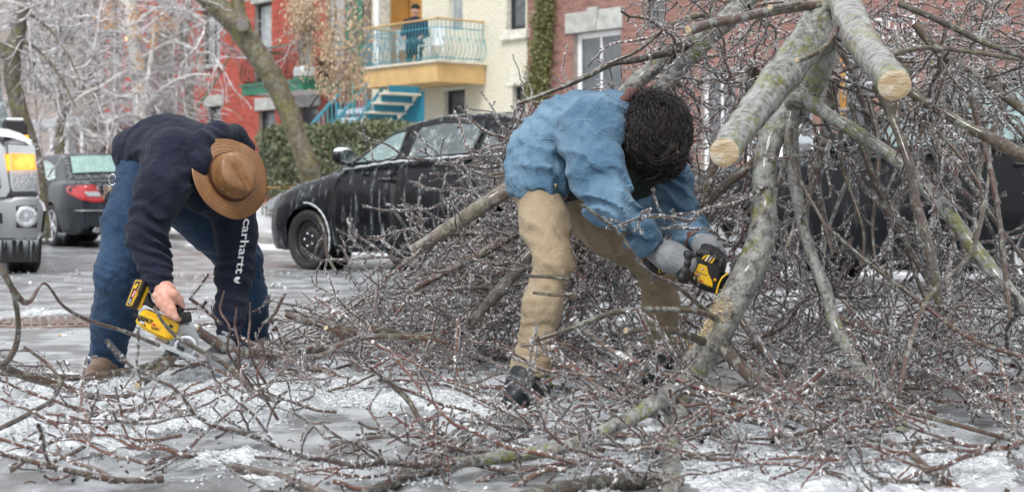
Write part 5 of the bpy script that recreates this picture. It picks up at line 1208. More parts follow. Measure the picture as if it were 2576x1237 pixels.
# ================================================================ RIGHT MAN: denim jacket, khaki trousers, dark curly hair
def right_man():
    e = empty('person', tuple(gnd(1480, 1000)), label='man with dark curly hair in blue denim jacket and khaki trousers sawing', cat='person')
    head = P3(1648, 335, 5.62)
    b = SDF(.03)
    b.chain([P3(1380, 430, 5.85), P3(1540, 345, 5.78)], [.10, .12], .05).chain([P3(1560, 345, 5.75), P3(1610, 345, 5.68), head], [.07, .055, .055], .03)
    b.ell(head, (.082, .090, .10)).ell(head + np.array([.035, -.045, -.075]), (.050, .045, .05), k=.03)
    b.cone(head + [.055, -.08, -.05], head + [.07, -.10, -.075], .012, .011, .012)
    for s_ in (-.03, .03): b.ell(head + np.array([.045 + s_, -.078, -.03]), (.012, .008, .008), k=.004, sub=True)
    b.ell(head + np.array([-.065, -.04, -.03]), (.014, .02, .03), k=.008)
    b.chain([P3(1368, 470, 5.76), P3(1392, 662, 5.50), P3(1332, 930, 5.50)], [.05, .042, .033]).chain([P3(1425, 470, 6.0), P3(1652, 660, 6.1), P3(1672, 900, 6.26)], [.07, .05, .035])
    wrN, wrF = P3(1655, 635, 5.40), P3(1758, 608, 5.62)
    b.chain([P3(1480, 345, 5.55), P3(1500, 430, 5.42), P3(1530, 520, 5.385), P3(1588, 574, 5.395), wrN], [.045, .036, .018, .012, .026]).chain([P3(1655, 400, 5.95), P3(1700, 530, 5.84), P3(1735, 580, 5.72), wrF], [.05, .038, .032, .028])
    body = b.mesh('body', .0085, SKIN, e)
    # trousers
    t = SDF(.05)
    t.chain([P3(1358, 485, 5.70), P3(1372, 570, 5.58), P3(1394, 660, 5.48), P3(1366, 760, 5.47), P3(1336, 925, 5.48)], [.094, .081, .064, .062, .067], .05)
    t.chain([P3(1420, 490, 6.0), P3(1540, 580, 6.02), P3(1650, 668, 6.1), P3(1664, 770, 6.18), P3(1672, 868, 6.26)], [.108, .098, .074, .066, .067], .05)
    t.cone(P3(1352, 440, 5.78), P3(1410, 455, 5.92), .115, .115, .06)
    t.cut(P3(1336, 935, 5.48), (0, 0, -1), .006)
    for (x, y, d, ax, fr, am, r) in ((1395, 665, 5.40, (.5, 0, 1), 75, .014, .14), (1325, 880, 5.40, (.2, 0, 1), 95, .012, .16), (1345, 540, 5.5, (.7, 0, .8), 60, .013, .16), (1655, 670, 6.0, (.4, 0, 1), 70, .014, .15), (1668, 840, 6.2, (0, 0, 1), 100, .012, .12), (1540, 590, 5.9, (1, 0, .6), 50, .016, .2), (1350, 770, 5.4, (.3, 0, 1), 45, .006, .2)): t.fold(P3(x, y, d), ax, fr, am, r)
    t.cut(P3(1672, 868, 6.26), (0, 0, -1), .006) if False else None
    t.cr = .009; t.folds = [(a, b, c_, d_ * .42, e_, f_) for a, b, c_, d_, e_, f_ in t.folds]
    tr = t.mesh('trousers', .008, F_KHAKI, e)
    for (pa, pb, r) in ((P3(1341, 893, 5.48), P3(1334, 942, 5.48), .073), (P3(1671, 846, 6.26), P3(1672, 882, 6.26), .072)):
        SDF(.01).cone(pa, pb, r, r).cut(pb, (0, 0, -1), .004).cut(pa, (0, 0, 1), .004).fold(pa, (1, 0, .2), 40, .006, .2).mesh('turn_up', .008, F_KHAKI, tr)
    sp = smooth_path([P3(x, y, d - .012) for x, y, d in ((1330, 560, 5.51), (1352, 640, 5.41), (1340, 740, 5.40), (1322, 830, 5.40), (1305, 910, 5.41))], 6)
    # dark shirt inside the open jacket
    s = SDF(.04).chain([P3(1420, 425, 5.82), P3(1530, 375, 5.74), P3(1600, 395, 5.70)], [.125, .135, .10], .05).cone(P3(1560, 400, 5.65), P3(1600, 450, 5.70), .09, .08)
    s.fold(P3(1570, 450, 5.6), (1, 0, .5), 50, .012, .15); s.mesh('shirt', .010, F_BLACKS, e)
    # jacket
    j = SDF(.045)
    j.chain([P3(1362, 408, 5.82), P3(1440, 350, 5.80), P3(1540, 335, 5.76)], [.155, .160, .158], .06)
    j.cone(P3(1335, 425, 5.72), P3(1370, 450, 5.85), .115, .12, .05)
    j.cone(P3(1500, 315, 5.6), P3(1625, 350, 5.9), .115, .125, .06)
    j.cone(P3(1335, 470, 5.68), P3(1385, 455, 5.66), .085, .085, .05)
    j.chain([P3(1478, 345, 5.55), P3(1500, 430, 5.42), P3(1535, 522, 5.35), P3(1590, 578, 5.36), P3(1632, 618, 5.38)], [.110, .098, .080, .068, .056], .045)
    j.chain([P3(1650, 395, 5.95), P3(1682, 470, 5.88), P3(1700, 530, 5.84), P3(1735, 580, 5.72), P3(1748, 598, 5.66)], [.098, .088, .076, .064, .056], .045)
    j.cone(P3(1610, 440, 5.78), P3(1618, 500, 5.70), .055, .035, .05)                 # hanging front flap
    j.ell(P3(1578, 462, 5.60), (.040, .14, .075), [nrm([1, 0, .5]), [0, 1, 0], nrm([-.5, 0, 1])], .02, True)   # open front
    j.cone(P3(1552, 545, 5.355), P3(1622, 608, 5.378), .073, .060, .02)
    j.cut(P3(1300, 497, 5.7), nrm([-.32, 0, -1]), .012)
    j.cut(P3(1272, 440, 5.7), nrm([-1, 0, .05]), .02)
    # neck opening under the hair
    for (x, y, d, ax, fr, am, r) in ((1535, 530, 5.28, (.8, 0, .8), 62, .020, .13), (1500, 420, 5.34, (.5, 0, 1), 48, .014, .16), (1585, 575, 5.3, (1, 0, -.6), 80, .005, .10), (1700, 540, 5.75, (.4, 0, 1), 75, .018, .13), (1670, 450, 5.8, (.2, 0, 1), 55, .016, .14), (1380, 380, 5.66, (.2, 0, 1), 55, .012, .15),
                                     (1330, 440, 5.62, (1, 0, .3), 60, .010, .13), (1440, 300, 5.7, (.9, 0, -.5), 32, .008, .2), (1420, 450, 5.6, (.6, 0, 1), 55, .014, .14)): j.fold(P3(x, y, d), ax, fr, am, r)
    j.cr = .012
    jk = j.mesh('denim_jacket', .0075, F_DENIM, e)
    TH = simple('pale_stitching', (.17, .26, .35), .8)
    # seams: lines projected on the jacket from one side, as raised stitching
    def seam(pts, r=.0013, name='stitching', mat=TH, n=7):
        path = smooth_path([(x, y, 0) for x, y in pts], n); O = np.array([P3(p[0], p[1], 5.0) for p in path]); Dv = O - np.array([0, 0, CH]); Dv /= np.linalg.norm(Dv, axis=1)[:, None]
        tt = ray_hit(j, O, Dv); ok = tt < 1.6; Pn = (O + Dv * (tt - .0008)[:, None])[ok]
        if len(Pn) > 2: MB().tube([tuple(q) for q in Pn], r, 5).build(name, mat, jk)
    for off in (0, 7):
        seam([(1410 + off, 330), (1430 + off, 312), (1468 + off, 300), (1490 + off, 306)]); seam([(1462 + off, 300), (1476 + off, 280), (1505 + off, 250), (1530 + off, 238)])
        seam([(1468, 300 + off), (1500, 330 + off), (1545, 345 + off)])
    seam([(1412, 334), (1400, 410), (1430, 500), (1480, 560)]); seam([(1290, 372), (1340, 352), (1405, 350)]); seam([(1272, 420), (1290, 470), (1330, 502), (1395, 478)]); seam([(1278, 412), (1296, 462), (1334, 490)])
    seam([(1600, 600), (1618, 575), (1650, 590)], .0015); seam([(1722, 590), (1740, 575), (1765, 580)], .0015); seam([(1612, 440), (1640, 430), (1665, 440)]); seam([(1330, 385), (1370, 410), (1400, 400)], .0015)
    for (x, y) in ((1337, 494), (1398, 468)):
        O = P3(x, y, 5.0); Dv = nrm(O - np.array([0, 0, CH])); tt = ray_hit(j, O[None], Dv[None])[0]; p = O + Dv * tt
        MB().lathe([(.001, .004), (.007, .004), (.009, .001), (.009, -.004)], 14, Matrix.Translation(p) @ Vector(-Dv).to_track_quat('Z', 'Y').to_matrix().to_4x4()).build('button', simple('brass_button', (.30, .22, .12), .35, .8), jk)
    SDF(.01).chain([P3(x, y, d) for x, y, d in ((1556, 262, 5.62), (1590, 238, 5.66), (1625, 232, 5.74), (1655, 240, 5.80))], [.016, .022, .022, .016], .02).mesh('collar', .006, simple('dark_red_corduroy', (.12, .05, .045), .8, bump=.5, sc_=40), jk)
    for pa, pb, r in ((P3(1596, 584, 5.365), P3(1634, 621, 5.385), .061), (P3(1738, 585, 5.70), P3(1750, 602, 5.655), .060)): SDF(.01).cone(pa, pb, r, r * .96).cut(pb, pb - pa, .004).cut(pa, pa - pb, .004).mesh('cuff', .006, F_DENIM, jk)
    # hair: a noisy cap and many curled locks
    hc = head + np.array([-.005, .0, .012])
    hs_ = SDF(.03).ell(hc, (.116, .115, .120)).ell(hc + np.array([-.03, -.02, -.055]), (.085, .09, .085), k=.05).ell(hc + np.array([.035, -.03, -.075]), (.075, .075, .085), k=.05)
    hr = hs_.mesh('hair', .008, HAIRM, e, extra=lambda P, d: d + .010 * vnoise(P * 30, 3) + .010 * vnoise(P * 14, 4))
    r = np.random.RandomState(4); V = []; Q = []; off = 0
    RD = r.normal(size=(7500, 3)); RD /= np.linalg.norm(RD, axis=1)[:, None]; hc2 = hc + np.array([0, -.01, -.02]); O_ = hc2 + RD * .26; RT = O_ - RD * (ray_hit(hs_, O_, -RD) + r.uniform(-.010, .006, 7500))[:, None]
    for i in range(7500):
        d = RD[i]
        if d[1] > .75: continue
        p = RT[i]; L = r.uniform(.04, .11); k = 9; w = r.uniform(.003, .008); fr = r.uniform(5, 9); ph = r.uniform(0, 6.3)
        cl = np.round(d * 3.2); down = nrm(np.array([.35, -.15, -1.0]) + .42 * np.sin(cl * 7.1 + cl[::-1] * 3.3) + .12 * r.normal(size=3)); tng = nrm(down - d * (down @ d) + d * .10); b1 = nrm(np.cross(tng, d)); b2 = np.cross(tng, b1)
        ts = np.linspace(0, 1, k)[:, None]; pts = p + tng * L * ts + d * (.008 * ts - (L * L / .19) * ts ** 2) + w * (np.cos(fr * ts + ph) * b1 + np.sin(fr * ts + ph) * b2) * (.3 + ts)
        rr = np.linspace(.0018, .0007, k) * r.uniform(.7, 1.2); v, q = tube_np(pts, rr, 3); V.append(v); Q.append(q + off); off += len(v)
    link_mesh('curls', np_mesh('curls', np.vstack(V), np.vstack(Q), HAIRM), hr, kind='stuff')
    # gloves: grey knit back, black rubber fingers; near hand grips the rear handle, far hand lies over the nose of the saw
    g = SDF(.018); g.chain([P3(1652, 634, 5.40), P3(1685, 645, 5.38), P3(1718, 660, 5.37)], [.040, .050, .048], .03); gn = g.mesh('glove', .006, F_GLOVE, e)
    SDF(.01).cone(P3(1648, 630, 5.40), P3(1672, 642, 5.39), .041, .043).fold(P3(1660, 636, 5.4), (-.4, .2, 1), 420, .0012, .2).mesh('glove_cuff', .006, F_GLOVE, gn)
    g = SDF(.012)
    for i, (x, y) in enumerate(((1730, 642), (1727, 662), (1722, 682), (1714, 698))): g.chain([P3(1712, 648 + 10 * i, 5.37), P3(x, y, 5.335), P3(x + 10, y + 5, 5.36), P3(x + 4, y + 8, 5.40)], [.019, .016, .014, .012], .008)
    g.mesh('rubber_fingers', .006, F_RUB, gn)
    g = SDF(.018); g.chain([P3(1756, 606, 5.64), P3(1782, 626, 5.58), P3(1798, 645, 5.52)], [.036, .046, .044], .03); gf = g.mesh('glove', .006, F_GLOVE, e)
    g = SDF(.010)
    for i, (x0_, y0_, x1_, y1_, x2_, y2_) in enumerate(((1772, 632, 1762, 650, 1752, 655), (1786, 636, 1778, 652, 1768, 662), (1800, 642, 1796, 662, 1788, 674), (1810, 652, 1812, 672, 1806, 688))):
        g.chain([P3(1790 + 4 * i, 626 + 4 * i, 5.54), P3(x0_ + 2, y0_ - 8, 5.49), P3(x1_ + 4, y1_ - 14, 5.445), P3(x2_ + 6, y2_ - 18, 5.44)], [.019, .016, .0145, .012], .008)
    g.chain([P3(1792, 640, 5.54), P3(1816, 664, 5.52), P3(1815, 690, 5.50)], [.020, .016, .013], .01)
    g.mesh('rubber_fingers', .0055, F_RUB, gf)
    # watch strap on the far wrist
    w0, w1 = P3(1745, 596, 5.66), P3(1758, 612, 5.62); dd = nrm(w1 - w0)
    M = Matrix.Translation((w0 + w1) / 2) @ Vector(dd).to_track_quat('Z', 'Y').to_matrix().to_4x4()
    wt = MB().lathe([(.043, -.013), (.0455, -.011), (.0455, .011), (.043, .013)], 28, M).build('watch_strap', LEATHER, e)
    MB().bbox((-.010, -.010, .0), (.010, .010, .006), .002, 0, Matrix.Translation(np.array(M.translation) + nrm([.1, -1, .25]) * .046) @ Vector(nrm([.1, -1, .25])).to_track_quat('Z', 'Y').to_matrix().to_4x4()).build('buckle', CHROME, wt)
    # boots
    for (top, ank, toe, lab) in ((P3(1322, 935, 5.46), P3(1312, 985, 5.44), gnd(1358, 1024), 'n'), (P3(1672, 880, 6.26), P3(1668, 925, 6.24), gnd(1735, 962), 'f')):
        T = np.array(toe); T[2] = .050; A = ank.copy(); A[2] = .085; H = A + nrm((A - T) * [1, 1, 0]) * .05; H[2] = .055
        sd = SDF(.03).chain([top, A, T], [.052, .050, .040], .04).cone(A, H, .049, .043).cut(np.array([0, 0, .034]), (0, 0, -1), .004).cut(np.array(top) + [0, 0, .03], (0, 0, 1), .01)
        bt = sd.mesh('boot', .008, BOOTM, e)
        sl = SDF(.02).chain([H * [1, 1, 0] + [0, 0, .02], T * [1, 1, 0] + [0, 0, .02]], [.046, .046]).cut(np.array([0, 0, .036]), (0, 0, 1), .003).cut(np.array([0, 0, .003]), (0, 0, -1), .003); sl.mesh('sole', .008, SOLE, bt)
        f = nrm((T - A) * [1, 1, 0]); sdv = np.array([-f[1], f[0], 0]); up = np.array([0, 0, 1.0])
        for k in range(6):
            c = A + f * (.052 + .010 * (5 - k)) * (1 if k < 3 else .9) + up * (-.005 + .024 * k) - f * .006 * k
            zz = [c + sdv * .032 * s_ - f * .010 * abs(s_) + f * .004 for s_ in (-1, -.5, 0, .5, 1)]; MB().tube([tuple(q) for q in zz], .0035, 5).build('lace', LACE, bt)
        c = A + f * .055 + up * .12; MB().tube([tuple(c), tuple(c + sdv * -.02 + f * .03 - up * .01), tuple(c - sdv * .05 + f * .05 - up * .07), tuple(c - sdv * .06 + f * .07 - up * .13)], .0035, 5).build('lace', LACE, bt)
    return e
keep_world(right_man())

# ---------------- person in the balcony doorway
def balcony_person():
    o = np.array(stw(A_(1045, 19.95), 19.95, 3.6)); e = empty('person', tuple(o), label='person in dark jacket and cap sitting in the balcony doorway', cat='person')
    b = SDF(.04); up = np.array([0, 0, 1.]); o = o - up * .42; b.chain([o + up * .85, o + up * 1.30], [.13, .15], .05).chain([o + up * 1.4, o + up * 1.55], [.06, .055]).ell(o + up * 1.63, (.085, .10, .12))
    for s_ in (-.10, .10): q = np.array([s_, 0, 0]); b.chain([o + q + up * .87, o + q + up * .87 + [0, -.38, 0], o + q + up * .48 + [0, -.40, 0]], [.085, .06, .045])
    b.cone(o + [-.02, -.10, 1.61], o + [-.03, -.125, 1.59], .016, .012, .01)
    for s_ in (-.2, .2): q = np.array([s_, 0, 0]); b.chain([o + q + up * 1.36, o + q * 1.2 + up * 1.10 + [0, -.06, 0], o + q * .8 + up * 1.0 + [-.05, -.26, 0]], [.05, .04, .03]); h0 = o + q * .8 + up * .98 + [-.05, -.30, 0]; b.ell(h0, (.03, .045, .022), k=.02); fingers(b, h0 + np.array([0, -.03, 0]), np.array([0, -1., 0]), np.array([1., 0, 0]), np.array([0, 0, -1.]), .06)
    bd = b.mesh('body', .012, SKIN, e)
    c = SDF(.05).chain([o + up * .82, o + up * 1.32], [.17, .18], .05); 
    for s_ in (-.2, .2): q = np.array([s_, 0, 0]); c.chain([o + q + up * 1.36, o + q * 1.2 + up * 1.10 + [0, -.06, 0], o + q * .8 + up * 1.0 + [-.05, -.22, 0]], [.08, .065, .05])
    c.fold(o + up * 1.1, (0, 0, 1), 40, .012, .3); c.mesh('jacket', .016, F_NAVY, e)
    t = SDF(.04)
    for s_ in (-.10, .10): q = np.array([s_, 0, 0]); t.chain([o + q + up * .87, o + q + up * .87 + [0, -.38, 0], o + q + up * .50 + [0, -.40, 0]], [.11, .085, .07])
    t.mesh('trousers', .016, F_BLACKS, e)
    for s_ in (-.10, .10): SDF(.02).chain([o + [s_, -.38, .465], o + [s_, -.52, .455]], [.045, .038]).mesh('shoe', .014, BOOTM, e)
    SDF(.03).ell(o + up * 1.68, (.098, .112, .085)).mesh('cap', .012, F_BLACKS, e); keep_world(e)
balcony_person()
# ================================================================ POWER TOOLS
Y_TOOL = simple('yellow_plastic', (.78, .47, .012), .32, var=.06, sc_=9, coat=.2); B_TOOL = simple('black_rubber_grip', (.012, .012, .013), .38, var=.2, sc_=40, bump=.2)
M_MAG = simple('grey_magnesium', (.42, .43, .44), .3, .6, .15, 15); M_REDP = simple('red_print', (.45, .02, .02), .5); M_LBL = simple('orange_label', (.70, .36, .02), .5); M_DK = simple('dark_print', (.01, .01, .01), .5)
M_SHOE = simple('pale_steel_plate', (.60, .63, .66), .2, .7, .2, 18)
def plane_at(d, yaw=0.0, org=(0, 0)):
    """frame whose local (x, z) are metres on a plane facing the camera at depth d, turned by yaw about the pixel org"""
    O = at(org[0], org[1], d); return Matrix.Translation(O) @ Matrix.Rotation(yaw, 4, 'Z')
class Tool:
    def __init__(s, name, d, org, yaw, label, cat):
        s.d = d; s.org = org; s.M = plane_at(d, yaw, org); s.e = empty(name, (0, 0, 0), label=label, cat=cat); s.e.matrix_world = s.M; s.k = d / F / math.cos(yaw)
    def q(s, x, y): return ((x - s.org[0]) * s.k, -(y - s.org[1]) * s.d / F)
    def pr(s, poly, y, t, mat, name, bev=.004, parent=None, rnd=0):
        pts = [s.q(*p) for p in poly]
        if rnd:
            out = []
            for i in range(len(pts)):
                a, b, c = Vector(pts[i - 1]), Vector(pts[i]), Vector(pts[(i + 1) % len(pts)]); r = min(rnd, (a - b).length * .45, (c - b).length * .45)
                p1 = b + (a - b).normalized() * r; p2 = b + (c - b).normalized() * r; out += [tuple(p1), tuple((p1 + 2 * b + p2) / 4), tuple(p2)]
            pts = out
        return MB().prism(pts, Matrix.Translation((0, y, 0)), t, 0, bev).build(name, mat, parent or s.e)
    def text(s, body, x, y, ang, size, yy, mat, parent, bold=.0, **k):
        px, pz = s.q(x, y); M = Matrix.Translation((px, yy, pz)) @ Matrix.Rotation(math.radians(ang), 4, 'Y') @ Matrix.Rotation(math.pi / 2, 4, 'X')
        return text_obj(body, size, M, mat, parent, depth=.0006, bold=bold, **k)
# circular saw: coordinates from the 2576-px picture. close-up px -> picture px
def c1(x, y): return (303 + x * .2245, 669 + y * .2245)
S = Tool('circular_saw', 5.93, (400, 790), .10, 'yellow and black cordless circular saw cutting a fallen branch', 'power saw')
T_ = lambda L: [c1(*p) for p in L]
mo = S.pr(T_([(240, 500), (290, 480), (380, 520), (560, 590), (655, 640), (640, 740), (560, 835), (450, 800), (300, 720), (200, 650), (182, 600), (215, 560)]), -.035, .085, Y_TOOL, 'motor_housing', .012, None, .012)
for i in range(5): S.pr(T_([(215 + i * 16, 575 + i * 17), (245 + i * 14, 588 + i * 17), (243 + i * 14, 600 + i * 17), (213 + i * 16, 587 + i * 17)]), -.0375, .004, B_TOOL, 'vent_slot', .001, mo)
for i in range(7): S.pr(T_([(285 + i * 22, 492 + i * 8), (297 + i * 22, 497 + i * 8), (325 + i * 20, 545 + i * 7), (313 + i * 20, 540 + i * 7)]), -.0365, .003, Y_TOOL, 'cooling_rib', .001, mo)
for i in range(5): S.pr(T_([(520 + i * 22, 690 + i * 9), (530 + i * 22, 694 + i * 9), (512 + i * 22, 800 + i * 2), (503 + i * 22, 796 + i * 2)]), -.0375, .004, Y_TOOL, 'cooling_rib', .001, mo)
S.text('DeWALT', *c1(270, 575), 23, .0190, -.0392, M_DK, mo, bold=.0012)
S.pr(T_([(218, 565), (290, 608), (282, 640), (212, 596)]), -.0380, .002, M_DK, 'model_plate', .0004, mo)
S.text('20V', *c1(262, 622), 25, .012, -.0392, M_WHITE, mo, bold=.0004)
lb = S.pr(T_([(372, 625), (468, 655), (450, 715), (350, 672)]), -.0378, .003, M_LBL, 'label', .0004, mo)
S.pr(T_([(376, 632), (412, 643), (405, 665), (368, 650)]), -.0390, .001, M_REDP, 'warning_mark', .0002, lb)
for i in range(4): S.pr(T_([(362 + i * 0, 668 + i * 9 - 4), (440, 690 + i * 7 - 6), (440, 692 + i * 7 - 5), (362, 671 + i * 9 - 4)]), -.0390, .001, M_DK, 'print_line', .0002, lb)
S.pr(T_([(560, 640), (600, 660), (590, 690), (552, 672)]), -.039, .01, B_TOOL, 'screw', .002, mo)
bt = S.pr(T_([(205, 125), (310, 150), (312, 205), (190, 470), (170, 480), (82, 450), (80, 420), (170, 165)]), -.05, .085, B_TOOL, 'battery', .010, None, .010)
fr = S.pr(T_([(195, 148), (262, 150), (262, 172), (150, 436), (96, 426), (96, 412)]), -.0525, .003, Y_TOOL, 'battery_label', .0006, bt)
S.pr(T_([(200, 158), (253, 160), (250, 176), (148, 426), (108, 418), (108, 406)]), -.0535, .002, simple('charcoal_label', (.05, .05, .055), .4), 'label_field', .0003, fr)
S.pr(T_([(186, 250), (215, 262), (168, 345), (142, 330)]), -.0542, .001, M_REDP, 'red_field', .0002, fr)
S.pr(T_([(206, 185), (228, 190), (200, 240), (170, 235)]), -.0542, .001, Y_TOOL, 'warning_triangle', .0002, fr)
S.text('DeWALT', *c1(186, 350), -63, .013, -.0545, Y_TOOL, fr, bold=.0006); S.text('MAX', *c1(180, 298), -63, .011, -.0548, M_WHITE, fr); S.text('20V', *c1(136, 382), -63, .011, -.0545, M_WHITE, fr)
S.pr(T_([(318, 185), (345, 195), (342, 230), (245, 470), (200, 490), (205, 460)]), -.03, .05, Y_TOOL, 'battery_mount', .006, None, .006)
S.pr(T_([(300, 290), (340, 300), (345, 380), (430, 460), (470, 470), (460, 500), (360, 470), (290, 430), (262, 440), (250, 420)]), -.028, .046, B_TOOL, 'rear_grip', .008, None, .01)
S.pr(T_([(556, 380), (580, 362), (602, 376), (590, 450), (560, 540), (600, 570), (560, 590), (515, 540), (540, 480)]), -.022, .036, Y_TOOL, 'handle_frame', .005, None, .008)
gp = MB(); gp.tube(smooth_path([(*S.q(*c1(x, y)), t) for x, y, t in ((590, 360, .0), (640, 400, .0), (650, 470, .0), (640, 540, 0), (700, 575, 0), (785, 565, 0))], 6)[:, [0, 2, 1]] * [1, 1, 1] - [0, .005, 0], [.014] * 6 + [.018] * 6 + [.021] * 6 + [.023] * 6 + [.021] * 6 + [.019], 12); gp.build('front_grip', B_TOOL, S.e)
Ms = lambda x, y, yy: Matrix.Translation((S.q(*c1(x, y))[0], yy, S.q(*c1(x, y))[1])) @ Matrix.Rotation(-math.pi / 2, 4, 'X')
MB().lathe([(.001, .018), (.050, .018), (.057, .010), (.058, -.004), (.054, -.008), (.001, -.008)], 40, Ms(668, 775, .035)).build('blade_guard', M_MAG, S.e)
MB().lathe([(.030, .0), (.033, .003), (.043, .003), (.046, 0), (.043, -.003), (.032, -.003)], 40, Ms(722, 905, .0)).build('lower_guard', M_SHOE, S.e)
V = []; n = 72
bl = MB()
for i in range(n):
    a = 2 * math.pi * i / n; r = .058 if i % 2 else .055; V.append((r * math.cos(a), r * math.sin(a), 0))
bl.add([Ms(700, 830, .018) @ Vector(v) for v in V] + [Ms(700, 830, .020) @ Vector(v) for v in V], [tuple(range(n)), tuple(range(n, 2 * n))[::-1]] + [(i, (i + 1) % n, n + (i + 1) % n, n + i) for i in range(n)]).build('blade', M_MAG, S.e)
S.pr(T_([(395, 800), (440, 820), (860, 1020), (850, 1045), (760, 1020), (520, 920), (430, 840)]), -.055, .12, M_SHOE, 'base_plate', .003)
S.pr(T_([(655, 875), (728, 905), (722, 945), (645, 905)]), -.058, .03, B_TOOL, 'depth_lock_knob', .005, None, .004)
# reciprocating saw
def c2(x, y): return (1578 + x * .18884, 555.6 + y * .18884)
S2 = Tool('reciprocating_saw', 5.46, (1775, 690), .12, 'black and yellow reciprocating saw biting into the lichen covered limb', 'power saw'); S = S2; T_ = lambda L: [c2(*p) for p in L]
bd = S.pr(T_([(810, 450), (980, 440), (1090, 440), (1190, 500), (1262, 590), (1240, 720), (1210, 960), (1130, 965), (960, 900), (870, 830), (800, 760), (765, 580)]), -.03, .075, B_TOOL, 'body', .014, None, .014)
pn = S.pr(T_([(925, 560), (1035, 595), (1052, 690), (1110, 810), (1110, 880), (1060, 880), (860, 775), (862, 665), (880, 660)]), -.034, .012, Y_TOOL, 'side_panel', .003, None, .004)
S.pr(T_([(880, 655), (1035, 720), (1033, 728), (878, 664)]), -.0352, .003, M_DK, 'panel_seam', .0004, pn); S.pr(T_([(872, 715), (900, 725), (900, 800), (874, 780)]), -.0352, .003, M_DK, 'panel_slot', .0006, pn)
S.pr(T_([(925, 770), (980, 795), (978, 812), (922, 786)]), -.0355, .002, M_REDP, 'warning_mark', .0003, pn)
for i in range(4): S.pr(T_([(925, 800 + i * 13), (1085, 860 + i * 6 + 5), (1085, 863 + i * 6 + 5), (925, 804 + i * 13)]), -.0352, .002, M_DK, 'print_line', .0002, pn)
MB().ball(Vector((S.q(*c2(972, 632))[0], -.036, S.q(*c2(972, 632))[1])), .0035, 8).build('screw', CHROME, pn)
ft = S.pr(T_([(1050, 440), (1115, 470), (1060, 552), (990, 530)]), -.036, .02, Y_TOOL, 'name_frame', .003, None, .004)
S.pr(T_([(1058, 450), (1104, 474), (1052, 540), (1000, 522)]), -.0368, .003, M_WHITE, 'name_field', .0005, ft); S.text('DeWALT', *c2(1054, 497), -55, .0115, -.0378, M_DK, ft, bold=.0005)
S.pr(T_([(985, 465), (1030, 445), (1035, 455), (970, 510), (960, 505)]), -.0345, .006, Y_TOOL, 'top_stripe', .001, ft); S.pr(T_([(1120, 490), (1140, 495), (1100, 560), (1070, 560)]), -.0345, .006, Y_TOOL, 'top_stripe', .001, ft)
S.pr(T_([(855, 540), (880, 530), (875, 575), (800, 590), (850, 580)]), -.0318, .003, Y_TOOL, 'side_stripe', .0005, bd)
MB().tube(smooth_path([(S.q(*c2(x, y))[0], -.032, S.q(*c2(x, y))[1]) for x, y in ((1320, 690), (1240, 750), (1190, 840), (1155, 970))], 6), .0035, 6).build('nose_ring', Y_TOOL, S.e)
S.pr(T_([(1230, 730), (1310, 690), (1360, 740), (1350, 930), (1290, 930), (1205, 880)]), -.022, .05, PLASTIC, 'pivot_shoe', .006, None, .006)
MB().prism([S.q(*c2(1290, 830)), S.q(*c2(1290, 870)), S.q(*c2(1500, 960)), S.q(*c2(1510, 930))], Matrix.Translation((0, .0, 0)), .0015).build('blade', M_MAG, S.e)
MB().ball(Vector((S.q(*c2(1140, 780))[0], -.030, S.q(*c2(1140, 780))[1])), .006, 8).build('work_light', M_LBL, S.e)
b2 = S.pr(T_([(215, 450), (300, 400), (440, 560), (520, 690), (440, 720), (340, 712), (260, 650)]), -.02, .07, B_TOOL, 'battery', .008, None, .01)
for k in range(2): S.pr(T_([(360 + 45 * k, 495 + 45 * k), (375 + 45 * k, 492 + 45 * k), (415 + 45 * k, 690 - 8 * k), (398 + 45 * k, 690 - 8 * k)]), -.0225, .004, Y_TOOL, 'battery_stripe', .0008, b2)
S.pr(T_([(330, 470), (560, 520), (780, 600), (780, 690), (560, 660), (400, 600)]), -.0, .045, B_TOOL, 'rear_grip', .008, None, .01)
# ================================================================ LIMBS, BRANCHES, TWIGS
RS = np.random.RandomState(11)
def rv(rs, s=1.0): return rs.normal(size=3) * s
def unit(v): return v / (np.linalg.norm(v) + 1e-9)
def branch_lines(rs, L, r0, step=.05, flat=1.0, curve=.10, kids=.62, kid_len=(.32, .62), kid_ang=(30, 60), lvl=0, maxl=2, spur=.6, p0=None, d0=None, droop=0.0):
    """-> list of (points, radii, level)"""
    n = max(2, int(L / step)); p = np.zeros(3) if p0 is None else p0.copy(); d = np.array([1., 0, 0]) if d0 is None else unit(d0); P = [p.copy()]; out = []; bend = rv(rs, curve * .5)
    for i in range(n):
        d = unit(d + bend * step * 4 + rv(rs, curve) * np.array([1, 1, flat]) + np.array([0, 0, -droop * step])); p = p + d * step; P.append(p.copy())
        t = (i + 1) / n; sidev = unit(np.cross(d, rv(rs)) * np.array([1, 1, flat]))
        if lvl < maxl and t > .10 and rs.rand() < kids:
            a = math.radians(rs.uniform(*kid_ang)); l = L * (1 - t * .75) * rs.uniform(*kid_len) * (.75 if lvl else 1)
            if l > step * 1.2: out += branch_lines(rs, l, (r0 * (1 - .65 * t)) * .62, step, flat, curve * 1.25, kids * .85, kid_len, kid_ang, lvl + 1, maxl, spur, p, d * math.cos(a) + sidev * math.sin(a), droop)
        if rs.rand() < spur:
            s2 = unit(np.cross(d, rv(rs))); l = rs.uniform(.012, .045); q = p + (d * .5 + s2 * .85) * l; out.append((np.array([p, (p + q) / 2 + rv(rs, .002), q]), np.array([.0046, .0038, .0050]) * min(1, r0 / .004 + .3), 3))
    out.append((np.array(P), np.linspace(r0, max(.0038, r0 * .38), len(P)) * (1 + .10 * rs.normal(size=len(P)) * .6), lvl)); return out
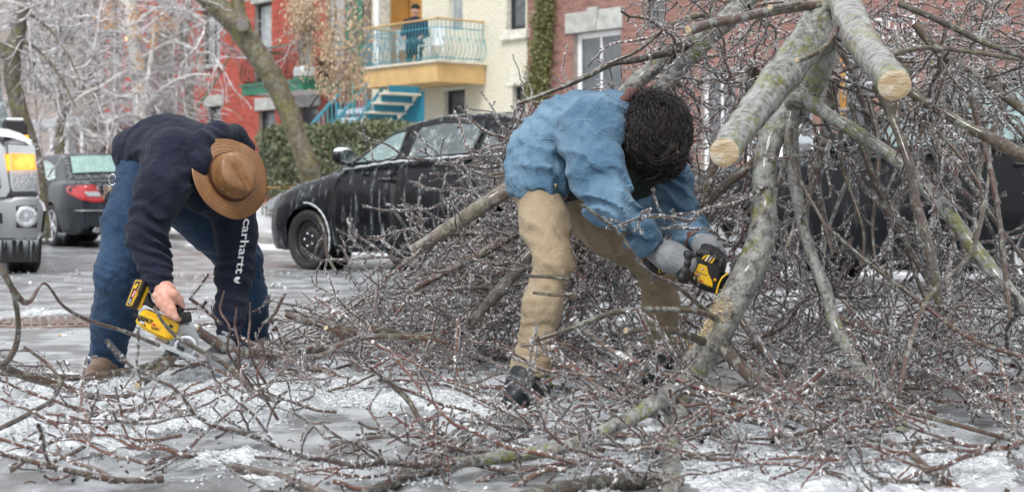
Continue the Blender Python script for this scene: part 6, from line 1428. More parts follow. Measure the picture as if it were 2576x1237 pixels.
def lines_mesh(name, lines, mats, ice=None, rs=None, sides=(7, 5, 4, 3), k=1.0, tip=True):
    V = []; Q = []; M = []; off = 0
    for P, r, l in lines:
        P2, r2 = P, r.copy()
        if tip: r2[-1] *= 1.15
        v, q = tube_np(P2, r2 * k, sides[min(l, 3)]); V.append(v); Q.append(q + off); M.append(np.zeros(len(q), int)); off += len(v)
    if ice is not None:
        for P, r, l in lines:
            if l < 1 and r[0] > .012: continue
            if l == 3 and rs.rand() < .35: continue
            P2 = P.copy(); m = len(P)
            if m >= 3: 
                e = P2[-1] + unit(P2[-1] - P2[-2]) * .006; P2 = np.vstack([P2, e])
            rr = np.interp(np.linspace(0, 1, len(P2)), np.linspace(0, 1, m), r) + ice * rs.uniform(.45, 1.35, len(P2)); rr[-1] = .0012; rr[0] *= .8
            P2 = P2 + np.array([0, 0, -ice * .35]) + rs.normal(size=P2.shape) * ice * .2
            v, q = tube_np(P2, rr, 5); V.append(v); Q.append(q + off); M.append(np.ones(len(q), int)); off += len(v)
    return np_mesh(name, np.vstack(V), np.vstack(Q), mats, True, np.concatenate(M))
def frame(p, d, roll, s=1.0, flatz=None):
    x = Vector(d).normalized(); r_ = Vector((0, 0, 1)) if abs(x.z) < .95 else Vector((0, 1, 0)); y = r_.cross(x).normalized(); z = x.cross(y)
    M = Matrix((x, y, z)).transposed().to_4x4() @ Matrix.Rotation(roll, 4, 'X'); return Matrix.Translation(Vector(p)) @ M @ Matrix.Scale(s, 4)
TPL = []; TPL_PTS = []
for i in range(9):
    ln = branch_lines(np.random.RandomState(100 + i), .85 + .06 * i, .0100, step=.052, curve=.21, kids=.36, spur=.36, maxl=2)
    TPL.append(lines_mesh('branch', ln, [TWIG, ICE], .0050, np.random.RandomState(i))); TPL_PTS.append(np.vstack([l[0] for l in ln]))
FLAT = []; FLAT_PTS = []
for i in range(8):
    ln = branch_lines(np.random.RandomState(200 + i), .50 + .06 * i, .0080, step=.048, flat=.35, curve=.21, kids=.30, spur=.32, maxl=2)
    FLAT.append(lines_mesh('branch', ln, [TWIG, ICE], .0044, np.random.RandomState(50 + i))); FLAT_PTS.append(np.vstack([l[0] for l in ln]))

def mk_limb(name, spec, mat, parent, ends=(0, 0), sides=18, n=10, bump_=.10, cutname='cut_face'):
    """spec: (x, y, depth, width px) along the limb"""
    P4 = []
    for (x, y, d, w) in spec:
        q = at(x, y, d); zm = w / 2 * d / F * .75 + .012
        if q.z < zm and y > HY: d = (CH - zm) * F / (y - HY); q = at(x, y, d)
        P4.append((q.x, q.y, q.z, w / 2 * d / F))
    P4 = smooth_path(P4, n); P, r = P4[:, :3], P4[:, 3]
    P = P + .10 * r[:, None] * np.stack([vnoise(P * 9, s_) for s_ in (1, 2, 3)], -1) * np.minimum(1, np.minimum(np.arange(len(P)), np.arange(len(P))[::-1]) / 4)[:, None]
    V, Q = tube_np(P, r, sides); C = np.repeat(P, sides, 0); dv = (V - C); rr = np.repeat(r, sides)[:, None]
    nz = bump_ * (vnoise(V * 22, 4) * .8 + vnoise(V * 60, 5) * .5 + vnoise(C * 8, 6) * .5)[:, None]; V = V + dv * nz
    b = len(V); o = link_mesh(name, np_mesh(name, V, Q, mat, True), parent)
    for e, i, s_ in ((0, 0, -1), (1, len(P) - 1, 1)):
        ring = V[i * sides:(i + 1) * sides]; T = unit(P[1] - P[0]) if e == 0 else unit(P[-1] - P[-2])
        if ends[e]:
            c = ring.mean(0); K = [ring, c + (ring - c) * .90 + T * s_ * .0025, c + (ring - c) * .6 + T * s_ * .004, c + (ring - c) * .25 + T * s_ * .0035, c + (ring - c) * .02 + T * s_ * .0035]
            f = [(j * sides + a, j * sides + (a + 1) % sides, (j + 1) * sides + (a + 1) % sides, (j + 1) * sides + a) for j in range(4) for a in range(sides)]
            me = np_mesh(cutname, np.vstack(K) - c, np.array(f), CUT, True); oo = link_mesh(cutname, me, o); oo.location = tuple(c)
    return o, P, r
TR = empty('fallen_tree', (0, 0, 0), label='big fallen ice covered tree crown heaped over the street and the cars', cat='tree')
LIMBS = []
def L(spec, mat=LIMB, ends=(0, 0), **k): o, P, r = mk_limb('limb', spec, mat, TR, ends, **k); LIMBS.append((P, r)); return o
# big cut limb pointing at the camera left of the dark car
L([(1822, 385, 4.45, 76), (1860, 328, 4.66, 78), (1930, 240, 5.0, 86), (1992, 160, 5.25, 92), (2050, 75, 5.4, 98), (2095, -10, 5.6, 104), (2120, -120, 5.8, 100)], ends=(1, 0), sides=26)
# second cut limb, pointing right down
L([(2250, 214, 4.25, 80), (2225, 178, 4.42, 82), (2178, 120, 4.75, 84), (2145, 55, 5.1, 84), (2125, -20, 5.4, 88), (2118, -110, 5.7, 90)], ends=(1, 0), sides=26)
# main limb reaching the ground where the saw bites
L([(2085, 90, 5.55, 60), (2052, 180, 5.6, 66), (2010, 270, 5.6, 70), (1950, 330, 5.55, 66), (1922, 420, 5.5, 62), (1922, 520, 5.45, 64), (1912, 610, 5.38, 72), (1880, 690, 5.32, 74), (1838, 770, 5.3, 74), (1800, 850, 5.3, 76), (1755, 915, 5.3, 74), (1705, 985, 5.2, 78)], sides=26)
L([(2010, 270, 5.6, 62), (1990, 300, 5.55, 46), (1992, 390, 5.5, 36), (2002, 470, 5.45, 32), (2018, 560, 5.4, 30), (2045, 650, 5.35, 30), (2080, 740, 5.3, 32), (2105, 830, 5.25, 34), (2150, 905, 5.15, 32), (2205, 975, 5.0, 34), (2262, 1030, 4.9, 42), (2262, 1100, 4.75, 38)], sides=16)
L([(1985, 255, 5.55, 46), (2030, 256, 5.5, 40), (2090, 295, 5.4, 34), (2150, 330, 5.35, 36), (2215, 375, 5.3, 36), (2275, 420, 5.25, 36), (2335, 480, 5.2, 40), (2390, 540, 5.15, 38), (2440, 610, 5.1, 38), (2490, 672, 5.05, 36), (2545, 740, 5.0, 36), (2600, 800, 5.0, 34)], sides=16)
L([(2205, 130, 5.0, 30), (2270, 215, 5.05, 24), (2350, 270, 5.0, 26), (2430, 318, 4.95, 26), (2500, 352, 4.9, 34), (2600, 405, 4.8, 36)], DARKLIMB, sides=12)
L([(2200, 215, 5.0, 20), (2232, 270, 5.0, 22), (2265, 350, 4.95, 22), (2292, 430, 4.9, 24), (2302, 500, 4.88, 24), (2328, 590, 4.85, 26), (2350, 680, 4.8, 24), (2362, 760, 4.8, 22)], DARKLIMB, sides=12)
L([(2060, 14, 5.4, 26), (1990, 20, 5.35, 26), (1920, 32, 5.2, 26), (1850, 48, 5.1, 25), (1790, 60, 5.05, 25), (1732, 78, 5.0, 24)], DARKLIMB, ends=(0, 1), sides=12)
L([(2010, 8, 5.2, 14), (1975, 14, 5.1, 14), (1938, 20, 5.0, 14)], DARKLIMB, ends=(0, 1), sides=10)
L([(2105, 70, 5.0, 18), (2085, 110, 4.95, 16), (2040, 140, 4.9, 15), (2005, 152, 4.85, 15)], DARKLIMB, ends=(0, 1), sides=10)
# mossy limbs running down behind the denim man
L([(1905, -30, 6.4, 50), (1850, 30, 6.4, 50), (1790, 85, 6.4, 52), (1735, 140, 6.4, 48), (1680, 205, 6.4, 46), (1640, 265, 6.4, 44), (1600, 340, 6.4, 42)], sides=18)
L([(1745, 110, 6.5, 44), (1690, 138, 6.5, 40), (1640, 175, 6.55, 40), (1595, 215, 6.55, 40), (1555, 255, 6.6, 38), (1500, 320, 6.7, 36)], sides=16)
L([(1760, 100, 6.4, 26), (1680, 132, 6.35, 20), (1600, 150, 6.3, 20), (1540, 160, 6.3, 18), (1480, 190, 6.3, 15), (1400, 225, 6.3, 12), (1300, 262, 6.3, 10)], DARKLIMB, sides=10)
L([(1840, 60, 6.3, 20), (1760, 40, 6.3, 18), (1670, 75, 6.2, 14), (1600, 130, 6.2, 10), (1530, 160, 6.2, 9)], DARKLIMB, sides=9)
L([(1900, 180, 6.2, 38), (1860, 270, 6.3, 34), (1810, 380, 6.4, 30), (1780, 480, 6.4, 26), (1770, 580, 6.5, 24)], DARKLIMB, sides=12)
L([(2100, 200, 6.0, 30), (2080, 320, 6.0, 26), (2055, 430, 6.0, 22), (2070, 540, 6.0, 18), (2100, 640, 5.9, 14)], DARKLIMB, sides=10)
L([(1935, 370, 5.6, 22), (1870, 430, 5.65, 22), (1810, 480, 5.7, 22), (1750, 545, 5.75, 22), (1700, 590, 5.85, 18)], DARKLIMB, sides=10)
# cut stem on the left of the denim man and the stout one under it
L([(1042, 630, 6.35, 32), (1100, 592, 6.35, 34), (1170, 548, 6.35, 38), (1240, 500, 6.35, 40), (1310, 460, 6.4, 42), (1420, 400, 6.5, 42)], MIDLIMB, ends=(1, 0), sides=18)
L([(1180, 820, 6.6, 24), (1218, 775, 6.6, 26), (1258, 730, 6.6, 30), (1300, 680, 6.65, 32), (1350, 620, 6.7, 32), (1430, 540, 6.8, 32)], MIDLIMB, sides=14)
L([(1030, 735, 7.0, 14), (1110, 690, 7.0, 18), (1190, 650, 7.0, 22), (1290, 590, 7.0, 24), (1400, 520, 7.0, 26)], DARKLIMB, sides=10)
# on the road, continuing from the fork
L([(1712, 975, 4.91, 60), (1660, 1005, 4.49, 48), (1590, 1050, 4.36, 40), (1510, 1088, 4.27, 36), (1420, 1122, 4.20, 34), (1330, 1140, 4.14, 34), (1230, 1152, 4.09, 30), (1140, 1165, 4.05, 26)], LIMB, sides=16)
L([(1705, 985, 4.94, 64), (1700, 1040, 4.60, 58), (1688, 1110, 4.46, 50), (1690, 1180, 4.23, 46), (1680, 1260, 4.05, 44)], LIMB, sides=18)
L([(1775, 862, 5.28, 24), (1730, 842, 5.2, 20), (1690, 832, 5.15, 20), (1640, 830, 5.1, 18), (1575, 832, 5.05, 17)], DARKLIMB, ends=(0, 1), sides=12)
L([(1800, 800, 5.25, 18), (1760, 784, 5.1, 17), (1700, 778, 5.0, 15), (1620, 778, 4.95, 15), (1540, 786, 4.9, 15), (1470, 812, 4.85, 14), (1400, 838, 4.85, 12), (1332, 860, 4.85, 10)], DARKLIMB, sides=10)
L([(1795, 800, 5.2, 14), (1740, 750, 5.1, 13), (1690, 712, 5.0, 12), (1640, 690, 4.9, 11), (1600, 650, 4.85, 10), (1560, 590, 4.8, 9), (1500, 540, 4.75, 9), (1458, 512, 4.7, 8)], DARKLIMB, sides=8)
L([(1822, 880, 5.2, 34), (1900, 960, 5.0, 30), (1990, 1030, 4.85, 26), (2080, 1100, 4.7, 24), (2200, 1200, 4.45, 22), (2260, 1260, 4.3, 20)], DARKLIMB, sides=12)
L([(1980, 940, 5.2, 16), (2080, 985, 5.0, 16), (2200, 1015, 4.9, 14), (2340, 1050, 4.8, 12), (2560, 1110, 4.6, 10)], DARKLIMB, sides=8)
for spec in ([(2110, 180, 4.95, 14), (2240, 140, 4.9, 14), (2330, 120, 4.9, 13), (2430, 130, 4.9, 12), (2560, 150, 4.9, 11)], [(2260, 10, 5.0, 16), (2380, 60, 5.0, 18), (2480, 110, 5.0, 16), (2590, 150, 5.0, 14)], [(2300, 60, 5.4, 20), (2370, 140, 5.4, 22), (2450, 190, 5.4, 20), (2590, 290, 5.4, 22)],
             [(2140, 260, 5.6, 14), (2180, 400, 5.5, 16), (2250, 560, 5.4, 16), (2330, 700, 5.3, 14), (2400, 840, 5.2, 12)], [(2440, 240, 5.2, 12), (2490, 420, 5.1, 14), (2520, 600, 5.0, 14), (2540, 800, 4.9, 12)],
             [(2480, 500, 4.7, 14), (2440, 640, 4.6, 12), (2340, 740, 4.5, 12), (2290, 860, 4.4, 12), (2260, 1000, 4.3, 10)], [(2070, 560, 5.3, 8), (2160, 640, 5.2, 10), (2290, 740, 5.1, 12), (2440, 850, 5.0, 12), (2580, 900, 5.0, 12)],
             [(1880, 640, 5.9, 20), (1850, 760, 5.9, 20), (1900, 860, 5.8, 16), (1990, 960, 5.6, 14)]): L(spec, DARKLIMB, sides=9, n=8)
rb = np.random.RandomState(77)
for i in range(22):       # medium limbs hanging from the crown on the right
    x0 = rb.uniform(1980, 2520); y0 = rb.uniform(40, 420); dd = rb.uniform(5.35, 6.4); dx = rb.uniform(-120, 260); w = rb.uniform(10, 22); ln = rb.uniform(280, 520)
    L([(x0 + dx * t + 35 * math.sin(4 * t + i), y0 + ln * t, dd - .3 * t, w * (1 - .55 * t)) for t in (0, .25, .5, .75, 1)], DARKLIMB if i % 3 else LIMB, sides=9, n=5)
# limbs in the crown seen only between the others: they carry the outer twigs
def bough(ctrl, w0, w1):
    n = len(ctrl); return L([(x, y, d, w0 + (w1 - w0) * i / (n - 1)) for i, (x, y, d) in enumerate(ctrl)], DARKLIMB, sides=7, n=6)
for i, (x, y, d) in enumerate(((1330, 270, 7.0), (1280, 340, 7.2), (1210, 440, 7.2), (1170, 500, 7.4), (1100, 590, 7.2), (1050, 650, 7.6), (1000, 690, 7.4), (1120, 650, 8.2), (1040, 730, 7.0), (960, 780, 6.8), (1310, 400, 8.0), (1230, 560, 8.0))):
    bough([(1680 + 20 * (i % 3), 330 + 28 * i, 7.0), (1500, 330 + 32 * i - 10 * (i % 2), 7.0), (1340, 330 + .5 * (y - 200) + 14 * i, (7 + d) / 2), (x + 120, y - 5, d), (x + 20, y, d)], 26, 8)

BR = {'n': 0}; ICP = []
def put(tpls, pts, p, d, roll, s, parent, name='branch', **k):
    i = RS.randint(len(tpls)); M = frame(p, d, roll, s); o = bpy.data.objects.new(name, tpls[i]); col.objects.link(o); o.matrix_world = M
    if parent is not None: o.parent = parent
    tag(o, **k); Mn = np.array(M); q = pts[i][RS.randint(len(pts[i]), size=14)]; ICP.append(q @ Mn[:3, :3].T + Mn[:3, 3]); BR['n'] += 1; return o
def low(p, d, s, Lb=1.0):
    """keep a branch above the road: lift its direction if its tip would go under"""
    z1 = p[2] + d[2] * Lb * s
    if z1 < .05: d = d.copy(); d[2] = (max(.06, .06 + .1 * RS.rand()) - p[2]) / (Lb * s); 
    return d
def lerp3(a, b, t): return a + (b - a) * t
# twigs carried by the limbs of the fallen tree
pool = []
for li, (P, r) in enumerate(LIMBS):
    ln = np.linalg.norm(np.diff(P, axis=0), axis=1).sum(); k = max(2, int(ln / .16))
    for j in range(k):
        i = min(len(P) - 2, int((j + RS.rand()) / k * (len(P) - 1))); 
        if r[i] > .05 and RS.rand() < .6: continue
        pool.append((li, i))
RS.shuffle(pool)
sky_ok = 0
def man_clear(p, d, s):
    """True if the branch stays out of the space in front of and inside the two men"""
    for t in (0, .35, .7, 1.0):
        q = p + d * s * t; px = CX + F * q[0] / q[1]; py = HY - F * (q[2] - CH) / q[1]
        if py < 800 and q[1] > 5.0 and px < np.interp(py, [-60, 100, 190, 260, 330, 440, 500, 600, 700, 800], [1600, 1500, 1260, 1190, 1150, 1040, 1010, 890, 745, 640]) + (30 if t == 1.0 else 0): return False
        if 1250 < px < 1840 and 215 < py < 900 and q[1] < 6.25: return False
        if 215 < px < 690 and 270 < py < 860 and q[1] < 7.1: return False
        if 1770 < px < 2300 and -20 < py < 400 and q[1] < 5.3: return False
        if 1730 < px < 1960 and 380 < py < 980 and q[1] < 5.35: return False
        if 1265 < px < 1400 and 880 < py < 1000 and q[1] < 5.6 and q[2] > .06: return False
        if 1620 < px < 1740 and 820 < py < 950 and q[1] < 6.35 and q[2] > .06: return False
        if 1500 < px < 1800 and 900 < py < 1120 and q[1] < 5.1 and q[2] > .10: return False
        if q[1] < 4.8 and q[2] > .22: return False
    return True
for li, i in pool:
    if BR['n'] >= 260: break
    P, r = LIMBS[li]; T = unit(P[i + 1] - P[i]); p = P[i]; qx = CX + F * p[0] / p[1]; qy = HY - F * (p[2] - CH) / p[1]
    if 1930 < qx < 2600 and 300 < qy < 700 and RS.rand() < (1. if li >= 8 else .6): continue
    T = T if T[0] < 0 or p[0] > .9 else -T
    if p[0] < .6: d = unit(T * .9 + rv(RS, .42) + np.array([-.35, -.15, .12]))
    else: d = unit(T * .35 + rv(RS, .62) + np.array([.05, -.05, -.35]))
    if p[0] > .5 and li < 8 and RS.rand() < .85: d[1] = abs(d[1])
    s = RS.uniform(.45, .95); d = low(p, d, s)
    if not man_clear(p, d, s): continue
    put(TPL, TPL_PTS, p, d, RS.uniform(0, 6.3), s, TR)
print('tree branches', BR['n'])
# the rest of the tangle: more of the same, joined as one part
def tangle(name, n, gen, tpls, parent, seed, pts=None, mats=(None, None)):
    rs = np.random.RandomState(seed); V = []; Q = []; M = []; off = 0; cache = []
    for me in tpls:
        v = np.empty(len(me.vertices) * 3, np.float32); me.vertices.foreach_get('co', v); q = np.empty(len(me.loops), np.int32); me.loops.foreach_get('vertex_index', q); m = np.empty(len(me.polygons), np.int32); me.polygons.foreach_get('material_index', m)
        cache.append((v.reshape(-1, 3), q.reshape(-1, 4), m))
    got = 0; tries = 0
    while got < n and tries < n * 14:
        tries += 1; g = gen(rs)
        if g is None: continue
        p, d, s = g; Mx = np.array(frame(p, d, rs.uniform(0, 6.3), s)); v, q, m = cache[rs.randint(len(cache))]
        V.append(v @ Mx[:3, :3].T + Mx[:3, 3]); Q.append(q + off); M.append(m); off += len(v); got += 1
        ICP.append(V[-1][rs.randint(len(v), size=10)])
    me = np_mesh(name, np.vstack(V), np.vstack(Q), [TWIG, ICE], True, np.concatenate(M)); print(name, got, len(me.polygons)); return link_mesh(name, me, parent, kind='stuff')
LIGHT = []
for i in range(6):
    ln = branch_lines(np.random.RandomState(300 + i), .75, .0092, step=.055, curve=.21, kids=.34, spur=.34, maxl=2)
    LIGHT.append(lines_mesh('light', ln, [TWIG, ICE], .0050, np.random.RandomState(i), sides=(5, 4, 3, 3)))
def in_poly(x, y, poly):
    c = False
    for i in range(len(poly)):
        (x1, y1), (x2, y2) = poly[i - 1], poly[i]
        if (y1 > y) != (y2 > y) and x < (x2 - x1) * (y - y1) / (y2 - y1) + x1: c = not c
    return c
MOUND = [(1270, 250), (1290, 320), (1210, 360), (1080, 450), (1080, 510), (1010, 570), (940, 620), (850, 690), (800, 750), (760, 800), (900, 830), (1300, 860), (1560, 700), (1560, 300), (1500, 230), (1330, 260)]
def g_mound(rs):
    x, y = rs.uniform(720, 1600), rs.uniform(180, 860)
    if not in_poly(x, y, MOUND): return None
    d_ = rs.uniform(6.4, 9.0); p = np.array(at(x + rs.uniform(200, 420), y, d_)); 
    if p[2] < .05: return None
    d = unit(np.array([-1, -.15, .05 + .25 * (rs.rand() - .3)]) + rv(rs, .36)); s = rs.uniform(.45, .8); d = low(p, d, s)
    return (p, d, s) if man_clear(p, d, s) else None
tangle('twig_tangle', 150, g_mound, LIGHT, TR, 1)
def g_rim(rs):
    x, y = rs.uniform(1080, 1560), rs.uniform(200, 600); p = np.array(at(x + rs.uniform(60, 200), y, rs.uniform(6.4, 8.4))); d = unit(np.array([-1, -.15, .12]) + rv(rs, .38)); s = rs.uniform(.3, .62)
    return (p, d, s) if p[2] > .1 and man_clear(p, d, s) else None
tangle('twig_tangle', 90, g_rim, LIGHT, TR, 11)
def g_top(rs):
    x, y = rs.uniform(1560, 2640), rs.uniform(-60, 260); p = np.array(at(x, y, rs.uniform(5.9, 8.6))); d = unit(rv(rs, .8) + np.array([-.25 if x < 2100 else .2, -.1, -.1])); s = rs.uniform(.45, .85)
    q = p + d * s; qx = CX + F * q[0] / q[1]; qy = HY - F * (q[2] - CH) / q[1]
    if 1900 < qx < 2620 and 360 < qy < 700 and rs.rand() < .7: return None
    return (p, d, s) if man_clear(p, d, s) else None
tangle('twig_tangle', 120, g_top, LIGHT, TR, 12)
def g_right(rs):
    x, y = rs.uniform(1640, 2600), rs.uniform(-30, 800); d_ = rs.uniform(5.6, 8.2)
    if 1900 < x < 2620 and 330 < y < 690: return None
    if y > 120 and rs.rand() < .25: return None
    p = np.array(at(x, y, d_))
    if p[2] < .1: return None
    d = unit(rv(rs, .8) + np.array([0, -.1, -.25])); s = rs.uniform(.4, .75); d = low(p, d, s); return (p, d, s) if man_clear(p, d, s) else None
tangle('twig_tangle', 85, g_right, LIGHT, TR, 2)
def g_low(rs):
    x = rs.uniform(820, 2650); y = rs.uniform(720 if x > 1900 else 680, 900); d_ = rs.uniform(5.4, 9.0); p = np.array(at(x, y, d_)); 
    if not .03 < p[2] < .5: return None
    d = unit(rv(rs, .8) * np.array([1, 1, .4]) + np.array([-.2, -.2, .12])); s = rs.uniform(.4, .8); d = low(p, d, s); return (p, d, s) if man_clear(p, d, s) else None
tangle('twig_tangle', 240, g_low, LIGHT, TR, 3)

# ---------------- loose branches on the road: single things
LBL0 = 'ice glazed twiggy branch strewn on the slushy road among the others'
GRP = 'loose icy branches strewn on the road'
LM_ = [((240, 960), 'the brown shoe by the hat man'), ((470, 900), 'the circular saw'), ((565, 900), 'the grey gloved hand'), ((780, 880), 'the splintered branch'), ((640, 1000), 'the slush bank centre left'), ((1310, 1010), 'the near black boot'),
       ((1690, 930), 'the far black boot'), ((1120, 1170), 'the lichened stem end'), ((1640, 1210), 'the thick bottom log'), ((950, 1210), 'the stout double branch'), ((2260, 1060), 'the lichened limb tip on the right'), ((2440, 900), 'the black car sill on the right'),
       ((1750, 930), 'the sawn limb fork'), ((700, 1200), 'the smooth bare branch'), ((60, 1040), 'the left slush edge'), ((2540, 1200), 'the bottom right corner'), ((2050, 1150), 'the limb crossing low on the right'), ((1000, 840), 'the bright cut stubs')]
US = set()
def where(p, s, d):
    px = CX + F * p[0] / p[1]; py = HY - F * (p[2] - CH) / p[1]; od = sorted(LM_, key=lambda t: (t[0][0] - px) ** 2 + 3 * (t[0][1] - py) ** 2); (lx, ly), nm = od[0]
    sz = 'long' if s > .83 else 'short' if s < .66 else 'mid sized'; dx, dy = px - lx, py - ly; sd = ('right of' if dx > 0 else 'left of') if abs(dx) > 1.4 * abs(dy) else ('in front of' if dy > 0 else 'behind')
    pt = ('pointing right' if d[0] > 0 else 'pointing left') if abs(d[0]) > abs(d[1]) else ('pointing away' if d[1] > 0 else 'pointing at the viewer')
    l = '%s icy branch %s, %s %s' % (sz, pt, sd, nm); k = 1
    while l in US and k < 5: l = '%s icy branch %s, %s %s, towards %s' % (sz, pt, sd, nm.replace('the ', '', 1) if 0 else nm, ' '.join(od[k][1].split()[:4])); k += 1
    US.add(l); return ' '.join(l.split()[:16])
def g_ground(rs):
    u = rs.rand()
    if u < .64: x, y = rs.uniform(1300, 2650), rs.uniform(840, 1237)
    elif u < .91: x, y = rs.uniform(680, 1350), rs.uniform(780, 975)
    elif u < .97: x, y = rs.uniform(450, 1300), rs.uniform(930, 1237)
    else: x, y = rs.uniform(-80, 500), rs.uniform(980, 1237)
    p = np.array(gnd(x, y)); p[2] = rs.uniform(.015, .07) + (.05 * rs.rand() if x > 1500 else 0)
    d = unit(np.array([rs.normal(), rs.normal() * .8, 0]) + np.array([-.5, 0, 0])); d[2] = rs.uniform(-.01, .07) if rs.rand() < .8 else rs.uniform(.1, .4); s = rs.uniform(.5, 1.0); return p, unit(d), s
n = 0
while n < 230:
    p, d, s = g_ground(RS)
    if n % 6 == 0 and p[0] > -1.6: s = min(1.9, s * 1.8)
    if not man_clear(p, d, s): continue
    o = put(FLAT, FLAT_PTS, p, d, RS.uniform(-.4, .4), s, None, name='fallen_branch', label=where(p, s, d), cat='branch', group=GRP); n += 1
litter = tangle('twig_litter', 160, lambda rs: (lambda g: g if man_clear(*g) else None)(g_ground(rs)), FLAT, None, 4); litter['kind'] = 'stuff'
# traced loose branches, each its own thing
def loose(name, label, spec, tw=6, mat=DARKLIMB, ends=(0, 0), sc_=(.35, .7), up=.1, sides=10, dirb=None):
    e = empty(name, (0, 0, 0), label=label, cat='branch'); o, P, r = mk_limb('stem', spec, mat, e, ends, sides=sides, n=8)
    for j in range(tw):
        i = RS.randint(1, len(P) - 1); T = unit(P[i] - P[i - 1]); d = unit(T * .7 * (1 if dirb is None else 0) + (np.array(dirb) if dirb is not None else 0) + rv(RS, .45) + np.array([0, -.05, up])); s = RS.uniform(*sc_); d = low(P[i], d, s)
        if man_clear(P[i], d, s): put(FLAT, FLAT_PTS, P[i], d, RS.uniform(0, 6), s, e, name='twig')
    return e
loose('cut_branch', 'branch being sawn under the yellow saw, running left across the slush', [(430, 885, 5.95, 26), (400, 912, 5.9, 24), (340, 928, 5.8, 20), (270, 940, 5.7, 20), (190, 950, 5.6, 18), (90, 942, 5.5, 14), (-30, 938, 5.4, 12)], 3, ends=(0, 0))
loose('cut_branch', 'forked stub under the saw plate pointing down to the lower left', [(438, 892, 5.93, 26), (405, 925, 5.85, 24), (375, 948, 5.8, 22), (346, 970, 5.75, 20)], 0, ends=(0, 1))
loose('cut_branch', 'log held by the grey glove with a fresh cut end', [(495, 828, 6.1, 24), (530, 852, 6.12, 26), (580, 880, 6.15, 28), (660, 888, 6.2, 26), (760, 880, 6.3, 22), (850, 872, 6.4, 18)], 8, ends=(1, 0), sc_=(.3, .6))
loose('cut_branch', 'long thin branch crossing in front of the saw and the grey glove', [(388, 770, 5.2, 9), (410, 810, 5.2, 9), (450, 850, 5.2, 11), (505, 882, 5.2, 12), (560, 912, 5.2, 13), (600, 948, 5.2, 14), (640, 985, 5.2, 14), (700, 1010, 5.15, 13)], 6, sc_=(.25, .5), up=.5)
loose('cut_branch', 'thin branch arching from the left edge to the blue jeans', [(-20, 640, 4.6, 14), (60, 760, 4.7, 15), (110, 712, 4.9, 7), (160, 770, 5.0, 9), (225, 806, 5.1, 10), (310, 832, 5.2, 10), (400, 868, 5.3, 12)], 2, sc_=(.2, .35))
loose('cut_branch', 'curving dark branch rising at the far left edge', [(-20, 930, 4.5, 18), (20, 905, 4.5, 18), (44, 850, 4.5, 16), (42, 780, 4.45, 14), (20, 700, 4.4, 12), (-20, 640, 4.4, 10)], 2, sc_=(.2, .4), up=.5)
loose('cut_branch', 'brown branch sloping from the left edge to the shoe', [(-30, 905, 4.9, 20), (60, 945, 5.0, 22), (135, 965, 5.15, 22), (200, 990, 5.3, 20), (280, 1000, 5.4, 16), (340, 992, 5.5, 12)], 5, sc_=(.3, .5))
loose('cut_branch', 'branch lying in the left slush with a twisted lower fork', [(-30, 1090, 4.6, 12), (30, 1062, 4.65, 14), (90, 1030, 4.75, 14), (130, 1005, 4.85, 12), (150, 960, 4.95, 10), (120, 915, 5.0, 9), (60, 872, 5.0, 8)], 4, sc_=(.3, .5))
loose('cut_branch', 'smooth bare branch at the bottom edge with a cut tip', [(578, 1170, 4.35, 22), (640, 1186, 4.3, 24), (720, 1206, 4.2, 24), (830, 1250, 4.05, 24)], 1, ends=(1, 0), sides=12)
loose('cut_branch', 'stout double brown branch at the bottom, left of the lichened one', [(890, 1260, 4.15, 28), (970, 1222, 4.25, 30), (1050, 1190, 4.35, 30), (1110, 1178, 4.42, 26), (1150, 1160, 4.5, 22)], 2, sides=12)
loose('cut_branch', 'thick blurred log along the bottom edge below the denim man', [(1300, 1262, 3.9, 44), (1400, 1236, 3.95, 46), (1510, 1216, 4.0, 46), (1620, 1206, 4.05, 42), (1720, 1212, 4.05, 34)], 2, sides=14)
loose('cut_branch', 'thin branch with a kink lying on the grey ice, bottom centre', [(745, 1190, 4.4, 8), (820, 1150, 4.5, 9), (880, 1115, 4.6, 10), (950, 1098, 4.65, 11), (1050, 1096, 4.65, 12), (1120, 1110, 4.62, 12), (1190, 1116, 4.6, 12)], 4, sc_=(.25, .45))
loose('cut_branch', 'forked knobby branch standing up before the ice in the centre', [(1120, 1120, 4.6, 12), (1060, 1060, 4.65, 14), (1030, 1010, 4.7, 14), (990, 970, 4.7, 15), (960, 950, 4.65, 15)], 5, sc_=(.25, .5), up=.4)
loose('cut_branch', 'branch with a torn splintered tip arching in the middle of the pile', [(800, 900, 5.6, 12), (850, 870, 5.6, 13), (900, 852, 5.6, 13), (970, 846, 5.6, 15), (1060, 850, 5.65, 15), (1120, 862, 5.7, 14)], 6, sc_=(.3, .6))
loose('cut_branch', 'short mossy stem with a pale cut tip in the pile centre', [(718, 790, 6.2, 14), (770, 808, 6.2, 18), (830, 820, 6.25, 20), (900, 842, 6.3, 20)], 3, ends=(1, 0))
loose('cut_branch', 'stub with bright round cut face amid the twigs', [(928, 825, 6.0, 20), (980, 836, 6.05, 22), (1040, 850, 6.1, 22)], 2, ends=(1, 0))
loose('cut_branch', 'smaller stub with a pale cut face left of the bright one', [(820, 825, 6.0, 14), (850, 840, 6.05, 16), (880, 862, 6.1, 16)], 1, ends=(1, 0))
loose('cut_branch', 'twig with a bright tip rising beside the far jeans leg', [(660, 815, 6.0, 8), (690, 790, 6.0, 9), (705, 760, 6.0, 9), (718, 738, 6.0, 7)], 1, sc_=(.15, .3))
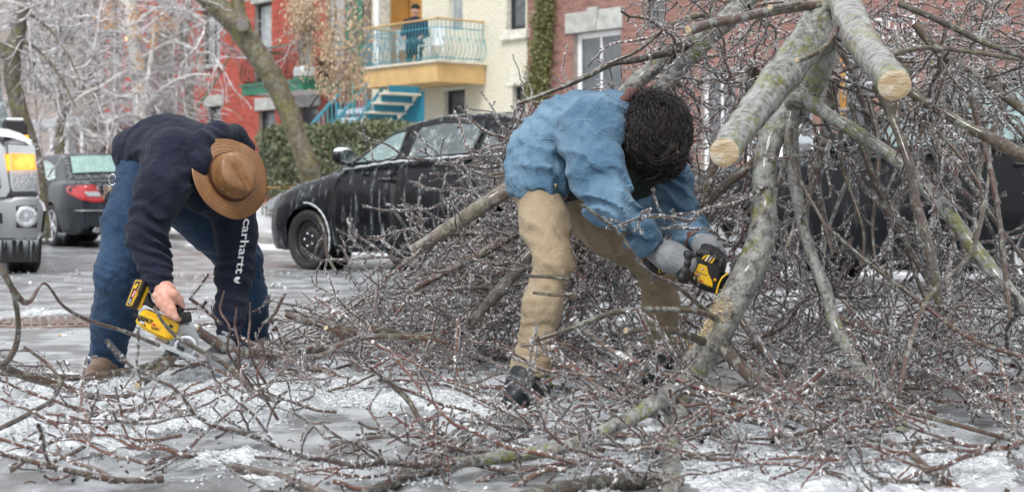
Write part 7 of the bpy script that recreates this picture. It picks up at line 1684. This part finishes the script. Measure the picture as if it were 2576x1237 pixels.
for i, (x, y) in enumerate(((560, 730), (592, 770), (625, 760), (655, 850))):
    loose('upright_twig', ('ice tipped twig standing before the lettered sleeve', 'ice tipped twig just right of the lettered sleeve tip', 'ice capped twig in front of the far jeans leg', 'leaning ice capped twig over the log by the glove')[i], [(x + 44, y + 205, 5.1, 8), (x + 12, y + 150, 5.05, 7), (x + 18 - 9 * i, y + 95, 5.0, 6), (x - 6 + 5 * i, y + 50, 5.05, 6), (x + 4, y, 5.0, 5)], 5, sc_=(.10, .26), up=.9, sides=7, mat=TWIG)
loose('upright_twig', 'red barked twig rising before the black car wheel', [(850, 690, 5.6, 8), (822, 640, 5.6, 8), (818, 590, 5.6, 7), (800, 545, 5.6, 6)], 2, sc_=(.15, .25), up=.6, sides=7)
for i, (a, b_, c_) in enumerate((((1438, 868), (1380, 862), (1310, 870)), ((1445, 738), (1400, 742), (1340, 736)), ((1430, 702), (1380, 696), (1325, 694)))):
    loose('upright_twig', ('icy twig crossing the lower khaki leg', 'lower icy twig crossing the khaki shin', 'upper icy twig crossing the khaki shin')[i], [(*a, 5.2, 9), (*b_, 5.2, 9), (*c_, 5.2, 8)], 1, sc_=(.12, .2), sides=7)

# ---------------- icicles hanging from the twigs, and crushed ice on the road
pts = np.vstack(ICP); pts = pts[RS.permutation(len(pts))[:6500]]; l = RS.uniform(.008, .035, len(pts)) ** 1.0; w = RS.uniform(.0018, .0036, len(pts))
V = np.stack([pts + np.stack([w, 0 * w, 0 * w], -1), pts + np.stack([-w * .5, w * .87, 0 * w], -1), pts + np.stack([-w * .5, -w * .87, 0 * w], -1), pts - np.stack([0 * l, 0 * l, l], -1)], 1).reshape(-1, 3)
k = np.arange(len(pts))[:, None] * 4; Fq = np.concatenate([k + [[0, 1, 3]], k + [[1, 2, 3]], k + [[2, 0, 3]]])
link_mesh('icicles', np_mesh('icicles', V, Fq, M_WICE, True), TR, kind='stuff')
def shards(name, n, seed, x0, x1, y0, y1, smin_, smax_, base):
    rs = np.random.RandomState(seed); px = rs.uniform(x0, x1, n * 4); d = 1 / rs.uniform(1 / y1, 1 / y0, n * 4) if False else rs.uniform(y0, y1, n * 4); X = (px - CX) / F * d
    a = slush_amount(X, d); keep = rs.rand(n * 4) < a * .9 + base; X, d = X[keep][:n], d[keep][:n]; m = len(X); h = a[keep][:n]
    s = rs.uniform(smin_, smax_, m) * rs.uniform(.4, 1, m); cube = np.array([[-1, -.7, -.4], [1, -.9, -.4], [.8, 1, -.4], [-.9, .8, -.4], [-.6, -.8, .4], [.8, -.5, .5], [.5, .9, .3], [-.8, .4, .5]])
    V = cube[None] * s[:, None, None] * rs.uniform(.5, 1.4, (m, 8, 3)); A = rs.normal(size=(m, 3)); A /= np.linalg.norm(A, axis=1)[:, None]; th = rs.uniform(0, 1.2, m)
    c, sn = np.cos(th)[:, None, None], np.sin(th)[:, None, None]; K = A[:, None, :]; V = V * c + np.cross(np.broadcast_to(K, V.shape), V) * sn + K * (V * K).sum(-1, keepdims=True) * (1 - c)
    V += np.stack([X, d, .006 + h * .03 + s * .3], -1)[:, None, :]; q = np.array([[0, 3, 2, 1], [4, 5, 6, 7], [0, 1, 5, 4], [1, 2, 6, 5], [2, 3, 7, 6], [3, 0, 4, 7]]); Fq = (np.arange(m)[:, None, None] * 8 + q[None]).reshape(-1, 4)
    return link_mesh(name, np_mesh(name, V.reshape(-1, 3), Fq, ISH, False), None, kind='stuff')
ISH = NT('ice_chunks'); f_ = ISH.noise(30, 4); ISH.set(col=ISH.ramp(f_, (.3, (.30, .32, .34)), (.7, (.72, .75, .78))), rough=.10, spec=.8, normal=ISH.bump(f_, .4, .004)); ISH = ISH.mat
shards('ice_debris', 22000, 5, -60, 2640, 3.95, 7.5, .002, .008, .012)
shards('ice_debris', 3500, 6, -60, 2640, 6.5, 16, .006, .02, .03)
def chips(n, seed):     # bark chips and broken twiglets
    rs = np.random.RandomState(seed); V = []; Q = []; off = 0
    for i in range(n):
        x, y = rs.uniform(-40, 2620), rs.uniform(760, 1237); p = np.array(gnd(x, y)); p[2] = rs.uniform(.012, .03); a = rs.uniform(0, 6.3); l = rs.uniform(.005, .05) * rs.rand() + .006; d = np.array([math.cos(a), math.sin(a), rs.uniform(-.1, .2)])
        P = np.array([p, p + d * l * .5 + rv(rs, .003), p + d * l]); v, q = tube_np(P, np.array([.0016, .0022, .0012]) * rs.uniform(.5, 1.3), 4); V.append(v); Q.append(q + off); off += len(v)
    link_mesh('bark_litter', np_mesh('bark_litter', np.vstack(V), np.vstack(Q), TWIG, True), None, kind='stuff')
chips(180, 3)
# sawdust under the saws
def dust(c, n, r_, seed, name):
    rs = np.random.RandomState(seed); c = np.array(c); P = c + rs.normal(size=(n, 3)) * [r_, r_, .002]; P[:, 2] = np.abs(P[:, 2] - c[2]) + c[2]; s = rs.uniform(.0012, .003, n)[:, None, None]
    tet = np.array([[0, 0, 1.], [1, 0, 0], [-.5, .8, 0], [-.5, -.8, 0]]); V = P[:, None] + tet[None] * s; q = np.array([[0, 1, 2], [0, 2, 3], [0, 3, 1], [1, 3, 2]]); Fq = (np.arange(n)[:, None, None] * 4 + q[None]).reshape(-1, 3)
    link_mesh(name, np_mesh(name, V.reshape(-1, 3), Fq, simple('sawdust', (.62, .48, .26), .9) if 'sawdust' not in bpy.data.materials else bpy.data.materials['sawdust'], False), None, kind='stuff')
dust(gnd(1830, 985, .03), 900, .10, 1, 'sawdust'); dust(gnd(470, 925, .03), 400, .08, 2, 'sawdust')

def limb_dust():
    rs = np.random.RandomState(9); P, r = LIMBS[2]; k = [i for i in range(len(P)) if P[i][2] < CH + (HY - 770) / F * 5.3 and P[i][2] > CH + (HY - 930) / F * 5.3]; V = []; n = 2600
    for q in range(n):
        i = k[min(len(k) - 1, int(abs(rs.normal()) * .42 * len(k)) % len(k))]; d = unit(np.array([rs.normal() * .6 - .25, -abs(rs.normal()) * .8 - .1, abs(rs.normal()) * .8 + .25])); c = P[i] + d * r[i] * 1.03 + rs.normal(size=3) * [.006, .006, .006]; s_ = rs.uniform(.0015, .0035)
        V += [c, c + rv(rs, s_), c + rv(rs, s_), c + rv(rs, s_)]
    q = np.array([[0, 1, 2], [0, 2, 3], [0, 3, 1], [1, 3, 2]]); link_mesh('sawdust', np_mesh('sawdust', np.array(V), (np.arange(n)[:, None, None] * 4 + q[None]).reshape(-1, 3), bpy.data.materials['sawdust'], False), TR, kind='stuff')
limb_dust()
# ================================================================ TREES, SHRUBS AND HEDGES BEHIND
def mk_far(name, a, b, sp=.4):
    m = NT(name); f = m.noise(7, 3); m.set(col=m.ramp(f, (.35, a), (.65, b)), rough=.3, spec=.6, coat=sp, coatr=.1); return m.mat
FT = mk_far('icy_far_twig', (.17, .155, .16), (.80, .78, .80)); FTD = mk_far('dark_far_twig', (.09, .08, .08), (.55, .53, .54)); FTAN = mk_far('tan_icy_twig', (.20, .15, .12), (.72, .66, .62))
BK1 = mk_bark('street_tree_bark', (.060, .050, .030), (.20, .165, .11), .55, .25, .45, .25, .0); BK2 = mk_bark('birch_bark', (.42, .40, .38), (.74, .72, .69), .0, .3, .4, .4, .0); BKD = mk_bark('dark_tree_bark', (.05, .04, .03), (.14, .11, .08), .5, .3, .5, .3, .0)
def far_tpl(seed, L_, r0, step, kids, droop, maxl=2, sides=(5, 3, 3, 3), curve=.13):
    ln = branch_lines(np.random.RandomState(seed), L_, r0, step=step, curve=curve, kids=kids, kid_len=(.35, .75), spur=.0, maxl=maxl, droop=droop); return ln
def far_mesh(ln, mat): return lines_mesh('branch', [(P, np.maximum(r, .0060), l) for P, r, l in ln], [mat], None, None, (5, 3, 3, 3))
WEEP = [far_mesh(far_tpl(500 + i, 1.9, .020, .10, .58, .9), FT) for i in range(5)]; WEEPD = [far_mesh(far_tpl(520 + i, 1.9, .022, .11, .55, .35), FTD) for i in range(4)]; BUSHT = [far_mesh(far_tpl(540 + i, .75, .011, .055, .6, -.1), FTAN) for i in range(4)]
def trunk(parent, spec, mat, sides=16, name='trunk', ends=(0, 0)): return mk_limb(name, spec, mat, parent, ends, sides=sides, n=10, bump_=.05)
def hang(parent, tpls, paths, n, seed, sl=(.6, 1.1), bias=(0, 0, -.2), spread=.7, name='branch'):
    rs = np.random.RandomState(seed)
    for i in range(n):
        P, r = paths[rs.randint(len(paths))]; k = rs.randint(1, len(P)); d = unit(rv(rs, spread) + np.array(bias)); o = bpy.data.objects.new(name, tpls[rs.randint(len(tpls))]); col.objects.link(o); o.parent = parent; o.matrix_world = frame(P[k], d, rs.uniform(0, 6.3), rs.uniform(*sl))
def tree(label, stems, bark, tpls, n, seed, **k):
    e = empty('tree', (0, 0, 0), label=label, cat='tree'); paths = []
    for i, sp in enumerate(stems):
        o, P, r = trunk(e, sp, bark, 14 if i == 0 else 8, 'trunk' if i == 0 else 'limb'); paths.append((P[len(P) // 3 if i == 0 else 0:], r))
    hang(e, tpls, paths, n, seed, **k); return e
# leaning street tree with the knot
dT = 22.5
e = empty('tree', (0, 0, 0), label='leaning street tree with mossy trunk and round knot by the hedge', cat='tree')
o, P, r = trunk(e, [(470, -60, dT, 50), (505, -20, dT, 52), (548, 18, dT, 56), (592, 60, dT, 56), (631, 114, dT, 57), (672, 171, dT, 56), (702, 229, dT, 54), (727, 286, dT, 52), (748, 343, dT, 50), (772, 415, dT, 52), (795, 500, dT, 58), (812, 610, dT, 70)], BK1, 20)
trunk(e, [(604, -70, dT, 30), (598, -10, dT, 32), (600, 30, dT, 36), (612, 75, dT, 44)], BK1, 14, 'limb')
kc = at(610, 63, dT - .26); M = Matrix.Translation(kc) @ Vector((.1, -1, .05)).to_track_quat('Z', 'Y').to_matrix().to_4x4()
MB().lathe([(.11, -.06), (.125, .0), (.10, .025), (.08, .02)], 20, M).build('knot', BK1, e); MB().lathe([(.08, .018), (.06, .022), (.001, .015)], 18, M).build('knot_scar', simple('weathered_scar', (.20, .19, .18), .8, bump=.5), e)
hp = []
for sp in ([(620, -80, 22, 20), (760, -60, 21.8, 16), (860, -50, 21.8, 10), (930, -30, 21.8, 6)], [(760, -60, 21.8, 8), (780, 20, 21.8, 5), (790, 80, 21.8, 4)], [(830, -50, 21.8, 8), (845, 30, 21.8, 5), (835, 110, 21.8, 4)], [(880, -50, 21.8, 8), (895, 30, 21.8, 5), (890, 120, 21.8, 4)], [(560, -50, 21.8, 8), (470, -40, 21.8, 6), (400, -60, 21.8, 5)]):
    o, P, r = trunk(e, sp, BK1, 6, 'limb'); hp.append((P, r))
KEY = NT('dry_leaf'); KEY.set(col=KEY.mix(KEY.noise(9, 3), (.38, .27, .17), (.62, .48, .33)), rough=.6, coat=.3); KEY = KEY.mat; KEYO = NT('orange_leaf'); KEYO.set(col=KEYO.mix(KEYO.noise(9, 3), (.42, .22, .08), (.60, .36, .15)), rough=.6, coat=.3); KEYO = KEYO.mat
def leaf_cluster(mat, seed, n=46, L_=.34, w=.07):
    rs = np.random.RandomState(seed); V = []; Q = []
    for i in range(n):
        c = np.array([rs.normal() * w, rs.normal() * w, -rs.uniform(0, L_)]); d = unit(np.array([rs.normal() * .4, rs.normal() * .4, -1])) * rs.uniform(.035, .065); s_ = unit(np.cross(d, rv(rs))) * rs.uniform(.010, .018); b_ = unit(np.cross(d, s_)) * .006; k = len(V)
        V += [c, c + d * .5 + s_, c + d, c + d * .5 - s_, c + d * .5 + b_]; Q += [(k, k + 1, k + 4), (k + 1, k + 2, k + 4), (k + 2, k + 3, k + 4), (k + 3, k, k + 4)]
    return np_mesh('seed_cluster', np.array(V), np.array(Q), mat, False)
KC = [leaf_cluster(KEY, i) for i in range(4)]; KO = [leaf_cluster(KEYO, i + 9, 40, .26, .06) for i in range(3)]
def clusters(parent, spots, tpl, seed, s=(.8, 1.3)):
    rs = np.random.RandomState(seed)
    for (x, y, d) in spots:
        o = bpy.data.objects.new('seed_cluster', tpl[rs.randint(len(tpl))]); col.objects.link(o); o.parent = parent; q = rs.uniform(*s); o['kind'] = 'stuff'; o.matrix_world = Matrix.Translation(at(x, y, d)) @ Matrix.Rotation(rs.uniform(0, 6), 4, 'Z') @ Matrix.Scale(q, 4)
rs = np.random.RandomState(2); sp = []
for i in range(85):
    x = rs.uniform(735, 925); y = rs.uniform(-40, 190) if x > 770 else rs.uniform(-40, 50)
    if y > 130 and not (790 < x < 915): continue
    sp.append((x, y, rs.uniform(21.3, 22.3)))
clusters(e, sp, KC, 3); clusters(e, [(875 + 8 * i, 165 + 14 * i % 40, 21.8) for i in range(5)], KC, 5)
hang(e, WEEPD, hp[1:4], 14, 8, (.3, .6), (0, 0, -1.4), .4); hang(e, WEEP, [hp[4]], 5, 12, (.5, .8), (-.3, 0, -.8), .5)
# white barked icy tree
B = tree('white barked icy tree with drooping glazed branches and a few orange leaves', [
    [(322, -60, 26, 30), (333, 60, 26, 32), (345, 150, 26, 36), (352, 230, 26, 40), (362, 330, 26, 46), (368, 420, 26, 52), (372, 560, 26, 60)],
    [(366, 260, 25.8, 16), (372, 200, 25.7, 14), (382, 130, 25.6, 10), (390, 60, 25.6, 7)], [(368, 270, 25.8, 16), (405, 230, 25.5, 13), (440, 205, 25.2, 11), (480, 190, 25, 8), (530, 188, 25, 5)],
    [(350, 190, 26, 14), (310, 185, 25.8, 12), (260, 215, 25.5, 9), (215, 235, 25.3, 7), (180, 260, 25, 4)], [(340, 110, 26, 12), (290, 60, 26, 9), (220, 40, 26, 7), (150, 60, 26, 5)], [(338, 60, 26, 12), (400, 20, 26, 9), (470, 30, 26, 7), (520, 60, 26, 5)], [(330, 20, 26, 12), (260, -30, 26, 9), (180, -50, 26, 7)], [(350, 150, 26, 12), (420, 110, 26, 8), (470, 115, 26, 6), (510, 140, 26, 4)],
    [(360, 300, 25.9, 10), (320, 290, 25.6, 7), (260, 310, 25.4, 5)]], BK2, WEEP, 85, 4, sl=(.5, 1.0), bias=(0, .55, -.35), spread=.8)
clusters(B, [(263, 36, 24.5), (275, 40, 24.5), (285, 44, 24.5), (268, 5, 24.5), (335, 22, 24.5), (346, 60, 24.5), (410, 20, 24.5), (412, 40, 24.5), (348, 128, 24.5), (353, 145, 24.5), (350, 205, 24.5), (432, 40, 24.5), (335, 5, 24.5), (250, 30, 24.5), (390, 50, 24.5), (388, 88, 24.5)], KO, 7, (.7, 1.1))
# forked dark tree at the far left
tree('forked dark trunked tree behind the truck mirror', [[(76, -60, 21, 26), (62, 20, 21, 28), (45, 95, 21, 34), (32, 150, 21, 42), (34, 210, 21, 44), (50, 280, 21, 42), (70, 350, 21, 42), (92, 440, 21, 46), (100, 600, 21, 56)], [(32, 155, 21, 34), (10, 130, 21, 30), (-20, 100, 21, 28), (-60, 30, 21, 24)],
      [(60, 30, 21, 12), (110, 60, 20.8, 8), (160, 120, 20.6, 6), (200, 200, 20.5, 4)], [(45, 95, 21, 12), (100, 130, 20.8, 8), (150, 190, 20.7, 6), (190, 270, 20.6, 4)], [(70, -20, 21, 12), (140, -30, 21, 8), (220, 10, 21, 5)]], BKD, WEEP, 34, 5, sl=(.5, 1.0), bias=(.1, 0, -.2))
for i, (x, d, n, lab) in enumerate(((150, 34, 34, 'icy bare tree before the white columned porch'), (235, 40, 26, 'icy bare tree left of the far red brick house'), (-10, 36, 34, 'icy bare tree at the left edge beyond the truck'), (470, 33, 9, 'small icy tree before the dark recess between the red houses'))):
    tree(lab, [[(x + 6, 560, d, 26), (x, 380, d, 24), (x + 8, 250, d, 20), (x - 4, 120, d, 16), (x + 6, 0, d, 12), (x, -80, d, 8)], [(x + 4, 300, d, 12), (x + 60, 220, d, 8), (x + 110, 130, d, 5), (x + 120, 30, d, 4)], [(x, 270, d, 12), (x - 60, 190, d, 8), (x - 90, 90, d, 5), (x - 100, 0, d, 4)], [(x, 150, d, 10), (x + 50, 60, d, 7), (x + 60, -40, d, 5)]], BKD, WEEPD if i % 2 else WEEP, n, 20 + i, sl=(.9, 1.7), spread=.8, bias=(0, 0, -.1))
# distant hazy wood closing the street on the far left
for i, (x, d) in enumerate(((40, 60), (120, 66), (200, 58), (-60, 62))):
    tree('bare distant tree filling the sky gap, %s' % ('leftmost', 'second from left', 'third from left', 'beside the porch')[i] if i != 3 else 'bare distant tree just past the left edge', [[(x, 470, d, 14), (x + 4, 300, d, 12), (x - 4, 100, d, 9), (x, -60, d, 6)], [(x, 250, d, 7), (x + 50, 120, d, 5), (x + 60, -20, d, 3)], [(x, 200, d, 7), (x - 50, 90, d, 5), (x - 60, -40, d, 3)]], BKD, WEEP, 26, 40 + i, sl=(1.8, 3.0), spread=.8, bias=(0, 0, .1))
# shrubs
def shrub(label, a0, a1, b0, b1, h, n, seed, tpls, s=(.8, 1.3), cat='shrub', z=0.1):
    rs = np.random.RandomState(seed); c = stw((a0 + a1) / 2, (b0 + b1) / 2, z); e = empty('shrub', tuple(c), 0, label=label, cat=cat)
    for i in range(n):
        p = stw(rs.uniform(a0, a1), rs.uniform(b0, b1), z + rs.uniform(0, h * .55)); d = unit(rv(rs, .55) + np.array([0, 0, .8])); o = bpy.data.objects.new('branch', tpls[rs.randint(len(tpls))]); col.objects.link(o); o.parent = e; o.matrix_parent_inverse = Matrix.Translation(-c); o.matrix_world = frame(p, d, rs.uniform(0, 6), rs.uniform(*s))
    for i in range(5): q = stw(a0 + (a1 - a0) * (i + .5) / 5, (b0 + b1) / 2, 0) - c; MB().tube([q, q + Vector((.05, 0, h * .6))], .015, 6).build('stem', BKD, e)
    return e
shrub('tan icy bush under the white barked tree', A_(190, 15.5), A_(490, 15.5), 14.9, 16.4, 1.9, 170, 1, BUSHT, (.8, 1.35))
shrub('icy twiggy hedge in front of the red brick house', A_(490, 17), A_(705, 17), 16.4, 17.6, 1.9, 190, 2, BUSHT, (.8, 1.3), 'hedge')
shrub('low icy bush at the foot of the porch columns', A_(90, 17), A_(200, 17), 16, 17.4, 1.2, 60, 3, BUSHT, (.7, 1.1))
# cedar hedge
def cedar(a0, a1, b0, b1, h, seed):
    rs = np.random.RandomState(seed); V = []; Q = []; c0 = np.array(stw((a0 + a1) / 2, (b0 + b1) / 2, 0)); n = 15000; off = 0
    A = rs.uniform(0, 1, n); B_ = rs.uniform(0, 1, n); Z = rs.uniform(0, 1, n) ** .8; face = rs.rand(n); A = np.where(face < .16, (rs.rand(n) < .5) * 1.0, A); B_ = np.where(face > .45, rs.beta(1, 6, n), B_); Z = np.where((face > .16) & (face < .45), 1, Z)
    bulge = .12 * vnoise(np.stack([A * (a1 - a0) * 1.4, Z * h * 1.8, B_ * 0], -1), 3)
    a = a0 + A * (a1 - a0) + rs.normal(size=n) * .05; b = b0 + B_ * (b1 - b0) + rs.normal(size=n) * .05 - bulge; z = .25 + Z * (h - .25) * (1 + .06 * vnoise(np.stack([A * (a1 - a0) * 2, A * 0, A * 0], -1), 5)) + rs.normal(size=n) * .04
    keep = (z > .75) | (rs.rand(n) < .35); a, b, z = a[keep], b[keep], z[keep]; n = len(a)
    W = np.stack([a * ca + b * sa, -a * sa + b * ca, z], -1) - c0
    d = rs.normal(size=(n, 3)) * .5 + [0, -.35, .35]; d /= np.linalg.norm(d, axis=1)[:, None]; L_ = rs.uniform(.05, .13, n)[:, None]; s_ = np.cross(d, rs.normal(size=(n, 3))); s_ /= np.linalg.norm(s_, axis=1)[:, None]; w = L_ * .28
    V = np.stack([W, W + d * L_ * .5 + s_ * w, W + d * L_, W + d * L_ * .5 - s_ * w, W + d * L_ * .45 + np.cross(d, s_) * w * .4], 1).reshape(-1, 3); k = np.arange(n)[:, None] * 5
    Q = np.concatenate([k + [[0, 1, 4]], k + [[1, 2, 4]], k + [[2, 3, 4]], k + [[3, 0, 4]]])
    e = empty('hedge', tuple(c0), 0, label='clipped green cedar hedge behind the leaning trunk', cat='hedge'); m = NT('cedar_green'); f = m.noise(2.6, 4, .7); g = m.noise(30, 3)
    m.set(col=m.mix(m.ramp(g, (.45, 0.), (.75, .75)), m.ramp(f, (.3, (.07, .095, .035)), (.75, (.20, .235, .10))), (.50, .52, .42)), rough=.5, coat=.3)
    link_mesh('foliage', np_mesh('foliage', V, Q, m.mat, False), e, kind='stuff')
    for i in range(16):
        q = stw(a0 + (a1 - a0) * (i + .5) / 16, (b0 + b1) / 2 + rs.uniform(-.2, .2), 0) - Vector(c0); MB().tube([q, q + Vector((rs.uniform(-.1, .1), 0, .8)), q + Vector((rs.uniform(-.15, .15), 0, 1.6))], [.035, .028, .015], 6).build('stem', BKD, e)
    for i in range(26): q = stw(a0 + (a1 - a0) * (i + .5) / 26, b0 - .05, .15) - Vector(c0); MB().bbox((q.x - .012, q.y - .01, q.z), (q.x + .012, q.y + .01, q.z + .95), .004).build('slat', BKD, e)
    P, Q_ = stw(a0, b0 - .07, .95) - Vector(c0), stw(a1, b0 - .07, .95) - Vector(c0); MB().tube([P, Q_], .018, 6).build('rail', M_OCHREW, e)
cedar(A_(672, 15.6), A_(960, 15.6), 15.5, 16.5, 1.95, 4)
# ivy on the brown house
def ivy():
    rs = np.random.RandomState(6); V = []; a_c = (A_(1330) + A_(1400)) / 2; c0 = np.array(stw(a_c, 20.5, 0)); m = NT('ivy_leaf'); m.set(col=m.mix(m.noise(6, 3), (.09, .10, .03), (.27, .27, .11)), rough=.5, coat=.3); Q = []
    e = empty('climbing_ivy', tuple(c0), 0, label='olive green ivy hanging down the brown brick wall', cat='ivy')
    for sidx in range(16):
        x = rs.uniform(1345, 1400); pts = []
        for y in range(-60, 260, 8):
            x += rs.normal() * 3 - .12 * (x - (1376 - y * .09)); A0, Z0 = fa(x, y); pts.append(np.array(stw(A0, 20.55, Z0)) - c0)
            wdt = 16 if y < 150 else 22
            for q in range(8):
                A1, Z1 = fa(x + rs.normal() * wdt * .5, y + rs.uniform(-6, 6)); p = np.array(stw(A1, 20.58 - rs.uniform(.02, .16), Z1)) - c0; s_ = rs.uniform(.03, .06); u = unit(rv(rs)); v = unit(np.cross(u, rv(rs))); k = len(V)
                V += [p, p + u * s_, p + (u * .5 + v) * s_, p - (u * .3 - v * .8) * s_, p + np.cross(u, v) * s_ * .3]; Q += [(k, k + 1, k + 4), (k + 1, k + 2, k + 4), (k + 2, k + 3, k + 4), (k + 3, k, k + 4)]
        if sidx % 3 == 0: MB().tube([tuple(p) for p in pts], .009, 4).build('stem', BKD, e)
    link_mesh('leaves', np_mesh('leaves', np.array(V), np.array(Q), m.mat, False), e, kind='stuff')
ivy()
